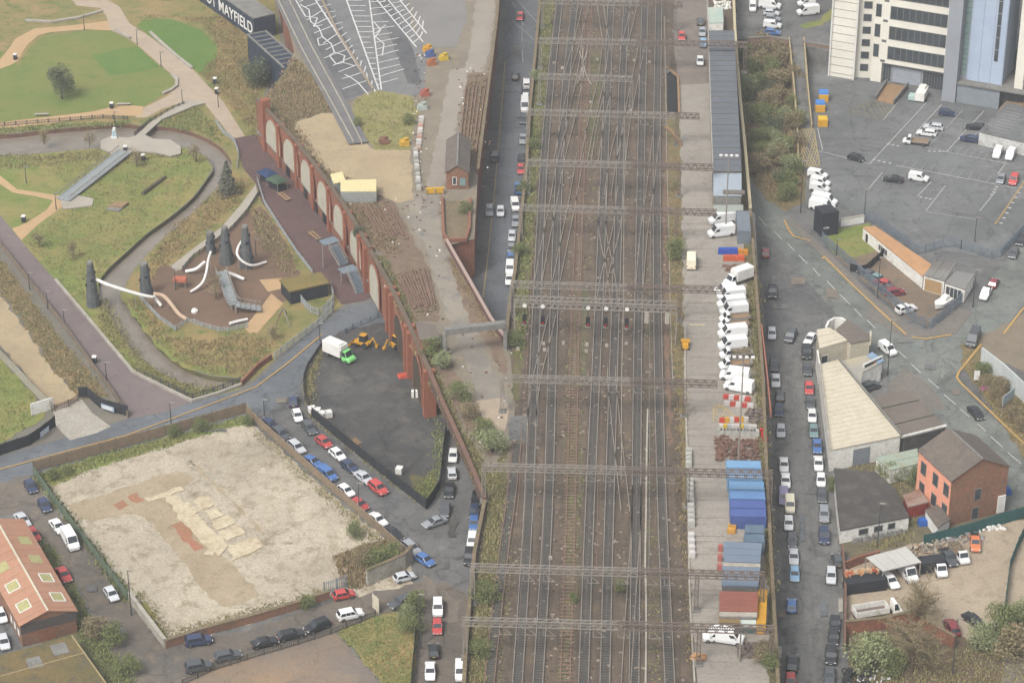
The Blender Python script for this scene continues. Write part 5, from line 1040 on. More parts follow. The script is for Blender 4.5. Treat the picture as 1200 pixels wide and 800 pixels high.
for s in (.02, .985): p = T0.lerp(T1, s)+facing(T0, T1)*.25; MB().bar(Vector((p.x, p.y, .1)), Vector((p.x, p.y, OH)), .35).build('downpipe', white, off)
M0 = G(1019.5,95); M1 = M0+UF*((G(1104,109.5)-M0).length)
oblock(T1+UB*1.5, M0+UB*1.5, 20, OH, owhite, 'link_bay'); oblock(M0, M1, 24, OH, owhite, 'main_wing', 5.2)
oblock(M0, M0+UF*2.6, 24, 5.2, owhite, 'main_wing_base'); oblock(M0+UF*2.6+UB*1.2, M1+UB*1.2, 22.5, 5.2, ogrey, 'undercroft')
LM = (M1-M0).length; ug = (G(1038,98)-M0).length/LM
for k in range(8):
    z = 6.5+5.1*k; w_ = window(off, M0, M1, ug, .985, z, z+3.05, glass, conc_gr, 'ribbon_window', bars=8, fw=.14)
for k in range(8):
    z = 6.6+5.1*k; window(off, M0, M1, .02, .085, z, z+3., glass, conc_gr); MB().add(*[[]]*2) if False else None
    m = MB(); panel(m, M0, M1, .12, .185, z-1.2, z-.6, facing(M0, M1), .05, .06); m.build('vent', mat('vent_grey', P(120,120,118), None, None), off)
for k in range(14): a_, b_ = T1+UB*1.5, M0+UB*1.5; window(off, a_, b_, .25, .7, 2.+3.2*k, 3.6+3.2*k, glass, conc_gr)
gf = M0+UF*2.6+UB*1.2; gl = M1+UB*1.2; window(off, gf, gl, .16, .62, .3, 4.2, mat('roller_shutter', P(176,182,188), P(166,172,180), None, s1=.8), conc_gr, 'roller_door'); window(off, gf, gl, .02, .13, .3, 4.2, glass, conc_gr, bars=2); window(off, gf, gl, .66, .98, .3, 4.2, glass, conc_gr, bars=6)
# pillar, glazed strip, blue tower, plinth
P0 = G(1103,118.5); P1 = P0+UF*(G(1119,120.5)-P0).length
oblock(P0, P1, 10, OH+2, ogrey, 'grey_pillar')
S0 = P1+UB*3; S1 = S0+UF*1.5; oblock(S0, S1, 8, OH+1, ogrey, 'glazed_slot'); 
for k in range(30): window(off, S0, S1, .08, .92, 6.4+1.3*k, 7.5+1.3*k, tealglass, conc_gr, 'slot_pane', fw=.06)
B0 = S1+UB*-.2; B1 = B0+UF*8.6; oblock(B0, B1, 11, OH+1, oblue, 'blue_tower', 5.)
for s in (.02, .34, .66, .98): m = MB(); panel(m, B0, B1, s-.006, s+.006, 5., OH, facing(B0, B1), .03, .05); m.build('panel_joint', ogrey, off)
for k in range(9): window(off, B0, B1, .72, .82, 11.+3.0*k, 13.8+3.0*k, glass, ogrey, 'slot_window', fw=.08)
m = MB()
for i in range(5): panel(m, B0, B1, .25+i*.1, .32+i*.1, 33.2, 34.6, facing(B0, B1), .05, .06)
m.build('sign_letters', mat('sign_red', P(170,110,100), None, None), off)
L0 = P1+UF*.1+UB*.6; oblock(L0, L0+UF*10.2, 9, 4.9, mat('plinth_grey', P(150,158,164), P(142,150,156), None, s1=.3), 'plinth'); L2 = L0-UB*.5; MB().prism([L2-UF*.0, L2+UF*16, L2+UF*16+UB*10, L2+UB*10], 4.9, 5.25).build('plinth_roof', conc_gr, off)
oblock(L0+UF*10.3+UB*2, L0+UF*15.5+UB*2, 6, 4.9, glass, 'entrance')
Q0 = B1+UF*3.0+UB*-.5; Q1 = Q0+UF*2.0; WD = (G(1200,72)-G(1183,98)).normalized()
q = [Q0, Q1, Q1+WD*26, Q0+WD*26+UB*1]; MB().prism(q, 5.3, OH-2).build('right_wing', owhite, off)
for k in range(8): window(off, Q1, Q1+WD*26, .03, .97, 6.9+4.9*k, 9.9+4.9*k, glass, conc_gr, 'ribbon_window', bars=8)
# garage ramp
rp = thing('garage_ramp', 'tan timber ramp leading up to the office garage door', 'ramp', G(1040,112)); a, b, c_, d_ = G(1039,97.5,.7), G(1064,101,.7), G(1047,123), G(1026,118)
lo = Vector((0, 0, -.6)); MB().add([a, b, c_+Vector((0,0,.1)), d_+Vector((0,0,.1)), a+lo, b+lo, c_+Vector((0,0,.05)), d_+Vector((0,0,.05))], [(0, 1, 2, 3), (7, 6, 5, 4), (0, 4, 5, 1), (1, 5, 6, 2), (2, 6, 7, 3), (3, 7, 4, 0)]).build('deck', woodm, rp)
for e, f in ((a, d_), (b, c_)): MB().bar(e+Vector((0, 0, .5)), f+Vector((0, 0, .7)), .25, 1.0).build('side_wall', conc_gr, rp)
# forklift-like white van stack at the garage, timber footbridge
o = thing('white_tanker', 'white tank trailer with pipes beside the garage ramp', 'trailer', G(1080,116)); p = G(1080,112,.9)
MB().box(p.x, p.y, .5, 2.2, 5.2, 1.9, -.3).build('tank', white, o); MB().box(p.x+.3, p.y+1.2, 2.4, 1.5, 2, .5, -.3).build('pipework', whitedirty, o); MB().box(p.x-2.2, p.y-.5, .3, 1.6, 2.2, 1., -.3).build('pump_unit', mat('mint_paint', P(190,214,206), None, None), o)
for s in (-1, 1): MB().tube([(p.x+s*.9-.15, p.y-1.4, .42), (p.x+s*.9+.15, p.y-1.4, .42)], .36, 10).build('wheel', rubber, o)
tb = thing('timber_ramp', 'tan plank ramp at the right edge beside the office', 'ramp', G(1185,128)); a, b = G(1181,130,1.), G(1212,96,3.6)
dv = (b-a); sd_ = Vector((-dv.y, dv.x, 0)).normalized()*2.2
for i in range(18):
    t0, t1 = i/18, (i+.9)/18; p, q = a+dv*t0, a+dv*t1; MB().add([p-sd_, p+sd_, q+sd_, q-sd_, p-sd_-Vector((0,0,.9)), p+sd_-Vector((0,0,.9)), q+sd_-Vector((0,0,.9)), q-sd_-Vector((0,0,.9))], [(0,1,2,3), (7,6,5,4), (0,4,5,1), (1,5,6,2), (2,6,7,3), (3,7,4,0)]).build('plank', woodm, tb)
# parking deck building with dirty white wall
pk, R_ = flat_building('parking_deck', 'low building with parking roof and dirty white wall', 'building', [(1147,154),(1180,120),(1230,132),(1230,174)], 3.4, mat('stained_white', P(226,226,222), P(206,204,198), P(172,168,160), s1=.5, s2=1.6, fine=.1, contrast=.35), MATS['car_park_asphalt'], 0)
for i in range(9):
    for (u0, u1) in ((.1, .42), (.55, .85)):
        p, q = R_[0].lerp(R_[1], .12+i*.09), R_[3].lerp(R_[2], .12+i*.09); a, b = p.lerp(q, u0), p.lerp(q, u1); MB().wall([a, b], .12, 3.4, 3.42).build('bay_line', linew_f, pk)
# ------------------------------------------------------------------ terrace retaining walls, ramp walls
retw = mat('retaining_wall_brown', P(150,128,112), P(136,118,104), None, s1=.4, fine=.15)
wall_thing('retaining_wall', [(876,49),(902,47.5),(924,51)], 5., .5, retw, 'brown retaining wall below the car lot left of the ramp', zpx=TZ, cap=conc_gr)
wall_thing('retaining_wall', [(942,53),(974,58),(1010,64)], 4.9, .5, retw, 'brown retaining wall below the lot behind the office', zpx=TZ, cap=conc_gr)
for a_, lab in (([(924.5,48,TZ),(930,100,2.4),(934,150,.1),(936,204,.1)], 'tan parapet along the left side of the ramp'), ([(942,48,TZ),(946,100,2.4),(951,150,.1)], 'tan parapet along the right side of the ramp')):
    pts = [G(x, y, z) for x, y, z in a_]; o = thing('ramp_parapet', lab, 'wall', (pts[0].x, pts[0].y, 0)); MB().wall(pts, .35, [-.5]*len(pts), [p.z+1. for p in pts]).build('wall', mat('parapet_tan', P(190,172,132), P(176,160,126), None, s1=.4), o)
# ------------------------------------------------------------------ black hoarding, tan hut, sheds and fences around the small yard
bh = thing('black_hoarding', 'big black boxed hoarding at the car park corner', 'hoarding', G(962.5,278)); f0, r0, l0 = G(962.5,278), G(981.5,275.5), G(953,269)
MB().prism([f0, r0, r0+(l0-f0), l0], .1, 5.6).build('box', mat('hoarding_black', P(54,56,62), P(62,64,70), None, s1=.4), bh); m = MB(); panel(m, f0, r0, .1, .45, 1.9, 2.3, facing(f0, r0), .03, .04); m.build('lettering', linew, bh)
for i in range(7): m = MB(); panel(m, f0, r0, i/7, i/7+.01, .1, 5.5, facing(f0, r0), .05, .06); m.build('board_joint', blackm, bh)
ww = wall_thing('low_white_wall', [(985,266),(1012,261)], 1.8, .3, white, 'low white wall right of the black hoarding', cap=conc_lt)
def gb_px(name, label, cat, roof, h, wm, rm, **k): return flat_building(name, label, cat, roof, h, wm, rm, **k)
th, R_ = gb_px('long_hut', 'long low hut with tan flat roof in the small yard', 'hut', [(1011,266),(1025,264.5),(1092,310),(1082,324)], 3., whitedirty, tanroof)
window(th, R_[0], R_[3], .28, .42, .9, 2.2, glass, white, bars=3); window(th, R_[0], R_[3], .06, .1, .2, 2.2, blackm, white, 'door')
s1_, R_ = gb_px('sheet_shed', 'grey shed with rough sheets on its roof beside the tan hut', 'shed', [(1082,322),(1097,306),(1121,308),(1107,329)], 3.6, whitedirty, sheet_mat('rough_sheet', P(156,154,148), P(124,120,114)), seams=5)
window(s1_, R_[0], R_[3], .1, .9, .2, 3.0, mat('plywood', P(184,152,110), None, None), white, 'shutter')
s2_, R_ = gb_px('sheet_shed', 'white fronted garage shed at the small yard corner', 'shed', [(1107,331),(1120,317),(1142,321),(1131,339)], 3.2, whitedirty, sheet_mat('rough_sheet2', P(148,146,142), P(132,130,126)))
window(s2_, R_[0], R_[3], .1, .85, .2, 2.6, glass, white, 'door', bars=3)
pile(1095, 308, 0, 4, 3, 3.9, 3, conc_gr, 'loose boards behind the rough sheet shed', 'board_pile', 'boards', 11)
bt = thing('boat_trailer', 'white boat on a trailer beside the garage shed', 'boat', G(1104,360)); p, q = G(1096,362,.6), G(1112,352,.6); dv = (q-p).normalized(); sv = Vector((-dv.y, dv.x, 0))
MB().add([p, p+sv*.9+dv*1.4, q+sv*.9, q-sv*.9, p-sv*.9+dv*1.4, p+Vector((0,0,.9)), p+sv*1.1+dv*1.2+Vector((0,0,.9)), q+sv*1.1+Vector((0,0,.9)), q-sv*1.1+Vector((0,0,.9)), p-sv*1.1+dv*1.2+Vector((0,0,.9))], [(0,4,3,2,1), (5,6,7,8,9), (0,1,6,5), (1,2,7,6), (2,3,8,7), (3,4,9,8), (4,0,5,9)]).build('hull', white, bt)
c_ = p.lerp(q, .7); MB().box(c_.x, c_.y, 1.5, 1.5, 1.8, .8, atan2(dv.y, dv.x)-pi/2, .8).build('cabin', whitedirty, bt)
for s in (-1, 1): e = p.lerp(q, .6)+sv*s*.8; MB().tube([e+sv*-.1+Vector((0,0,-.28)), e+sv*.1+Vector((0,0,-.28))], .3, 10).build('wheel', rubber, bt)
def fence(name, px, h, label, pm, postm=None, step=2.4, lvl=0., t=.08, pickets=False, cat='fence', gap=.12, zoff=.06):
    """panel fence: one child per panel and per post"""
    pts = GP(px, lvl); o = thing(name, label, cat, (pts[0].x, pts[0].y, lvl)); st = along(pts, step); tot = [p for p, _ in st]+[pts[-1]]
    for i in range(len(tot)-1):
        a, b = tot[i], tot[i+1]
        if (b-a).length < .2: continue
        if pickets:
            m = MB(); k = max(3, int((b-a).length/.32))
            for j in range(k): p = a.lerp(b, (j+.5)/k); m.box(p.x, p.y, lvl+zoff+gap, .1, .06, h-gap)
            m.bar(a+Vector((0,0,h*.85)), b+Vector((0,0,h*.85)), .06); m.bar(a+Vector((0,0,h*.25)), b+Vector((0,0,h*.25)), .06); m.build('panel', pm, o)
        else: MB().wall([a, b], t, lvl+zoff+gap, lvl+h-random.uniform(0, .06)).build('panel', pm, o)
    for p in tot: MB().box(p.x, p.y, lvl+zoff, .14, .14, h+.1).build('post', postm or pm, o)
    return o
galvf = mat('galvanised_fence', P(134,146,156), P(124,136,146), None, s1=.6)
fence('palisade_fence', [(963,283),(1000,316),(1040,352),(1070,377),(1088,387),(1106,373),(1130,352)], 2.3, 'grey palisade fence round the small yard corner', galvf, pickets=True)
fence('palisade_fence', [(1011,257),(1030,264),(1076,300),(1110,289),(1126,292)], 2.2, 'grey palisade fence behind the tan roofed hut', galvf, pickets=True)
fence('palisade_fence', [(1126,292),(1162,304),(1172,302),(1230,240)], 2.2, 'grey palisade fence along the right edge of the car park', galvf, pickets=True)
fence('timber_fence', [(996,318),(1012,322),(1036,300)], 1.9, 'dark timber fence beside the grass triangle', blackm)
# ------------------------------------------------------------------ workshops right of the east street
w1, R_ = gb_px('workshop', 'small cream roofed workshop at the street junction', 'workshop', [(957,386),(972,383.5),(994,398.5),(960.5,408)], 4.6, cream, cream, seams=5, sdir=0)
window(w1, R_[3], R_[2], .1, .3, 1., 2.6)
w1b, R_ = gb_px('workshop', 'brown pitched workshop roof at the street junction', 'workshop', [(980,385),(993,374),(1020,392),(1020,398),(997,402)], 4.7, cream, greyroof)
MB().wall([R_[2], R_[3]], .3, 3.5, 5.6).build('gable_board', cream, w1b)
rw = wall_thing('curved_wall', [(968,383),(971,376),(978,372),(986,372),(991,375)], 4.4, .4, whitedirty, 'curved white wall at the end of the small workshop', zpx=4.4)
w2, R_ = gb_px('workshop', 'large cream corrugated roof workshop beside the east street', 'workshop', [(961,427),(983,421),(1056,510),(973,527)], 4.8, whitedirty, cream)
for i in range(20):
    p, q = R_[0].lerp(R_[3], (i+.5)/20), R_[1].lerp(R_[2], (i+.5)/20); MB().bar(p+Vector((0,0,.03)), q+Vector((0,0,.03)), .08, .06).build('roof_seam', mat('cream_seam', P(216,205,180), None, None), w2)
MB().wall([R_[1], R_[2]], .35, 4.8, 5.2).build('parapet', conc_gr, w2); MB().wall([R_[0], R_[3]], .35, 4.8, 5.15).build('gutter', conc_lt, w2); window(w2, R_[3]+Vector((0,.1,0)), R_[2]+Vector((0,.1,0)), .34, .56, .3, 3.6, sheet_mat('grey_shutter', P(150,158,168), P(136,144,154)), conc_gr, 'shutter', bars=5)
wg = wall_thing('yard_wall', [(958,410),(961,428)], 4.2, .3, whitedirty, 'white wall closing the gap between the workshops', zpx=4.2)
w2b, R_ = gb_px('workshop', 'small grey and cream roofed workshop behind the billboard', 'workshop', [(986,423),(1014,416),(1034,424),(1011,436),(1008,452)], 4.2, whitedirty, sheet_mat('grey_cream_sheet', P(196,184,152), P(164,164,164)))
MB().prism(GP([(1016,417),(1022,413),(1036,423),(1030,427)], 4.3), 4.2, 4.5).build('blue_roof', sheet_mat('blue_roof_sheet', P(150,174,196), P(140,162,186)), w2b)
bb = thing('billboard', 'black billboard with orange food advert beside the diagonal street', 'billboard', G(1012,462)); a, b = G(1011.5,447,1.2), G(1032.5,437,1.2); a.z = b.z = 0
n_ = facing(a, b); fm = MB(); panel(fm, a, b, -.03, 1.03, 1.3, 5.0, n_, 0, .25); fm.build('frame', white, bb); m = MB(); panel(m, a, b, .03, .97, 1.55, 4.75, n_, .05, .05); bd = m.build('poster', blackm, bb)
for u0, u1, z0, z1, cc in ((.5, .93, 2.1, 4.5, (226,140,60)), (.56, .84, 2.5, 3.6, (244,196,110)), (.6, .9, 3.7, 4.4, (206,100,50)), (.08, .42, 2.9, 3.2, (220,214,206)), (.08, .36, 2.4, 2.6, (190,110,60))):
    m = MB(); panel(m, a, b, u0, u1, z0, z1, n_, .07+.004*z1, .02); m.v = [tuple(Vector(v)-wloc(bb)) for v in m.v]; m.build('print', mat('print%d' % cc[0], P(*cc), None, None), bd, world=False)
for t in (.1, .9): p = a.lerp(b, t)-n_*.3; MB().box(p.x, p.y, .08, .25, .25, 4.5).build('post', galv, bb)
w3, R_ = gb_px('workshop', 'brown grey flat roofed workshop with open front', 'workshop', [(1016,466),(1064,456),(1109,499),(1056,512.5)], 4., feltroof, greyroof)
for t in (.3, .7): p, q = R_[0].lerp(R_[3], t), R_[1].lerp(R_[2], t); MB().bar(p+Vector((0,0,.05)), q+Vector((0,0,.05)), .2, .12).build('roof_seam', feltroof, w3)
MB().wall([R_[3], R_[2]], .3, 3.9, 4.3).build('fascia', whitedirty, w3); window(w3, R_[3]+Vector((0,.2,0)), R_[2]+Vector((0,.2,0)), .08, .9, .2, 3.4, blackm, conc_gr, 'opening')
w4, R_ = gb_px('green_shed', 'pale green rusty roofed shed left of the brick house', 'shed', [(1026,536),(1075,525),(1077,543),(1043,551)], 3., whitedirty, mat('pale_green_rust', P(176,188,170), P(166,180,162), P(178,150,112), s1=.3, s2=.35, fine=.05), seams=4)
A_, B_ = G(1110,617), G(1176.5,600); D_ = G(1078,523,9.6); dep = 10.8
bhs, A_, B_, C_, D2_ = gable_building('brick_house', 'two storey brick house with salmon painted side and dark roof', 'house', A_, B_, dep, 9.6, 12.6, brick_br, darkroof)
salm = mat('salmon_paint', P(232,160,132,1.3), P(220,152,124,1.3), None, s1=.4)
m = MB(); n_ = facing(A_, D2_); panel(m, A_, D2_, 0, 1, .1, 9.5, n_, .05, .1); m.build('painted_wall', salm, bhs)
for i, u in enumerate((.12, .45, .82)):
    for z in (1.6, 5.8): window(bhs, A_+n_*.06, D2_+n_*.06, u-.07, u+.07, z, z+2.3, glass, conc_gr)
window(bhs, A_, B_, .42, .52, .3, 2.6, glass, conc_gr, 'door'); window(bhs, A_, B_, .44, .54, 4.2, 6.4, glass, conc_gr)
m = MB(); panel(m, A_, B_, .86, .99, .3, 3.8, facing(A_, B_), .25, .25); m.build('white_board', white, bhs)
lt, R_ = gb_px('lean_to', 'small dark roofed lean-to with white doors against the brick house', 'shed', [(1084,597),(1100,590),(1114,608),(1099,618)], 2.6, white, darkroof)
rs, R_ = gb_px('red_shed', 'red plank shed with rusty sheet roof', 'shed', [(1058,580),(1078,572),(1088,588),(1064,594)], 2.6, mat('red_planks', P(170,70,58), P(150,62,54), None, s1=.8), sheet_mat('rusty_sheet', P(178,170,160), P(150,110,90)), seams=4)
ws, R_ = gb_px('white_workshop', 'low workshop with dark felt roof and white front wall', 'workshop', [(977,548),(1026,553),(1048,572),(1066,605),(984.5,621),(981,593)], 3., whitedirty, feltroof)
for u in ((.28, .4), (.5, .61), (.7, .79)): window(ws, R_[4]+Vector((0,.1,0)), R_[3]+Vector((0,.1,0)), u[0], u[1], 1.2, 2.2, glass, conc_gr)
cl = MB()
for i in range(60):
    t = random.random(); p = G(1000+60*t, 636-12*t); cl.box(p.x, p.y, .09, random.uniform(.3, .9), .5, random.uniform(.3, 1.), random.random()*3, .6)
single(cl, 'rubble_bank', conc_gr, 'grey rubble along the foot of the white workshop wall', 'rubble', kind='stuff')
# ------------------------------------------------------------------ lorry yard
tealm = mat('teal_mesh', P(58,100,98), P(66,110,106), None, s1=.4)
fence('screen_fence', [(1082,641),(1110,634),(1140,626),(1170,616),(1215,603)], 2.6, 'dark teal screened fence along the back of the lorry yard', tealm)
fence('screen_fence', [(1215,603),(1194,640),(1183,668),(1177,716)], 2.4, 'dark teal screened fence on the right of the lorry yard', tealm)
cn = thing('yard_canopy', 'large pale sheet canopy over the lorry yard', 'canopy', G(1040,668)); R_ = GP([(1015,652.5),(1062,640),(1080,658),(1035,669)], 3.2)
for i in range(7):
    t0, t1 = i/7, (i+.96)/7; MB().prism([R_[0].lerp(R_[1], t0), R_[0].lerp(R_[1], t1), R_[3].lerp(R_[2], t1), R_[3].lerp(R_[2], t0)], 3.05, 3.2+.04*(i % 2)).build('roof_sheet', sheet_mat('canopy_sheet', P(214,212,204), P(200,198,190)), cn)
for p in R_: MB().box(p.x*.98+.02*R_[0].x, p.y, .1, .2, .2, 2.95).build('post', galv, cn)
BK = ('black', P(56,58,62), P(64,66,70)); c_ = container(1014, 677, 0, BK, 'black open topped container below the canopy', 7., 2.5, 2.3, .25, 0.)
container(1092, 655, 0, BK, 'black box trailer right of the canopy', 4.4, 2.3, 2.2, .25, 0.)
pile(1011, 671, 2.3, 6, 1.6, .9, 60, mat('mixed_scrap', P(206,170,120), P(190,90,60), P(216,206,190), s1=.8, s2=1.2, contrast=.3), 'orange and red junk piled on the black container', 'junk_pile', 'junk', 12, .25)
pile(1090, 645, 0, 8, 4, 2.2, 110, mat('mixed_scrap2', P(176,146,110), P(150,150,150), P(214,200,176), s1=.8, s2=1.2, contrast=.3), 'heap of timber and scrap behind the yard vans', 'junk_pile', 'junk', 13, .3)
pile(1118, 633, 0, 10, 2.5, 1.4, 80, mat('mixed_scrap3', P(206,204,200), P(120,126,130), P(150,110,90), s1=.8, s2=1.2, contrast=.3), 'heap of white and grey scrap along the teal fence', 'junk_pile', 'junk', 14, .25)
pile(1160, 620, 0, 5, 1.4, .7, 26, white, 'white boards lying by the teal fence', 'board_pile', 'boards', 15, .3)
pile(1020, 796, 0, 7, 5, 1.4, 30, white, 'white sheets under a heap of old tyres', 'sheet_pile', 'sheets', 16)
for i in range(34):
    x, y = 988+random.random()*34, 784+random.random()*18; p = G(x, y, 1.2); m = MB(); a = random.random()*3; k = 10
    pts = [Vector((p.x+.36*cos(2*pi*j/k), p.y+.36*sin(2*pi*j/k), 1.1+random.random()*.0+.25*sin(2*pi*j/k+a))) for j in range(k+1)]
    m.tube(pts, .13, 5, False); single(m, 'old_tyre', rubber, 'old black tyre on the heap at the bottom beside the bushes', 'tyre', 'old tyres on the heap')
wall_thing('rusty_wall', [(986.5,650),(990,690),(990,720),(989,765)], 2., .4, rust, 'rusty sheet wall between the east street and the lorry yard', z0=.09)
wall_thing('brick_yard_wall', [(990,742),(1030,738),(1068,730),(1092,744),(1118,760)], 2.4, .5, brick, 'broken red brick wall under the bare tree', z0=.09, cap=rubble)
o = wall_thing('brick_yard_wall', [(990,668),(1010,660),(1030,655)], 1.8, .4, brick, 'short brick wall behind the canopy', z0=.09)
# sign yard on the far right: white hoarding and road sign
wall_thing('white_hoarding', [(1149,428),(1175,448),(1215,486)], 4., .3, mat('hoarding_pale', P(214,218,214), P(202,208,206), None, s1=.4), 'long pale hoarding wall beside the diagonal street', z0=.1)
rsg = thing('road_sign', 'pale road direction sign on two posts beside the diagonal street', 'sign', G(1174,487)); a, b = G(1173.5,487), G(1185,478)
for p in (a, b): MB().box(p.x, p.y, .1, .16, .16, 4.2).build('post', galv, rsg)
m = MB(); panel(m, a, b, -.1, 1.15, 2.2, 4.4, facing(a, b), .15, .08); bd = m.build('board', mat('sign_back', P(196,204,204), None, None), rsg)
for i in range(3): m = MB(); panel(m, a, b, .0, 1.05, 2.45+i*.65, 2.75+i*.65, facing(a, b), .17, .02); m.build('sign_line', mat('sign_text', P(130,150,156), None, None), rsg)
sb = thing('estate_board', 'white board on posts at the street corner', 'sign', G(1143,450)); a, b = G(1140.5,450), G(1147,450); m = MB(); panel(m, a, b, 0, 1, 1., 3.0, facing(a, b), .1, .08); m.build('board', white, sb)
for p in (a, b): MB().box(p.x, p.y, .1, .12, .12, 2.9).build('post', galv, sb)
pile(1154, 455, .1, 1.2, .8, .6, 14, mat('magenta', P(190,90,160), None, None), 'magenta plastic litter below the white hoarding', 'litter', 'litter', 20)
# ------------------------------------------------------------------ bottom left factory and mossy roof
A_, B_ = G(27,758), G(91,741); fac, A_, B_, C_, D2_ = gable_building('factory', 'brick factory with terracotta sheet roof and pale rooflights', 'factory', A_, B_, (G(16,613,4.4)-G(88,716,4.4)).length, 4.4, 5.9, brick_br, orangeroof, over=.3, sheets=26)
m = MB(); n_ = facing(A_, B_); panel(m, A_, B_, -.01, 1.01, 2.6, 4.45, n_, .06, .1); m.build('fascia', mat('dark_fascia', P(98,90,86), None, None), fac)
u_ = (B_-A_).normalized(); k_ = (5.9-4.4)/((A_-B_).length/2); Mid = (A_+B_)/2; nb = -n_
for side in (-1, 1):
    for i in range(7):
        if 4.0+i*6.2 > (G(16,613,4.4)-G(88,716,4.4)).length-2: continue
        c_ = Mid+u_*side*2.9+nb*(4.0+i*6.2); z = 5.9-k_*2.9+.24; q = []
        for a, b in ((-1.0, -1.3), (1.0, -1.3), (1.0, 1.3), (-1.0, 1.3)): p = c_+u_*a+nb*b; q.append(Vector((p.x, p.y, z-k_*a*side)))
        MB().add(q+[p-Vector((0,0,.1)) for p in q], [(0,1,2,3), (7,6,5,4), (0,4,5,1), (1,5,6,2), (2,6,7,3), (3,7,4,0)]).build('rooflight', mat('rooflight_glass', P(192,186,130), P(178,174,124), None, s1=1.), fac)
        if i < 2:
            r = MB()
            for j in range(4): r.bar(q[j], q[(j+1) % 4], .16)
            r.build('rooflight_frame', white, fac)
window(fac, A_, B_, .3, .62, .2, 2.4, brick, brick_br, 'door')
for i in range(3): window(fac, A_, D2_, .04+i*.07, .08+i*.07, 1.2, 2.6, white, conc_gr)
mr, R_ = gb_px('mossy_roof_shed', 'low shed with mossy brown patched roof at the bottom left', 'shed', [(-10,770),(86,744),(124,800),(140,840),(-20,850)], 2.6, brick_br, mossroof)
for q in ([(58,756),(76,752),(82,764),(64,768)], [(30,772),(46,768),(52,780),(34,784)]): MB().prism(GP(q, 2.62), 2.6, 2.66).build('roof_patch', conc_gr, mr)
for a, b in (((84,744),(124,800)), ((0,792),(100,764))): MB().bar(G(*a, 2.65), G(*b, 2.65), .25, .12).build('roof_ridge', mat('moss_ridge', P(170,152,112), None, None), mr)
# ------------------------------------------------------------------ plot walls and fences, left side
panelc = mat('panel_fence_conc', P(158,138,112), P(144,126,104), P(128,116,98), s1=.5, s2=1.5, fine=.1); postc = mat('fence_post_conc', P(120,100,82), P(108,92,78), None)
fence('panel_fence', [(40,553),(120,531),(200,509),(288,484)], 2.3, 'brown concrete panel fence along the south street side of the sandy plot', panelc, postc, 3.2, t=.15)
fence('panel_fence', [(289,484),(302,498),(360,550),(430,611),(482,657)], 1.9, 'brown panel fence between the sandy plot and the parked cars', panelc, postc, 2.6, t=.2)
fence('mesh_fence', [(40,556),(62,588),(100,638),(150,704)], 2., 'green mesh fence along the west side of the sandy plot', mat('green_mesh', P(116,130,108), P(104,120,100), None, s1=.5), mat('green_post', P(76,96,80), None, None), 3.)
wall_thing('plot_wall', [(152,703),(172,730),(194,759)], 1.7, .5, conc_lt, 'pale low concrete wall at the bottom corner of the sandy plot', cap=conc_lt)
wall_thing('plot_wall', [(194,759),(236,745),(300,728),(350,713),(386,701)], 1.5, .5, brick_br, 'brown rubble wall along the lower lane', cap=rubble)
wall_thing('plot_wall', [(430,686),(452,677),(474,667),(483,657)], 3.2, .5, mat('stained_white_wall', P(200,196,184), P(176,172,158), P(150,146,126), s1=.4, s2=1., contrast=.35), 'stained white corner wall at the end of the sandy plot', cap=rubble)
fence('site_gate', [(380,697),(393,693),(406,688)], 2.6, 'open mesh gate at the lower edge of the sandy plot', galvf, pickets=True, cat='gate')
fence('board_gate', [(437,712),(444,719)], 3., 'cream board gate post beside the lower lane', cream, cat='gate', step=1.3)
blk = mat('black_hoarding_board', P(52,54,58), P(60,62,66), None, s1=.6)
fence('black_fence', [(380,402),(360,432),(355,448),(357,466),(366,489)], 1.2, 'low dark fence on the curved west side of the dark lot', mat('dark_rail', P(84,80,76), None, None), None, 2.4)
fence('black_fence', [(366,489),(398,516),(430,542),(464,569),(500,597)], 2.2, 'black board fence between the dark lot and the parked cars', blk, None, 2.4, t=.12)
fence('black_fence', [(500,597),(509,585),(516,572),(519,540),(523,505)], 2.2, 'black board fence of the dark lot facing the bridge street', blk, None, 2.4, t=.12)
fence('black_hoarding_fence', [(93,466),(100,463),(118,479),(136,484),(150,488)], 2.4, 'black site hoarding with pale blue sign beside the brick walk', blk, None, 2.4, t=.12)
fence('black_hoarding_fence', [(-20,541),(0,534),(38,521),(65,500)], 2.4, 'black site hoarding with pale sign at the left edge', blk, None, 2.4, t=.12)
for a, b, lb in (((120,481),(135,486),'pale blue lettered sign on the black hoarding beside the walk'), ((47,516),(57,508),'pale lettered sign on the left black hoarding')):
    a, b = G(*a), G(*b); m = MB(); n_ = facing(a, b); panel(m, a, b, 0, 1, .7, 1.7, n_, .25, .1); o = single(m, 'hoarding_sign', mat('sign_pale', P(150,176,206), P(190,200,210), None, s1=2.), lb, 'sign')
    for i in range(2): m = MB(); panel(m, a, b, .1, .9, .9+i*.35, 1.1+i*.35, n_, .28, .02); m.build('lettering', white, o)
wall_thing('white_hoarding', [(37,487),(63,479)], 2.6, .2, whitedirty, 'dirty white hoarding at the site gateway')
fence('chain_fence', [(-10,410),(18,438),(40,462),(60,482)], 2.2, 'pale chain link fence beside the site dirt lane', mat('chain_link', P(176,170,152), P(160,154,138), None), None, 2.6)
fence('field_gate', [(64,482),(80,477),(92,470)], 1.5, 'rusty field gate across the site gateway', rust, rust, 3., pickets=True, cat='gate')
fence('timber_fence', [(-30,252),(0,289),(38,337),(76,386),(112,436),(131,461),(150,490)], 1.5, 'weathered timber fence along the lower side of the brick walk', mat('timber_fence_wood', P(146,130,110), P(132,118,102), None, s1=.8), None, 2.6)
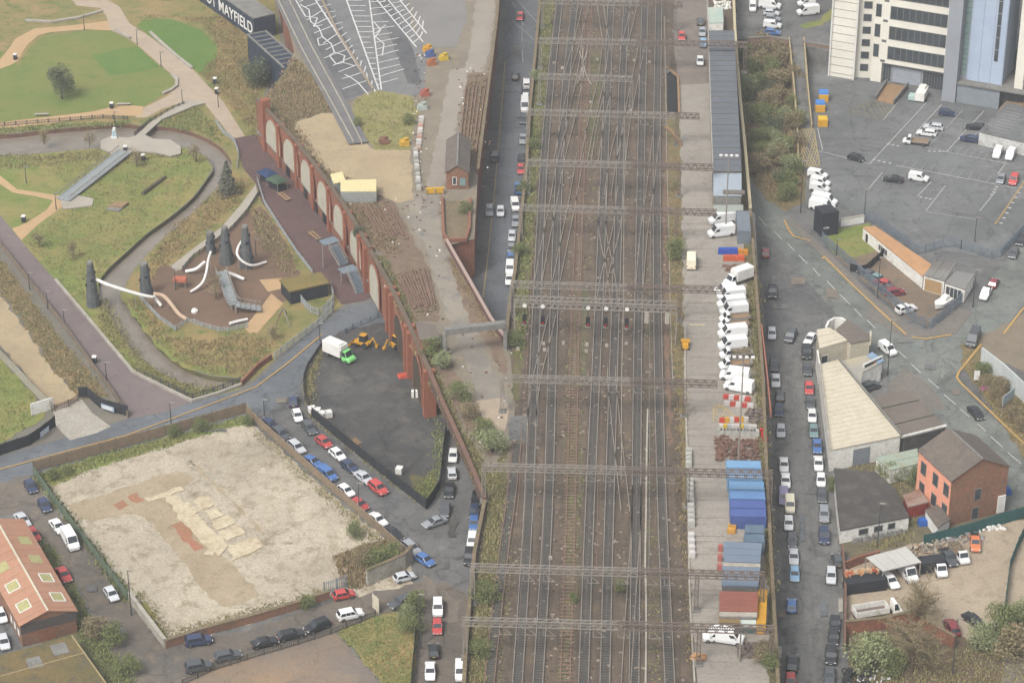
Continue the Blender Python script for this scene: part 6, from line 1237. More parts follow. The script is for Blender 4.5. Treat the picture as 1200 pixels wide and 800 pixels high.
wall_thing('kerb_wall', [(65,329),(100,370),(125,400),(156,437),(190,454),(225,471),(256,462),(283,452)], .6, .5, conc_lt, 'long pale kerb wall between the brick walk and the river park')
wall_thing('brick_kerb_wall', [(283,452),(291,444),(302,432),(318,421)], 1.2, .4, brick, 'short red brick wall at the park corner')
fence('railing', [(160,438),(192,452),(226,468),(258,458),(282,448)], 1.3, 'dark railing above the pale kerb wall by the road', mat('dark_railing', P(92,92,88), None, None), None, 2.2, pickets=True)
fence('railing', [(322,422),(340,408),(358,394),(372,384),(391,364)], 1.8, 'pale steel railing along the park side of the bending road', mat('pale_railing', P(176,182,182), None, None), None, 2.2, pickets=True)
fence('railing', [(345,345),(362,366),(376,372),(392,354),(388,340)], 1.8, 'pale steel railing round the black pavilion yard', MATS['pale_railing'], None, 2.2, pickets=True)
fence('railing', [(452,368),(436,376),(416,384),(404,392)], 1.2, 'grey steel barrier in front of the dark lot', galvf, None, 2.2, pickets=True)
fence('slat_fence', [(214,803),(250,786),(300,770),(345,757),(392,742),(440,722)], 1.2, 'thin post fence along the brown slab', mat('thin_post', P(96,90,80), None, None), None, 3., pickets=True)
fence('mesh_fence', [(489,712),(486,760),(480,830)], 2., 'dark green mesh fence beside the bottom street', mat('dk_green_mesh', P(84,96,76), P(76,88,70), None), None, 2.6)
fence('park_railing', [(172,334),(164,350),(186,374),(206,388),(222,377),(236,383),(262,390),(290,384)], 1.1, 'white topped railing round the lower edge of the playground', MATS['pale_railing'], None, 2., pickets=True)
fence('park_railing', [(214,318),(226,304),(252,286),(272,270),(290,250),(304,228)], 1.1, 'dark railing along the playground path', MATS['dark_railing'], None, 2., pickets=True)
fence('park_railing', [(302,214),(310,240),(328,268),(348,298),(366,321)], 1.1, 'pale railing along the station esplanade', MATS['pale_railing'], None, 2., pickets=True)
fence('park_railing', [(253,144),(262,158),(274,166),(280,182),(278,198)], 1.1, 'white topped railing above the river bend', MATS['pale_railing'], None, 2., pickets=True)
fence('park_railing', [(-20,150),(60,144),(120,139),(150,141)], 1.0, 'thin dark railing along the lawn edge path', MATS['dark_railing'], None, 2.5, pickets=True)
fence('park_railing', [(158,160),(176,144),(200,131),(216,124)], 1.1, 'dark railing on the left side of the river plaza path', MATS['dark_railing'], None, 2., pickets=True)
for seg, lb in (([(176,39),(190,52),(206,66),(225,81)], 'long pale bench wall beside the sloping lawn'), ([(201,88),(207,94),(207,102),(200,107),(191,111)], 'curved white bench wall at the lawn tip'), ([(135,36),(146,42),(153,46)], 'pale curved kerb at the lawn top'),
                ([(30,25),(60,27),(92,22),(120,14)], 'low pale wall around the upper planting bed')):
    wall_thing('bench_wall', seg, .55, .7, conc_lt, lb, 'bench')
# ------------------------------------------------------------------ park: footbridge, pavilion, kiosk, stairs, stalls
fb = thing('footbridge', 'blue grey footbridge crossing the riverside meadow', 'bridge', G(110,205)); a, b = G(74,236), G(147,180); a.z = .35; b.z = .55; dv = (b-a); sv = Vector((-dv.y, dv.x, 0)).normalized()
deckm = mat('bridge_deck', P(164,170,170), P(154,160,160), None, s1=.4)
for i in range(40):
    p, q = a+dv*(i/40), a+dv*((i+.93)/40); MB().wall([p, q], 3.4, p.z, p.z+.14).build('deck_board', deckm, fb)
for s in (-1.6, 1.6):
    m = MB(); m.bar(a+sv*s+Vector((0,0,1.2)), b+sv*s+Vector((0,0,1.2)), .12)
    for i in range(31): p = a+dv*(i/30)+sv*s; m.bar(p, p+Vector((0,0,1.2)), .08)
    m.build('railing', galv, fb)
for t in (.2, .5, .8): p = a+dv*t; MB().box(p.x, p.y, .05, 2.4, .4, p.z-.1).build('pier', conc_gr, fb)
pv = thing('pavilion', 'black pavilion with mossy flat roof beside the playground', 'pavilion', G(350,345)); R_ = GP([(327,327.5),(376,318.5),(386,331),(339,341.5)], 3.2); c_ = sum(R_, Vector())/4
MB().prism([c_+(p-c_)*.94 for p in R_], .1, 2.9).build('wall', blk, pv); MB().prism(R_, 2.9, 3.2).build('roof', mat('sedum_roof', P(140,124,74), P(126,116,70), P(154,132,84), s1=.4, s2=1.2, fine=.15), pv)
st = thing('steel_staircase', 'grey steel stairs in two flights along the brick arcade wall', 'staircase', G(405,320))
def flight(p0, p1, z0, z1, n=14):
    a, b = G(*p0, z0), G(*p1, z1); dv = b-a; sv = Vector((-dv.y, dv.x, 0)).normalized()
    for i in range(n): p = a+dv*((i+.5)/n); MB().box(p.x, p.y, p.z-.05, 2.2, .42, .1, atan2(dv.y, dv.x)-pi/2).build('tread', galvf, st)
    for s in (-1.1, 1.1): m = MB(); m.bar(a+sv*s, b+sv*s, .1, .3); m.bar(a+sv*s+Vector((0,0,1.1)), b+sv*s+Vector((0,0,1.1)), .1); [m.bar(a+dv*(k/6)+sv*s, a+dv*(k/6)+sv*s+Vector((0,0,1.1)), .07) for k in range(7)]; m.build('handrail', galv, st)
flight((423,343), (412,318), .1, 3., 16); flight((403,310), (390,288), 3.0, 6., 16)
for (x, y, z) in ((408,315,3.), (386,282,6.)):
    p = G(x, y, z); MB().box(p.x, p.y, z-.15, 3.6, 2.6, .15, .6).build('landing', galvf, st)
    for s in (-1, 1): MB().box(p.x+s*1.4, p.y+s*.9, .1, .2, .2, z-.2).build('post', galv, st)
for (x, y, c, lb) in ((313,203,(58,76,112),'navy canopied food stall at the arcade wall'), (324,211,(84,104,84),'green canopied food stall at the arcade wall')):
    p = G(x, y, 2.2); o = thing('food_stall', lb, 'stall', (p.x, p.y, .12), -.75); m = mat('canopy%d' % c[0], P(*c), tuple(v*.85 for v in P(*c)), None, s1=1.)
    MB().box(0, 0, 2.1, 4.2, 3.2, .7, taper=.55).build('canopy', m, o, world=False); MB().box(0, .3, 0, 3.4, 2.0, 1.1).build('counter', blk, o, world=False)
    for sx in (-1.9, 1.9):
        for sy in (-1.4, 1.4): MB().box(sx, sy, 0, .1, .1, 2.1).build('pole', galv, o, world=False)
for (x, y, a_) in ((331,233,-.95),(367,279,-.95)):
    p = G(x, y); o = thing('picnic_bench', 'timber bench on the esplanade ' + ('near the food stalls' if x < 350 else 'near the steel stairs'), 'bench', (p.x, p.y, .1), a_)
    MB().box(0, 0, .45, 4.2, .5, .1).build('seat', woodm, o, world=False); MB().box(0, .8, .45, 4.2, .5, .1).build('seat', woodm, o, world=False)
    for s in (-1.6, 1.6): MB().box(s, .4, 0, .15, 1.2, .46).build('leg', galv, o, world=False)
ik = thing('park_kiosk', 'small light blue and white sculpture on the river plaza', 'sculpture', G(134,163)); p = G(134,161,.6)
MB().box(p.x, p.y, .9, .9, .9, 1.5, .3, .8).build('body', mat('pale_sky', P(170,208,220), P(220,232,234), None, s1=1.5), ik); MB().box(p.x, p.y, .55, 1.3, 1.3, .35).build('base', white, ik); MB().box(p.x+.1, p.y, 2.4, .6, .6, .6).build('head', white, ik)
pl = thing('picnic_platform', 'grey timber platform on the riverside meadow', 'platform', G(137,245)); q = GP([(124,246),(136,240),(151,240),(139,249)]); MB().prism(q, .05, .35).build('deck', conc_gr, pl); MB().prism([q[0].lerp(q[1], .3), q[1], q[2], q[3].lerp(q[2], .4)], .35, .7).build('seat', woodm, pl)
lg = thing('fallen_log', 'dark fallen log lying on the riverside meadow', 'log', G(180,218)); MB().tube([G(167,227,.4), G(180,217,.4), G(194,207,.4)], [.45,.4,.3], 8).build('trunk', bark, lg)
# letters building
ls = thing('depot_building', 'dark navy clad depot building with white lettering', 'building', G(275,40)); h1 = 5.6; a, b = G(205,-42,h1), G(297,23,h1); a.z = b.z = 0; nb_ = -facing(a, b)
MB().prism([a, b, b+nb_*6, a+nb_*6], .1, h1).build('wall', navyclad, ls); MB().prism([a, b, b+nb_*6, a+nb_*6], h1, h1+.3).build('roof', mat('grey_slat_roof', P(150,148,140), P(128,126,120), None, s1=.6), ls)
for i in range(12): m = MB(); panel(m, a, b, i/12, i/12+.004, .1, h1-.1, facing(a, b), .05, .06); m.build('panel_joint', blk, ls)
cu = bpy.data.curves.new('depot_lettering', 'FONT'); cu.body = 'DEPOT MAYFIELD'; cu.size = 4.1; cu.extrude = .05; cu.align_x = 'RIGHT'; cu.space_character = 1.02; cu.offset = .04
to = bpy.data.objects.new('tmp', cu); link(to); dg = bpy.context.evaluated_depsgraph_get(); me = bpy.data.meshes.new_from_object(to.evaluated_get(dg)); bpy.data.objects.remove(to); me.materials.clear(); me.materials.append(white)
lo_ = link(bpy.data.objects.new('lettering', me)); lo_.parent = ls; ex = (b-a).normalized(); fn = facing(a, b); p = b-ex*.4+fn*.12+Vector((0,0,1.5))-wloc(ls)
lo_.matrix_local = Matrix.Translation(p) @ Matrix((ex, Vector((0,0,1)), ex.cross(Vector((0,0,1))))).transposed().to_4x4()
b2 = thing('depot_wing', 'dark navy lower wing of the lettered depot building', 'building', G(310,95)); h2 = 7.2; a, b = G(290,42,h2), G(333,81,h2); a.z = b.z = 0; nb_ = -facing(a, b)
MB().prism([a, b, b+nb_*5, a+nb_*5], .1, h2).build('wall', navyclad, b2)
for i in range(9): p = a.lerp(b, i/9)+nb_*.2; q_ = a.lerp(b, i/9)+nb_*4.8; MB().bar(p+Vector((0,0,h2+.2)), q_+Vector((0,0,h2+.2)), .3, .3).build('roof_rail', conc_gr, b2)
for t in (0, 4.8): MB().bar(a+nb_*t+Vector((0,0,h2+.3)), b+nb_*t+Vector((0,0,h2+.3)), .35, .4).build('roof_edge', conc_gr, b2)
for i in range(14): m = MB(); panel(m, a, b, i/14, i/14+.006, .1, h2-.1, facing(a, b), .05, .06); m.build('panel_joint', blk, b2)
# ------------------------------------------------------------------ playground
def tower(bx, by, h, r0, r1, label):
    p = G(bx, by); o = thing('play_tower', label, 'play tower', (p.x, p.y, .08), group='dark play towers'); n = 10; k = 5
    for lv in range(k):
        z0, z1 = h*lv/k, h*(lv+.97)/k; ra, rb = r0+(r1-r0)*z0/h, r0+(r1-r0)*z1/h
        MB().tube([(0, 0, z0), (0, 0, z1)], [ra, rb], n).build('cladding_tier', stonetower, o, world=False)
    MB().tube([(0, 0, h), (0, 0, h+.5)], [r1*1.0, r1*.9], n).build('crown', conc_gr, o, world=False)
    for i in range(5):
        a = i*1.7; z = h*(.2+.14*i); rr = r0+(r1-r0)*z/h; MB().box(rr*cos(a)*.97, rr*sin(a)*.97, z, .3, .6, .5, a).build('porthole', blk, o, world=False)
tower(109.5,358, 9.5, 1.45, .65, 'dark play tower standing alone beside the brick walk'); tower(171.5,346, 7., 1.4, .8, 'dark play tower at the west edge of the playground')
tower(247.5,297, 4.6, 1., .8, 'short dark play tower beside the playground path'); tower(265.5,308, 8., 1.6, .7, 'dark play tower in the middle of the playground'); tower(289.5,312, 9., 1.6, .65, 'dark play tower on the right of the playground')
def slide(pts, label, m=white, r=.27, sup=True, name='slide'):
    P_ = smoothpts([G(x, y, z) for x, y, z in pts], 5); c = P_[-1]; o = thing(name, label, 'slide', (c.x, c.y, .05)); MB().tube(P_, r, 8).build('chute', m, o)
    if sup:
        for p in P_[2:-3:5]:
            if p.z > .9: MB().bar(Vector((p.x, p.y, .06)), p, .12).build('support', galv, o)
    return o
slide([(108,327,6.),(114,328,5.8),(128,334,5.2),(150,341,4.2),(168,346,3.2),(179,348,2.6)], 'long white tube slide bridging from the lone tower', r=.34)
slide([(180,344,2.8),(192,347,2.4),(202,358,1.5),(210,368,.7),(219,374,.4)], 'tan twin track slide below the west tower', mat('tan_slide', P(206,178,150), None, None), .4)
slide([(180,347,2.5),(184,352,1.4),(189,358,.4)], 'short pale slide end below the west tower', whitedirty, .35)
slide([(247,295,4.),(244,305,3.4),(242,318,2.6),(238,330,1.6),(231,337,.9),(223,342,.4)], 'white slide running down to the left of the middle tower')
slide([(283,283,5.),(279,290,4.4),(278,298,3.6),(284,306,2.4),(296,311,1.2),(312,307,.4)], 'white curving slide round the right tower')
slide([(240,307,2.),(230,315,1.2),(218,318,.4)], 'short white slide left of the middle tower', r=.35); slide([(263,318,2.2),(274,322,1.3),(286,327,.5)], 'short white slide right of the middle tower', r=.35)
slide([(269,379,.6),(280,376,.5),(290,374,.4)], 'low white play tube near the timber path', r=.3, sup=False)
bp = thing('play_bridge', 'blue grey zigzag ramp in the middle of the playground', 'ramp', G(270,350)); pts = [G(259,318,2.6), G(271,352,2.0), G(276,357,1.9), G(306,362,.5)]
for a, b in zip(pts[:-1], pts[1:]):
    k = max(2, int((b-a).length/.9))
    for i in range(k): p, q = a.lerp(b, i/k), a.lerp(b, (i+.92)/k); MB().wall([p, q], 2.2, p.z-.1, p.z+.05).build('deck_board', deckm, bp)
    dv = b-a; sv = Vector((-dv.y, dv.x, 0)).normalized()
    for s in (-1.1, 1.1):
        m = MB(); m.bar(a+sv*s+Vector((0,0,1.1)), b+sv*s+Vector((0,0,1.1)), .12)
        for i in range(k+1): m.bar(a+dv*(i/k)+sv*s, a+dv*(i/k)+sv*s+Vector((0,0,1.1)), .08)
        m.build('railing', galv, bp)
    p = b; MB().box(p.x, p.y, .06, .3, .3, max(.1, p.z-.15)).build('post', galv, bp)
pk2 = thing('play_hut', 'orange red play shelter on the bark', 'play shelter', G(211,336)); p = G(211,332,1.); MB().box(p.x, p.y, 1.6, 2.6, 1.6, .7).build('roof', mat('coral', P(206,122,96), None, None), pk2)
for s in (-1, 1):
    for t in (-.6, .6): MB().box(p.x+s*1.1, p.y+t, .06, .12, .12, 1.6).build('post', galv, pk2)
pb = thing('play_boulder', 'white and black play boulder on the bark', 'boulder', G(228,366)); p = G(228,366); MB().tube([(p.x, p.y, .05), (p.x, p.y, .5), (p.x, p.y, .9)], [.7,.75,.3], 9).build('rock', whitedirty, pb); MB().box(p.x-.5, p.y+.1, .05, .7, .8, .6, .4, .6).build('black_stone', blk, pb)  # pale rock with a black block beside it
fr_ = thing('climbing_frame', 'thin pole climbing frame below the timber path', 'climbing frame', G(334,378)); a, b, c_ = G(322,384), G(340,384), G(336,368); top = (a+b+c_)/3+Vector((0,0,3.5))
for i, p in enumerate((a, b, c_, G(326,370))): MB().bar(p+Vector((0,0,.05)), top, .16).build('pole', (rust, galv)[i % 2], fr_)
# ------------------------------------------------------------------ lamp posts and cabinets
LAMPS = [(201,502,474,'on the south street by the plot fence'),(154,721,676,'pole beside the mesh fence corner'),(310,490,474,'by the first parked car at the street bend'),(421,601,570,'between the parked cars by the plot fence'),(493,760,706,'by the corner of the vacant grass'),(125,446,430,'at the lower end of the brick walk'),
         (56,362,343,'midway along the brick walk'),(35,340,321,'on the upper brick walk'),(76,384,370,'above the walk fence'),(161,53,35,'at the top of the main park path'),(189,79,60,'beside the mown square'),(214,124,108,'at the lawn tip junction'),(66,246,229,'at the meadow path fork'),(99,36,25,'on the upper loop path'),(31,215,200,'on the far left meadow'),
         (206,340,316,'on the playground bark'),(375,400,384,'at the road bend by the railing'),(612,110,96,'beside the white vans on the upper street'),(565,242,218,'beside the signal house'),(1040,440,379,'by the small workshop'),(1028,350,303,'in the small fenced yard'),(980,300,280,'by the grass triangle'),(1140,360,318,'at the junction corner'),(1013,252,222,'at the car park edge'),
         (1142,284,255,'at the car park lower right'),(938,250,188,'beside the ramp foot'),(1028,640,596,'in front of the white workshop'),(1116,790,735,'pole in the rough corner'),(256,126,110,'by the sloping lawn'),(135,150,136,'at the river plaza'),(300,300,282,'on the esplanade')]
for x, y0, y1, lb in LAMPS:
    p = G(x, y0); h = max(4., (y0-y1)/5.0); o = thing('lamp_post', 'thin grey lamp post ' + lb, 'lamp post', (p.x, p.y, .06), group='street and park lamp posts')
    MB().tube([(0, 0, 0), (0, 0, h)], [.13, .07], 6).build('pole', mat('lamp_pole', P(84,84,82), None, None), o, world=False); MB().box(.35, 0, h-.06, 1.0, .28, .14).build('lamp_head', galv, o, world=False)
for x, y, lb in ((131,127,'at the lawn edge bench'),(147,178,'on the river plaza'),(254,110,'beside the main path'),(111,425,'by the walk fence'),(18,70,'on the loop path'),(252,98,'by the sloping lawn'),(28,260,'at the meadow path end'),(168,188,'near the footbridge')):
    p = G(x, y); o = thing('litter_bin', 'small black and white litter bin ' + lb, 'bin', (p.x, p.y, .08)); MB().box(0, 0, 0, .8, .8, 1.2).build('body', blk, o, world=False); MB().box(0, 0, 1.2, .85, .85, .25).build('lid', white, o, world=False)
for x, y, lb in ((49,136,'left lawn edge'),(145,124,'right lawn edge')):
    p = G(x, y); o = thing('park_bench', 'pale timber park bench at the ' + lb, 'bench', (p.x, p.y, .08), .1); MB().box(0, 0, .42, 3.2, .7, .1).build('seat', conc_lt, o, world=False)
    for s in (-1.3, 1.3): MB().box(s, 0, 0, .2, .6, .42).build('leg', conc_gr, o, world=False)
for i, (x, y) in enumerate(((366,484),(372,486),(378,490),(385,489),(468,555))):
    p = G(x, y); o = thing('water_tote', 'white caged water tote ' + (f'{ORD[i]} from the left inside the black fence' if i < 4 else 'alone near the tip of the dark lot'), 'tote', (p.x, p.y, .1), .5+i, group='white totes in the dark lot')
    MB().box(0, 0, .15, 1.3, 1.2, 1.15).build('tank', white, o, world=False); MB().box(0, 0, 0, 1.3, 1.2, .14).build('pallet', woodm, o, world=False)
p = G(414, 519); o = thing('pallet', 'single timber pallet lying inside the black fence', 'pallet', (p.x, p.y, .08), .6)
for i in range(6): MB().box(0, -1.0+i*.4, 0, 2.4, .28, .18).build('slat', woodm, o, world=False)
p = G(474, 441); o = thing('road_plate', 'red plate leaning by the viaduct pier', 'plate', (p.x, p.y, .08), .4); MB().box(0, 0, 0, 2.6, 1.6, .5, taper=.8).build('plate', mat('coral2', P(206,90,70), None, None), o, world=False)
p = G(491, 465); o = thing('pallet_crates', 'white crate frames against the brick pier', 'crates', (p.x, p.y, .08), .1)
for i in range(4): MB().box(-1.2+i*.8, 0, 0, .5, .8, 1.4).build('frame', whitedirty, o, world=False)
for (x, y, c, lb) in ((965,112,(250,190,60),'upper yellow skip with blue cover'),(961,124,(246,180,60),'middle yellow skip with blue cover'),(964,141,(250,190,40),'lower yellow skip without cover')):
    p = G(x, y+1, 1); o = thing('waste_skip', lb + ' in the car park corner', 'skip', (p.x, p.y, .1)); MB().box(0, 0, 0, 2.2, 2.6, 1.7).build('body', mat('skip_y', P(240,182,56), P(226,168,50), None), o, world=False)
    if 'blue' in lb: MB().box(0, .2, 1.7, 2.3, 2.2, .5, taper=.9).build('cover', mat('skip_b', P(84,142,214), None, None), o, world=False)
    else: MB().box(0, 0, 1.7, 2.0, 2.3, .12).build('lid', mat('skip_y2', P(236,196,60), None, None), o, world=False)
for (x, y, lb) in ((1008,462,'blue bin behind the billboard'),(1083,612,'blue tarpaulin beside the white workshop'),(1178,576,'blue car cover beside the brick house')):
    p = G(x, y, .4); single(MB().box(p.x, p.y, .1, 2.2, 1.6, .9, .2, .8).box(p.x, p.y+.1, 1., 1.6, 1.2, .15, .2), 'blue_cover', mat('blue_plastic', P(60,110,190), P(50,98,176), None), lb, 'cover')
car(1019, 453, 1, -.35, 'suv', 'dark', 'dark SUV parked below the black billboard'); car(1187, 587, 1, -.1, 'hatchback', 'white', 'white hatchback beside the brick house') if 'suv' in PROTO and False else None
# ------------------------------------------------------------------ painted markings
def line(name, pts, w, m, parent, lvl=0., z=.085): 
    PN[0] += 1; P_ = GP(pts, lvl); return MB().wall(P_, w, lvl+z+.05, lvl+z+.06+(PN[0] % 50)*.0006).build(name, m, parent)
for a in ((7.5,72.5,16,81),(22.5,86,31,95),(36,100,46,110),(52.5,115,61,125),(69,130,79,141),(84,146,96,157.5),(101,162.5,110,172),(116,176,126,186)): line('lane_dash', [(900+a[0],200+a[1]),(900+a[2],200+a[3])], .22, linew, diag, z=.15)
for a in ((151,11,162.5,21),(168,27.5,179,38),(187.5,45,200,56),(206,63,220,75),(225,80,236,89.5),(245,97.5,255,106),(261,112.5,275,125),(281,131,296,144)): line('lane_dash', [(900+a[0],400+a[1]),(900+a[2],400+a[3])], .22, linew, diag, z=.15)
line('lane_dash', [(889,255),(898,266)], .22, linew, diag, z=.15)
for seg in ([(919,258),(924,270),(930,278),(950,283)], [(963,304),(966,302),(970,306),(1000,336),(1030,364),(1062,393)], [(1068,396),(1085,398),(1115,393)], [(1215,535),(1170,492),(1126,450),(1121,443),(1124,436),(1150,404)], [(1176,392),(1196,366),(1215,345)]):
    line('yellow_line', seg, .45, liney, diag, z=.16)
line('yellow_line', [(-20,556),(60,534),(150,510),(210,488),(300,454),(340,424),(378,392)], .3, liney, street, z=.1)
line('yellow_line', [(592,72),(586,150),(580,220),(572,300),(566,350)], .25, mat('yellow_pale', P(176,158,118), None, None), upper_road, z=.1)
for i in range(3): line('lane_dash', [(600+i*5,4+i*10),(604+i*5,10+i*10)], .2, linew, upper_road, z=.1)
for a, b in (((612,60),(613,75)),((611.5,30),(612,50)),((603,-2),(632,30)),((600,25),(631,52))): line('lane_line', [a, b], .2, linew_f, upper_road, z=.1)
# car park bays
for a, b, w in (((1019,193),(1085,122),.2),((1040,170),(1062,147),.12),((1070,160),(1104,123),.2),((1089,172),(1128,130),.12),((1109,179),(1153,131),.2),((1085,174),(1109,179),.15),((1109,179),(1182,193),.15),((1050,195),(1191,221.5),.2),((960,178),(1018,193),.2),((1085,248),(1108,218),.2),
                ((1075,231),(1091,214),.2),((1148,248),(1167,225),.2),((1018,222),(1034,203),.2),((1085,249),(1143,258),.15),((1169,205),(1178,193),.2),((958,151),(964,177),.2),((1035,142),(1052,121),.15),((1140,162),(1147,154),.12)): line('bay_line', [a, b], w, linew, carpark, z=.14)
for i in range(9): line('bay_line', [(1112+i*8.,180+i*1.6),(1119+i*8,172+i*1.6)], .12, linew_f, carpark, z=.14)
for i in range(10): line('bay_line', [(1056+i*11,197+i*2.1),(1063+i*11,188+i*2.1)], .12, linew_f, carpark, z=.14)
for i in range(6): line('bay_line', [(1093+i*1.,235+i*2.5-3),(1145+i*1.,244+i*2.5-3)], .1, linew_f, carpark, z=.14)
for i in range(7): line('bay_line', [(1118-i*5,140+i*5.4),(1130-i*5,142+i*5.4)], .1, linew_f, carpark, z=.14)
for i in range(8): line('bay_line', [(1034-i*4,148+i*4.4),(1050-i*4,151+i*4.4)], .1, linew_f, carpark, z=.14)
for x, y in ((1041,170),(1046.5,171),(1052,172),(1089,178),(1095,178.4),(1101,178.6),(1106,178.6),(1079,232),(1085,233),(1090,234),(1024,188),(1030,189.5),(1036,191),(1043,192),(1168,220),(1166,223),(1164,226),(1162,229)): line('give_way_dash', [(x-1.6,y),(x+1.6,y)], .55, linew, carpark, z=.145)
for i in range(12): line('give_way_dash', [(1171+i*3.4,262-i*6),(1175+i*3.4,263-i*6)], .5, linew, carpark, z=.145)
line('yellow_line', [(1166,264),(1200,214)], .25, liney, carpark, z=.145)
# hatched boxes
def hatch(c, m, parent, n, w=.14, z=.14, lvl=0.):
    a, b, d, e = [Vector((x, y)) for x, y in c]
    for p, q in ((a, b), (b, d), (d, e), (e, a)): line('hatch_line', [tuple(p), tuple(q)], w, m, parent, lvl, z)
    for i in range(1, n):
        t = i/n; line('hatch_line', [tuple(a.lerp(b, t)), tuple(a.lerp(e, t))], w, m, parent, lvl, z); line('hatch_line', [tuple(d.lerp(b, t)), tuple(d.lerp(e, t))], w, m, parent, lvl, z)
        line('hatch_line', [tuple(b.lerp(a, t)), tuple(b.lerp(d, t))], w, m, parent, lvl, z); line('hatch_line', [tuple(e.lerp(a, t)), tuple(e.lerp(d, t))], w, m, parent, lvl, z)
hy = mat('hatch_yellow', P(196,176,128), None, None, fine=.12)
hatch([(937,152),(954,152),(961,196),(941,196)], hy, carpark, 6); hatch([(992,131),(1022,119),(1048,125),(1034,142)], mat('hatch_pale', P(158,150,120), None, None), carpark, 5, .12); hatch([(836,475),(846,475),(866,492),(836,494)], hy, yard, 4, .14, .06, ZD)
for i in range(9): line('joint', [(803+i*.9,200+i*62),(836+i*7,201+i*62)], .1, mat('joint_pale', P(184,176,164), None, None), yard, ZD, .05)
for i in range(26): x0 = 800+i*.5; line('joint', [(x0,250+i*21),(846+i*1.2 if i < 11 else 842+i*.4,250.5+i*21)], .07, mat('joint_faint', P(150,143,134), None, None), yard, ZD, .047)
line('stop_line', [(808,381),(826,381.5)], .5, mat('stop_cream', P(206,192,156), None, None, fine=.15), yard, ZD, .06)
# white bay lines on the deck car park
deckw = mat('deck_white', P(232,230,226), P(212,210,206), None, s1=1.)
def deckbays(a0, a1, b0, b1, n, cross=True, wob=0.):
    a0, a1, b0, b1 = (Vector(v) for v in (a0, a1, b0, b1)); line('bay_line', [tuple(a0), tuple(a1)], .34, deckw, park2, ZD, .07)
    for i in range(n):
        t = i/n; p, q = a0.lerp(a1, t), b0.lerp(b1, t); j = Vector((random.uniform(-1, 1), random.uniform(-1, 1)))*wob; line('bay_line', [tuple(p), tuple(p.lerp(q, random.uniform(.7, 1))+j)], .3, deckw, park2, ZD, .07)
deckbays((404,-5), (444,106), (432,-5), (446,106), 18); deckbays((432,-5), (447,106), (456,-5), (478,96), 14, wob=1.5); deckbays((366,-5), (440,108), (384,-8), (438,100), 16, wob=2); deckbays((366,-5), (436,104), (350,4), (404,112), 12, wob=5)
deckbays((436,-6), (488,56), (446,-10), (496,50), 12); deckbays((446,-10), (496,50), (460,-10), (500,40), 12); deckbays((460,-10), (500,40), (470,-12), (500,30), 8)
for seg in ([(352,6),(362,12),(364,26),(374,34),(378,44),(388,52),(392,62),(404,66),(402,74),(416,78)], [(346,0),(358,20),(372,22),(368,32),(378,30)], [(378,44),(372,46),(374,54),(384,52)], [(392,62),(386,66),(394,76),(404,74)], [(438,26),(446,36),(440,44)], [(440,44),(450,52),(448,66)], [(452,30),(440,40)], [(404,88),(412,92),(420,98),(432,112)]):
    line('worn_line', seg, .3, deckw, park2, ZD, .075)
rs_ = strip('deck_ramp', [(322,-25),(332,0),(360,58),(395,122),(420,170)], 4.4, .5, mat('ramp_tarmac', P(132,130,128), P(122,120,119), None, s1=.2), lvl=ZD)
for off_ in (-9, 7): pts = [(322+off_*.8,-25),(332+off_*.8,0),(360+off_*.8,58),(395+off_*.75,122),(420+off_*.6,170)]; wall_thing('ramp_kerb', pts, .9, .25, conc_lt, 'pale kerb on the ' + ('left' if off_ < 0 else 'right') + ' side of the deck ramp', 'kerb', ZD)
wall_thing('deck_divider', [(372,-10),(396,40),(420,78),(437,106)], .5, .4, mat('divider', P(170,152,130), None, None), 'low pinkish divider kerb in the deck car park', 'kerb', ZD)
# tarmac repairs and worn tyre tracks on the streets
rp_ = random.Random(5)
for (x, y, w_, h_, m_) in [(935,690,10,60,asphalt_dk),(950,560,8,40,asphalt_dk),(925,745,9,20,asphalt_dk),(965,715,8,16,asphalt_bl),(935,330,16,9,asphalt_patch),(915,360,18,6,asphalt),(975,345,14,10,asphalt_patch),(480,640,20,6,asphalt_patch),(330,470,12,6,asphalt_patch),(180,735,10,12,brownroad),(108,690,12,8,asphalt_dk),(140,740,16,8,asphalt_dk),
                           (250,505,30,3,asphalt_dk),(1090,430,14,8,asphalt_dk),(1060,400,20,5,asphalt),(1120,460,9,6,asphalt_patch),(605,60,8,16,asphalt_dk),(520,660,12,14,asphalt),(530,620,10,20,asphalt_wet),(908,330,6,12,asphalt),(940,620,5,30,asphalt_bl),(916,720,10,10,asphalt_patch),(912,765,8,14,conc_lt),(985,710,5,16,conc_lt)]:
    s_ = .1*w_; patch('tarmac_repair', [(x-w_/2-s_*.3,y-h_/2),(x+w_/2,y-h_/2+s_*.2),(x+w_/2+s_*.2,y+h_/2),(x-w_/2,y+h_/2)], .06 if x < 880 else .075, m_)
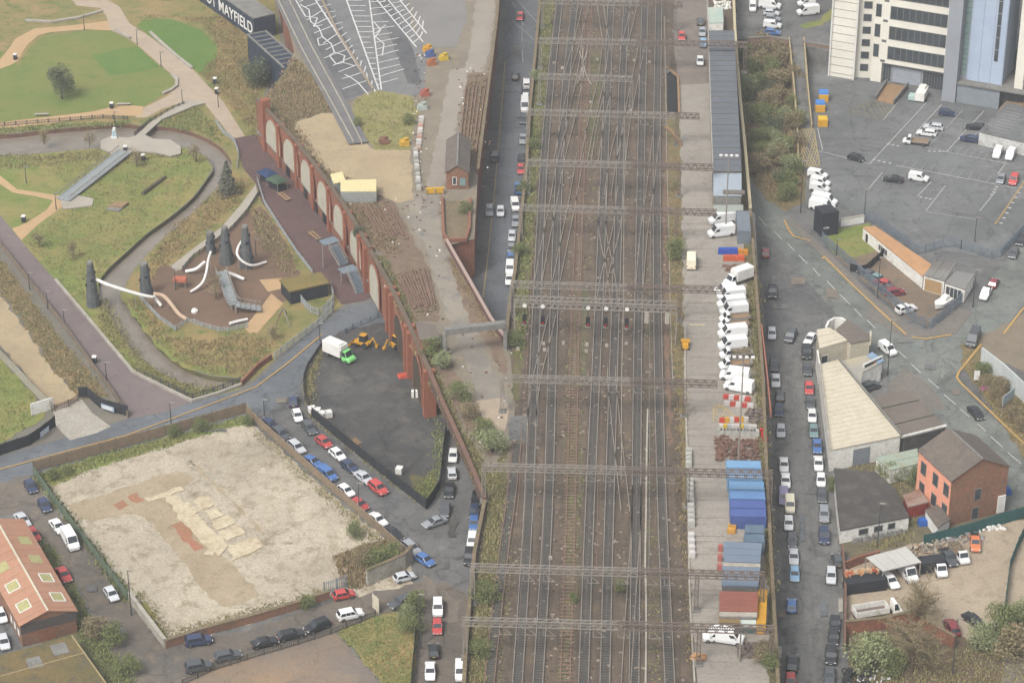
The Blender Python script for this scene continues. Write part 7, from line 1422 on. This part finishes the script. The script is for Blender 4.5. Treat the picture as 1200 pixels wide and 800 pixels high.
# ------------------------------------------------------------------ vegetation
def leafcloud(rng, n, rx, ry, rz, size, zc=0., hollow=.35, clumps=9):
    mb = MB(); cs = []
    for i in range(clumps):
        a, u = rng.random()*2*pi, rng.uniform(-.8, 1); r = math.sqrt(max(0, 1-u*u))*rng.uniform(.4, .85); cs.append((r*cos(a)*rx, r*sin(a)*ry, u*rz*.75))
    for i in range(n):
        c = rng.choice(cs); k = rng.uniform(.35, .6); d = Vector((rng.gauss(0, 1), rng.gauss(0, 1), rng.gauss(0, 1))).normalized()*rng.uniform(.6, 1.05)
        p = Vector((c[0]+d.x*rx*k, c[1]+d.y*ry*k, max(-rz*.95, c[2]+d.z*rz*k)+zc)); s = size*rng.uniform(.6, 1.3)
        n1 = Vector((rng.gauss(0, 1), rng.gauss(0, 1), rng.gauss(.6, .8))).normalized(); u_ = n1.orthogonal().normalized(); v_ = n1.cross(u_)
        mb.add([p-u_*s*.6, p-v_*s*.35, p+u_*s*.6, p+v_*s*.35], [(0, 1, 2, 3)])
    return mb
BUSH = {}
for nm, m_, sd_ in (('green', leaf_g, 1), ('pale', leaf_pale, 2), ('brown', leaf_br, 3), ('dark', leaf_dk, 4), ('green2', leaf_g, 5), ('pale2', leaf_pale, 6)):
    r_ = random.Random(sd_); o = thing('bush', 'x', 'bush'); leafcloud(r_, 2200, 1, 1, .8, .1, .8, clumps=16).build('foliage', m_, o, world=False)
    s = MB()
    for i in range(6): a = i*1.05; s.tube([(0, 0, 0), (.25*cos(a), .25*sin(a), .4), (.5*cos(a), .5*sin(a), .95)], [.045, .03, .015], 5)
    s.build('stems', bark, o, world=False); BUSH[nm] = o
def bush(x, y, r, kind, label, lvl=0., h=1., group='bushes'):
    p = G(x, y, lvl); o = copy_tree(BUSH[kind]); o.name = 'bush'; o.location = (p.x, p.y, lvl+.05); o.scale = (r, r*random.uniform(.85, 1.1), r*h); o.rotation_euler = (0, 0, random.random()*6.28); return tag(o, label, 'bush', group)
BL = [(1018,786,4.0,'pale','broad pale green bush above the tyre heap'),(1042,790,3.0,'green','green bush right of the tyre heap'),(1148,758,2.8,'pale2','left pale bush beside the black car in the lorry yard'),(1170,748,3.8,'green2','large green bush at the foot of the teal fence'),(1194,732,2.8,'pale','pale bush at the right edge below the teal fence'),(1184,762,2.6,'green','low green bush below the large teal fence bush'),(1190,770,3.5,'brown','brown bush on the rough corner'),
      (976,574,1.7,'green','green bush on the pavement beside the white workshop'),(1040,560,2.,'green2','green bush behind the pale green shed'),(1052,562,1.8,'green','green bush left of the red plank shed'),(1074,566,2.,'green','green bush against the salmon wall'),(1032,556,1.4,'pale','small pale bush behind the felt roof'),
      (440,664,2.2,'green','left green bush in the plot corner'),(458,660,2.5,'green2','right green bush behind the white corner wall'),(425,660,1.9,'brown','brown bush in the plot corner'),(415,630,1.8,'green','small bush by the panel fence'),(486,716,2.3,'green','green bush at the tip of the vacant grass'),(476,726,1.7,'pale','pale bush on the vacant grass'),(484,742,2.2,'green2','small bush by the dark green mesh fence'),(360,712,1.5,'green','small bush by the rubble wall'),
      (302,100,4.5,'dark','dark bush in front of the navy depot wing'),(62,561,1.3,'green','weedy bush at the plot corner'),(78,556,1.2,'green2','weedy bush along the panel fence near the corner'),(205,512,1.5,'green','bush on the plot side of the panel fence'),(234,505,1.6,'green2','second bush on the plot side of the panel fence'),(290,498,1.3,'green','bush at the sharp corner of the panel fences'),(135,755,2.5,'green','bush at the bottom of the factory verge'),(112,745,2.2,'brown','brown bush beside the mossy roof'),(150,790,2.2,'green2','bush at the bottom left lane corner'),
      (420,148,1.3,'green','left bush on the grassy platform'),(478,146,1.5,'green2','right bush on the grassy platform')]
for x, y, r, k, lb in BL: bush(x, y, r, k, lb, ZD if 'platform' in lb else 0.)
for x, y, r, k, lb in ((577,530,2.8,'pale','large pale bush on the bridge deck beside the rails'),(566,512,2.4,'green','green bush left of the large deck bush'),(508,418,2.4,'green','bush beside the brick hut'),(518,432,2.2,'pale','pale bush below the brick hut'),(541,470,2.4,'green2','bush behind the girder parapet'),(549,490,2.,'brown','brown bush behind the girder parapet'),(568,706,2.4,'green','bush on the verge between the two lowest gantries'),(563,770,2.,'green2','bush on the verge at the bottom of the railway'),(602,406,2.,'green','bush beside the signal gantry mast'),
                       (790,302,2.6,'green','bush in the white enclosure west of the yard'),(625,175,1.6,'green','small bush on the upper west verge'),(627,95,1.5,'pale','small bush near the short gantry'),(610,300,1.8,'green2','small bush on the west verge above the signal gantry'),(614,225,1.6,'green','small bush on the west verge by the blue pickup'),(421,278,1.6,'dark','bush growing on the arcade parapet'),(727,692,1.2,'green','small bush between the tracks'),(672,705,1.,'green2','tiny bush on the weedy siding'),(895,775,2.2,'brown','brown bush at the bottom right of the yard'),(902,782,1.8,'green','green bush at the yard corner'),(545,250,1.6,'green','bush in the ruined brick enclosure')):
    bush(x, y, r, k, lb, ZD)
rw_ = random.Random(21); WOOD = [(866,66),(900,60),(926,64),(932,110),(940,160),(942,196),(936,228),(918,240),(900,228),(880,200),(872,130)]
def inpoly(x, y, poly):
    c = False; j = len(poly)-1
    for i in range(len(poly)):
        if (poly[i][1] > y) != (poly[j][1] > y) and x < (poly[j][0]-poly[i][0])*(y-poly[i][1])/(poly[j][1]-poly[i][1])+poly[i][0]: c = not c
        j = i
    return c
def nth(i): return f'{i}' + ('th' if 10 < i % 100 < 14 else {1: 'st', 2: 'nd', 3: 'rd'}.get(i % 10, 'th'))
ws_ = []
while len(ws_) < 58:
    x, y = rw_.uniform(870, 944), rw_.uniform(55, 242)
    if inpoly(x, y, WOOD): ws_.append((y, x))
for k, (y, x) in enumerate(sorted(ws_)):
    kind = rw_.choice(('brown', 'brown', 'green')) if y < 110 else rw_.choice(('green', 'green2', 'dark', 'brown', 'pale'))
    bush(x, y, rw_.uniform(1.8, 3.2), kind, f'{dict(green2="green", pale="pale green").get(kind, kind)} shrub, {nth(k+1)} from the top of the wooded strip beside the ramp', 0., rw_.uniform(.8, 1.2), 'shrubs of the wooded strip')
for x, y in ((1158,455),(1166,468),(1178,480),(1186,492),(1196,504),(1150,440),(1172,458)): bush(x, y, 1.8, rw_.choice(('brown', 'brown', 'green')), 'scrubby bush on the verge below the pale hoarding', group='verge shrubs below the hoarding')
# trees
def tree(x, y, h, rad, m_, label, seed, bare=False, lvl=0., conifer=False):
    p = G(x, y, lvl); r_ = random.Random(seed); o = thing('tree', label, 'tree', (p.x, p.y, lvl+.05)); tr = MB(); tips = []
    tr.tube([(0, 0, 0), (.1, 0, h*.4), (0, .1, h*.85)], [h*.028, h*.02, h*.006], 7); nb = (26 if h > 7 else 11) if bare else 12
    for i in range(nb):
        z0 = h*r_.uniform(.12 if bare else .25, .8); a = r_.random()*6.28; L_ = rad*r_.uniform(.6, 1.05)*(1-.4*z0/h if not conifer else 1.1-z0/h); e = Vector((cos(a)*L_, sin(a)*L_, z0+L_*r_.uniform(.4, .9 if not conifer else .1))); s_ = Vector((0, 0, z0)); mid = s_.lerp(e, .5)+Vector((0, 0, -.06*L_))
        tr.tube([s_, mid, e], [h*.009, h*.006, h*.003], 5); tips.append((s_, mid, e))
    tr.build('trunk', bark, o, world=False)
    if bare:
        tw = MB()
        for s_, mid, e in tips:
            for j in range(24 if h > 7 else 7):
                b = mid.lerp(e, r_.random()) if r_.random() < .6 else s_.lerp(mid, r_.random()); d = Vector((r_.gauss(0, 1), r_.gauss(0, 1), r_.gauss(.5, .8))).normalized()*r_.uniform(.6, 1.8); tw.bar(b, b+d, .05); tw.bar(b+d*.6, b+d*.6+Vector((r_.gauss(0, .5), r_.gauss(0, .5), r_.uniform(0, .7))), .04)
        tw.build('crown', leaf_br, o, world=False)
    elif conifer:
        c_ = MB()
        for i in range(900):
            z = h*r_.uniform(.08, 1); rr = rad*(1.02-z/h)*r_.uniform(.3, 1.05); a = r_.random()*6.28; q = Vector((rr*cos(a), rr*sin(a), z)); s = r_.uniform(.25, .5); n1 = Vector((cos(a)*.5+r_.gauss(0, .4), sin(a)*.5+r_.gauss(0, .4), .8)).normalized(); u_ = n1.orthogonal().normalized(); v_ = n1.cross(u_); c_.add([q-u_*s, q-v_*s*.5, q+u_*s, q+v_*s*.5], [(0, 1, 2, 3)])
        c_.build('crown', m_, o, world=False)
    else: leafcloud(r_, 3600, rad, rad, h*.42, .3, h*.55, clumps=20).build('crown', m_, o, world=False)
    return o
tree(73,116, 8.5, 3.4, leaf_dk, 'dark evergreen tree standing alone on the oval lawn', 31); tree(267,228, 8, 3., mat('leaf_grey', P(104,106,92), P(118,118,104), P(90,94,80), s1=.6, s2=1.6, fine=.2), 'grey green conifer beside the playground path', 32, conifer=True)
tree(1068,788, 12, 7.5, leaf_br, 'large bare brown tree in front of the lorry yard', 33, bare=True); tree(1078,735, 9, 4, leaf_br, 'small bare tree beside the broken brick wall', 34, bare=True)
for i, (x, y, s_, lb) in enumerate(((253,350,5,'in the middle of the playground'),(86,304,4,'on the riverside meadow edge'),(46,290,3.5,'beside the brick walk'),(230,190,5,'beside the river plaza'),(105,172,4,'by the river channel'),(52,170,3.5,'on the left river bank'),(160,196,4,'below the river plaza'),(320,398,3.,'by the climbing frame'))):
    tree(x, y, s_, s_*.35, leaf_br, 'thin bare sapling ' + lb, 40+i, bare=True)
# ground scrub as uncountable stuff
def scrub(name, poly, n, hmin, hmax, m_, label, lvl=0., seed=1, size=.13):
    n = int(n*1.1); hmax *= .55; hmin *= .5
    r_ = random.Random(seed); xs = [p[0] for p in poly]; ys = [p[1] for p in poly]; mb = MB(); c = 0; tries = 0
    while c < n and tries < n*30:
        tries += 1; x, y = r_.uniform(min(xs), max(xs)), r_.uniform(min(ys), max(ys))
        if not inpoly(x, y, poly): continue
        g = G(x, y, lvl); c += 1; hh = r_.uniform(hmin, hmax)
        for j in range(4):
            p = g+Vector((r_.gauss(0, .5), r_.gauss(0, .5), .05)); a = r_.random()*6.28; u_ = Vector((cos(a), sin(a), 0))*size*r_.uniform(.5, 1.3); t = Vector((r_.gauss(0, .3)*hh, r_.gauss(0, .3)*hh, hh)); mb.add([p-u_, p+u_, p+u_*.5+t, p-u_*.5+t], [(0, 1, 2, 3)])
    o = single(mb, name, m_, label, None, kind='stuff'); return o
grs = mat('tuft_olive', P(160,154,106), P(174,160,116), P(142,144,92), s1=.3, s2=1., fine=.2); grn = mat('tuft_green', P(146,158,96), P(164,166,108), P(128,144,86), s1=.3, s2=1., fine=.2); grb = mat('tuft_straw', P(176,156,112), P(164,146,104), P(188,168,126), s1=.3, s2=1., fine=.2)
scrub('meadow_tufts', [(150,20),(300,20),(302,120),(300,160),(270,120),(235,85),(258,60),(240,30),(200,18)], 2200, .2, .7, grb, 'straw coloured long grass on the park bank', seed=1)
scrub('meadow_tufts', [(30,185),(100,180),(225,178),(245,200),(200,250),(150,290),(115,328),(110,360),(60,322),(30,285),(60,255),(90,245),(110,235)], 1800, .15, .5, grs, 'long grass on the riverside meadow', seed=2)
scrub('river_edge_plants', [(-10,152),(60,148),(150,142),(150,147),(60,152),(-10,158)], 260, .3, .9, grn, 'planting along the lawn side of the river', seed=3)
scrub('river_edge_plants', [(-10,182),(60,182),(150,172),(180,172),(225,178),(200,186),(120,188),(40,196),(-10,200)], 500, .2, .9, grs, 'planting along the meadow side of the river', seed=4)
scrub('river_edge_plants', [(175,142),(230,124),(250,150),(264,172),(235,158),(200,150)], 300, .3, 1., grn, 'planting between the river plaza and the main path', seed=5)
scrub('river_edge_plants', [(112,352),(125,352),(170,425),(215,450),(262,452),(226,466),(160,434),(120,388)], 700, .2, .8, grs, 'rough grass between the kerb wall and the river', seed=6)
scrub('river_edge_plants', [(150,352),(166,350),(200,395),(240,400),(290,390),(320,400),(296,440),(250,438),(212,424),(180,396)], 900, .2, .8, grb, 'rough grass between playground and river', seed=7)
scrub('river_edge_plants', [(205,262),(225,248),(270,210),(296,210),(280,238),(250,262),(210,300),(185,318),(172,330),(178,300)], 800, .2, .8, grb, 'rough planting beside the playground path', seed=8)
scrub('play_plants', [(300,245),(318,260),(345,300),(350,320),(330,320),(310,290),(296,262)], 260, .3, .9, grs, 'planting between playground and esplanade', seed=9)
scrub('station_scrub_plants', [(306,124),(345,68),(395,130),(345,142),(380,196),(440,228),(470,300),(440,292),(386,218)], 1500, .3, 1.2, mat('bramble', P(164,140,112), P(178,156,122), P(138,134,96), s1=.3, s2=.8, fine=.2), 'brambles on the station deck edge', ZD, 10)
scrub('platform_plants', [(415,118),(440,108),(490,118),(484,150),(480,174),(440,174),(420,156)], 350, .2, .6, grs, 'long grass on the old platform', ZD, 11)
scrub('parapet_plants', [(436,302),(450,302),(470,340),(496,400),(514,440),(540,500),(578,560),(568,586),(544,534),(520,480),(490,410),(455,336)], 800, .3, 1.1, grs, 'weeds along the curving station parapet', ZD, 12)
scrub('deck_edge_plants', [(575,90),(548,96),(538,186),(556,190),(562,190)], 300, .2, .8, grs, 'weeds around the overgrown rails', ZD, 13)
scrub('deck_edge_plants', [(522,300),(532,306),(585,394),(576,394),(548,350)], 200, .2, .7, grb, 'weeds along the maroon parapet', ZD, 14)
scrub('verge_plants', [(634,0),(648,0),(640,100),(630,200),(622,320),(612,420),(602,420),(604,330),(613,240),(622,140)], 900, .2, 1., grn, 'weeds on the west verge of the railway', ZD, 15)
scrub('verge_plants', [(575,560),(592,530),(586,650),(574,740),(566,820),(548,820),(558,690),(568,630)], 700, .2, .9, grs, 'weeds on the lower west verge', ZD, 16)
scrub('verge_plants', [(782,180),(796,180),(800,330),(804,470),(806,600),(812,780),(806,780),(796,600),(788,420)], 500, .2, .8, grb, 'weeds between the tracks and the yard', ZD, 17)
scrub('verge_plants', [(880,310),(888,330),(897,450),(902,560),(908,700),(900,700),(892,560),(884,470),(874,380)], 600, .2, .9, grs, 'weeds along the east edge of the yard', ZD, 18)
scrub('track_weeds', [(664,400),(680,400),(682,560),(676,690),(662,820),(652,820),(664,650)], 260, .1, .4, grn, 'low weeds on the disused siding', ZD, 19, .2)
scrub('track_weeds', [(660,20),(700,20),(704,160),(690,330),(668,330),(676,180)], 300, .1, .35, grs, 'low weeds between the upper tracks', ZD, 41, .2)
scrub('track_weeds', [(590,520),(606,520),(600,660),(588,800),(580,800),(588,660)], 260, .1, .35, grs, 'low weeds beside the weathered siding', ZD, 42, .2)
scrub('track_weeds', [(755,300),(764,300),(766,560),(776,800),(762,800),(758,560)], 160, .1, .3, grn, 'low weeds between the last two lines', ZD, 43, .2)
scrub('lot_edge_plants', [(356,460),(362,434),(380,404),(384,408),(370,440),(366,484),(430,536),(498,590),(490,590),(430,544),(362,488)], 400, .2, .8, grs, 'weeds along the fence of the dark lot', seed=20)
scrub('lot_edge_plants', [(480,396),(505,470),(520,505),(515,572),(500,592),(484,574),(508,550),(510,500),(495,450)], 300, .2, .9, grn, 'weeds below the brick piers', seed=21)
scrub('plot_edge_plants', [(42,556),(120,533),(288,488),(300,500),(278,498),(200,522),(120,545),(70,566)], 800, .2, .8, grn, 'weeds along the upper edge of the sandy plot', seed=22)
scrub('plot_edge_plants', [(300,500),(400,590),(478,654),(470,664),(440,650),(392,594),(300,512)], 500, .15, .6, grs, 'weeds along the car side of the sandy plot', seed=23)
scrub('plot_edge_plants', [(152,704),(172,706),(194,752),(260,734),(380,698),(380,690),(260,724),(200,738),(180,704),(160,690)], 400, .15, .6, grs, 'weeds along the lower edge of the sandy plot', seed=24)
scrub('plot_brambles', [(392,652),(420,640),(452,632),(478,656),(470,668),(424,690),(404,688)], 500, .3, 1.2, MATS['bramble'], 'brambles in the plot corner', seed=25)
scrub('vacant_grass_tufts', [(396,742),(440,724),(486,714),(482,810),(460,810)], 900, .15, .5, grn, 'long grass on the vacant plot', seed=26)
scrub('verge_tufts', [(22,608),(60,640),(112,735),(160,800),(130,800),(90,740),(50,660)], 900, .15, .7, grn, 'weeds on the factory verge', seed=27)
scrub('mesh_fence_weeds', [(40,558),(46,556),(155,700),(150,708)], 350, .3, 1.2, grn, 'climbing weeds on the green mesh fence', seed=28)
scrub('site_tufts', [(-20,270),(0,302),(70,395),(128,464),(96,466),(60,430),(20,368),(-20,318)], 900, .2, .7, grb, 'straw coloured weeds on the site bank', seed=29)
scrub('site_tufts', [(-20,400),(24,446),(55,482),(0,518),(-20,526)], 500, .15, .5, grn, 'green grass inside the black hoarding', seed=30)
scrub('wood_floor', WOOD, 1600, .4, 1.4, MATS['bramble'], 'undergrowth of the wooded strip', seed=31)
scrub('corner_undergrowth', [(1000,742),(1060,742),(1110,764),(1170,740),(1210,730),(1210,810),(1000,810)], 1500, .2, 1., grs, 'undergrowth of the rough bottom right corner', seed=32)
scrub('back_yard_weeds', [(986,545),(1020,540),(1050,570),(1075,560),(1078,600),(1064,636),(1000,650),(1060,620),(1050,580),(1020,556)], 500, .2, .8, grs, 'weeds around the back yards', seed=33)
scrub('hoarding_verge', [(1132,425),(1150,434),(1212,490),(1212,548),(1150,462)], 500, .2, .8, grb, 'weeds on the verge below the pale hoarding', seed=34)
scrub('grass_triangle_tufts', [(966,274),(1018,264),(1028,294),(988,302)], 200, .1, .4, grn, 'grass in the triangle beside the black hoarding', seed=35)
for nm in BUSH:
    for ch in list(BUSH[nm].children): bpy.data.objects.remove(ch)
    bpy.data.objects.remove(BUSH[nm])
for r_ in list(PROTO.values()):
    for ch in list(r_.children):
        for g in list(ch.children): bpy.data.objects.remove(g)
        bpy.data.objects.remove(ch)
    bpy.data.objects.remove(r_)
# ------------------------------------------------------------------ haze: the moist air between the camera and the town
hz = MB().box(0, 600, -3.5, 1700, 1400, CZ+8); hm = bpy.data.materials.new('haze'); hm.use_nodes = True
N = hm.node_tree.nodes; N.clear(); out = N.new('ShaderNodeOutputMaterial'); pv = N.new('ShaderNodeVolumePrincipled')
pv.inputs['Color'].default_value = (.93, .95, .97, 1); pv.inputs['Density'].default_value = .00019; pv.inputs['Anisotropy'].default_value = .2
hm.node_tree.links.new(pv.outputs[0], out.inputs['Volume'])
ho = hz.build('haze', hm); ho['kind'] = 'stuff'; ho['label'] = 'thin pale haze filling the air over the town'
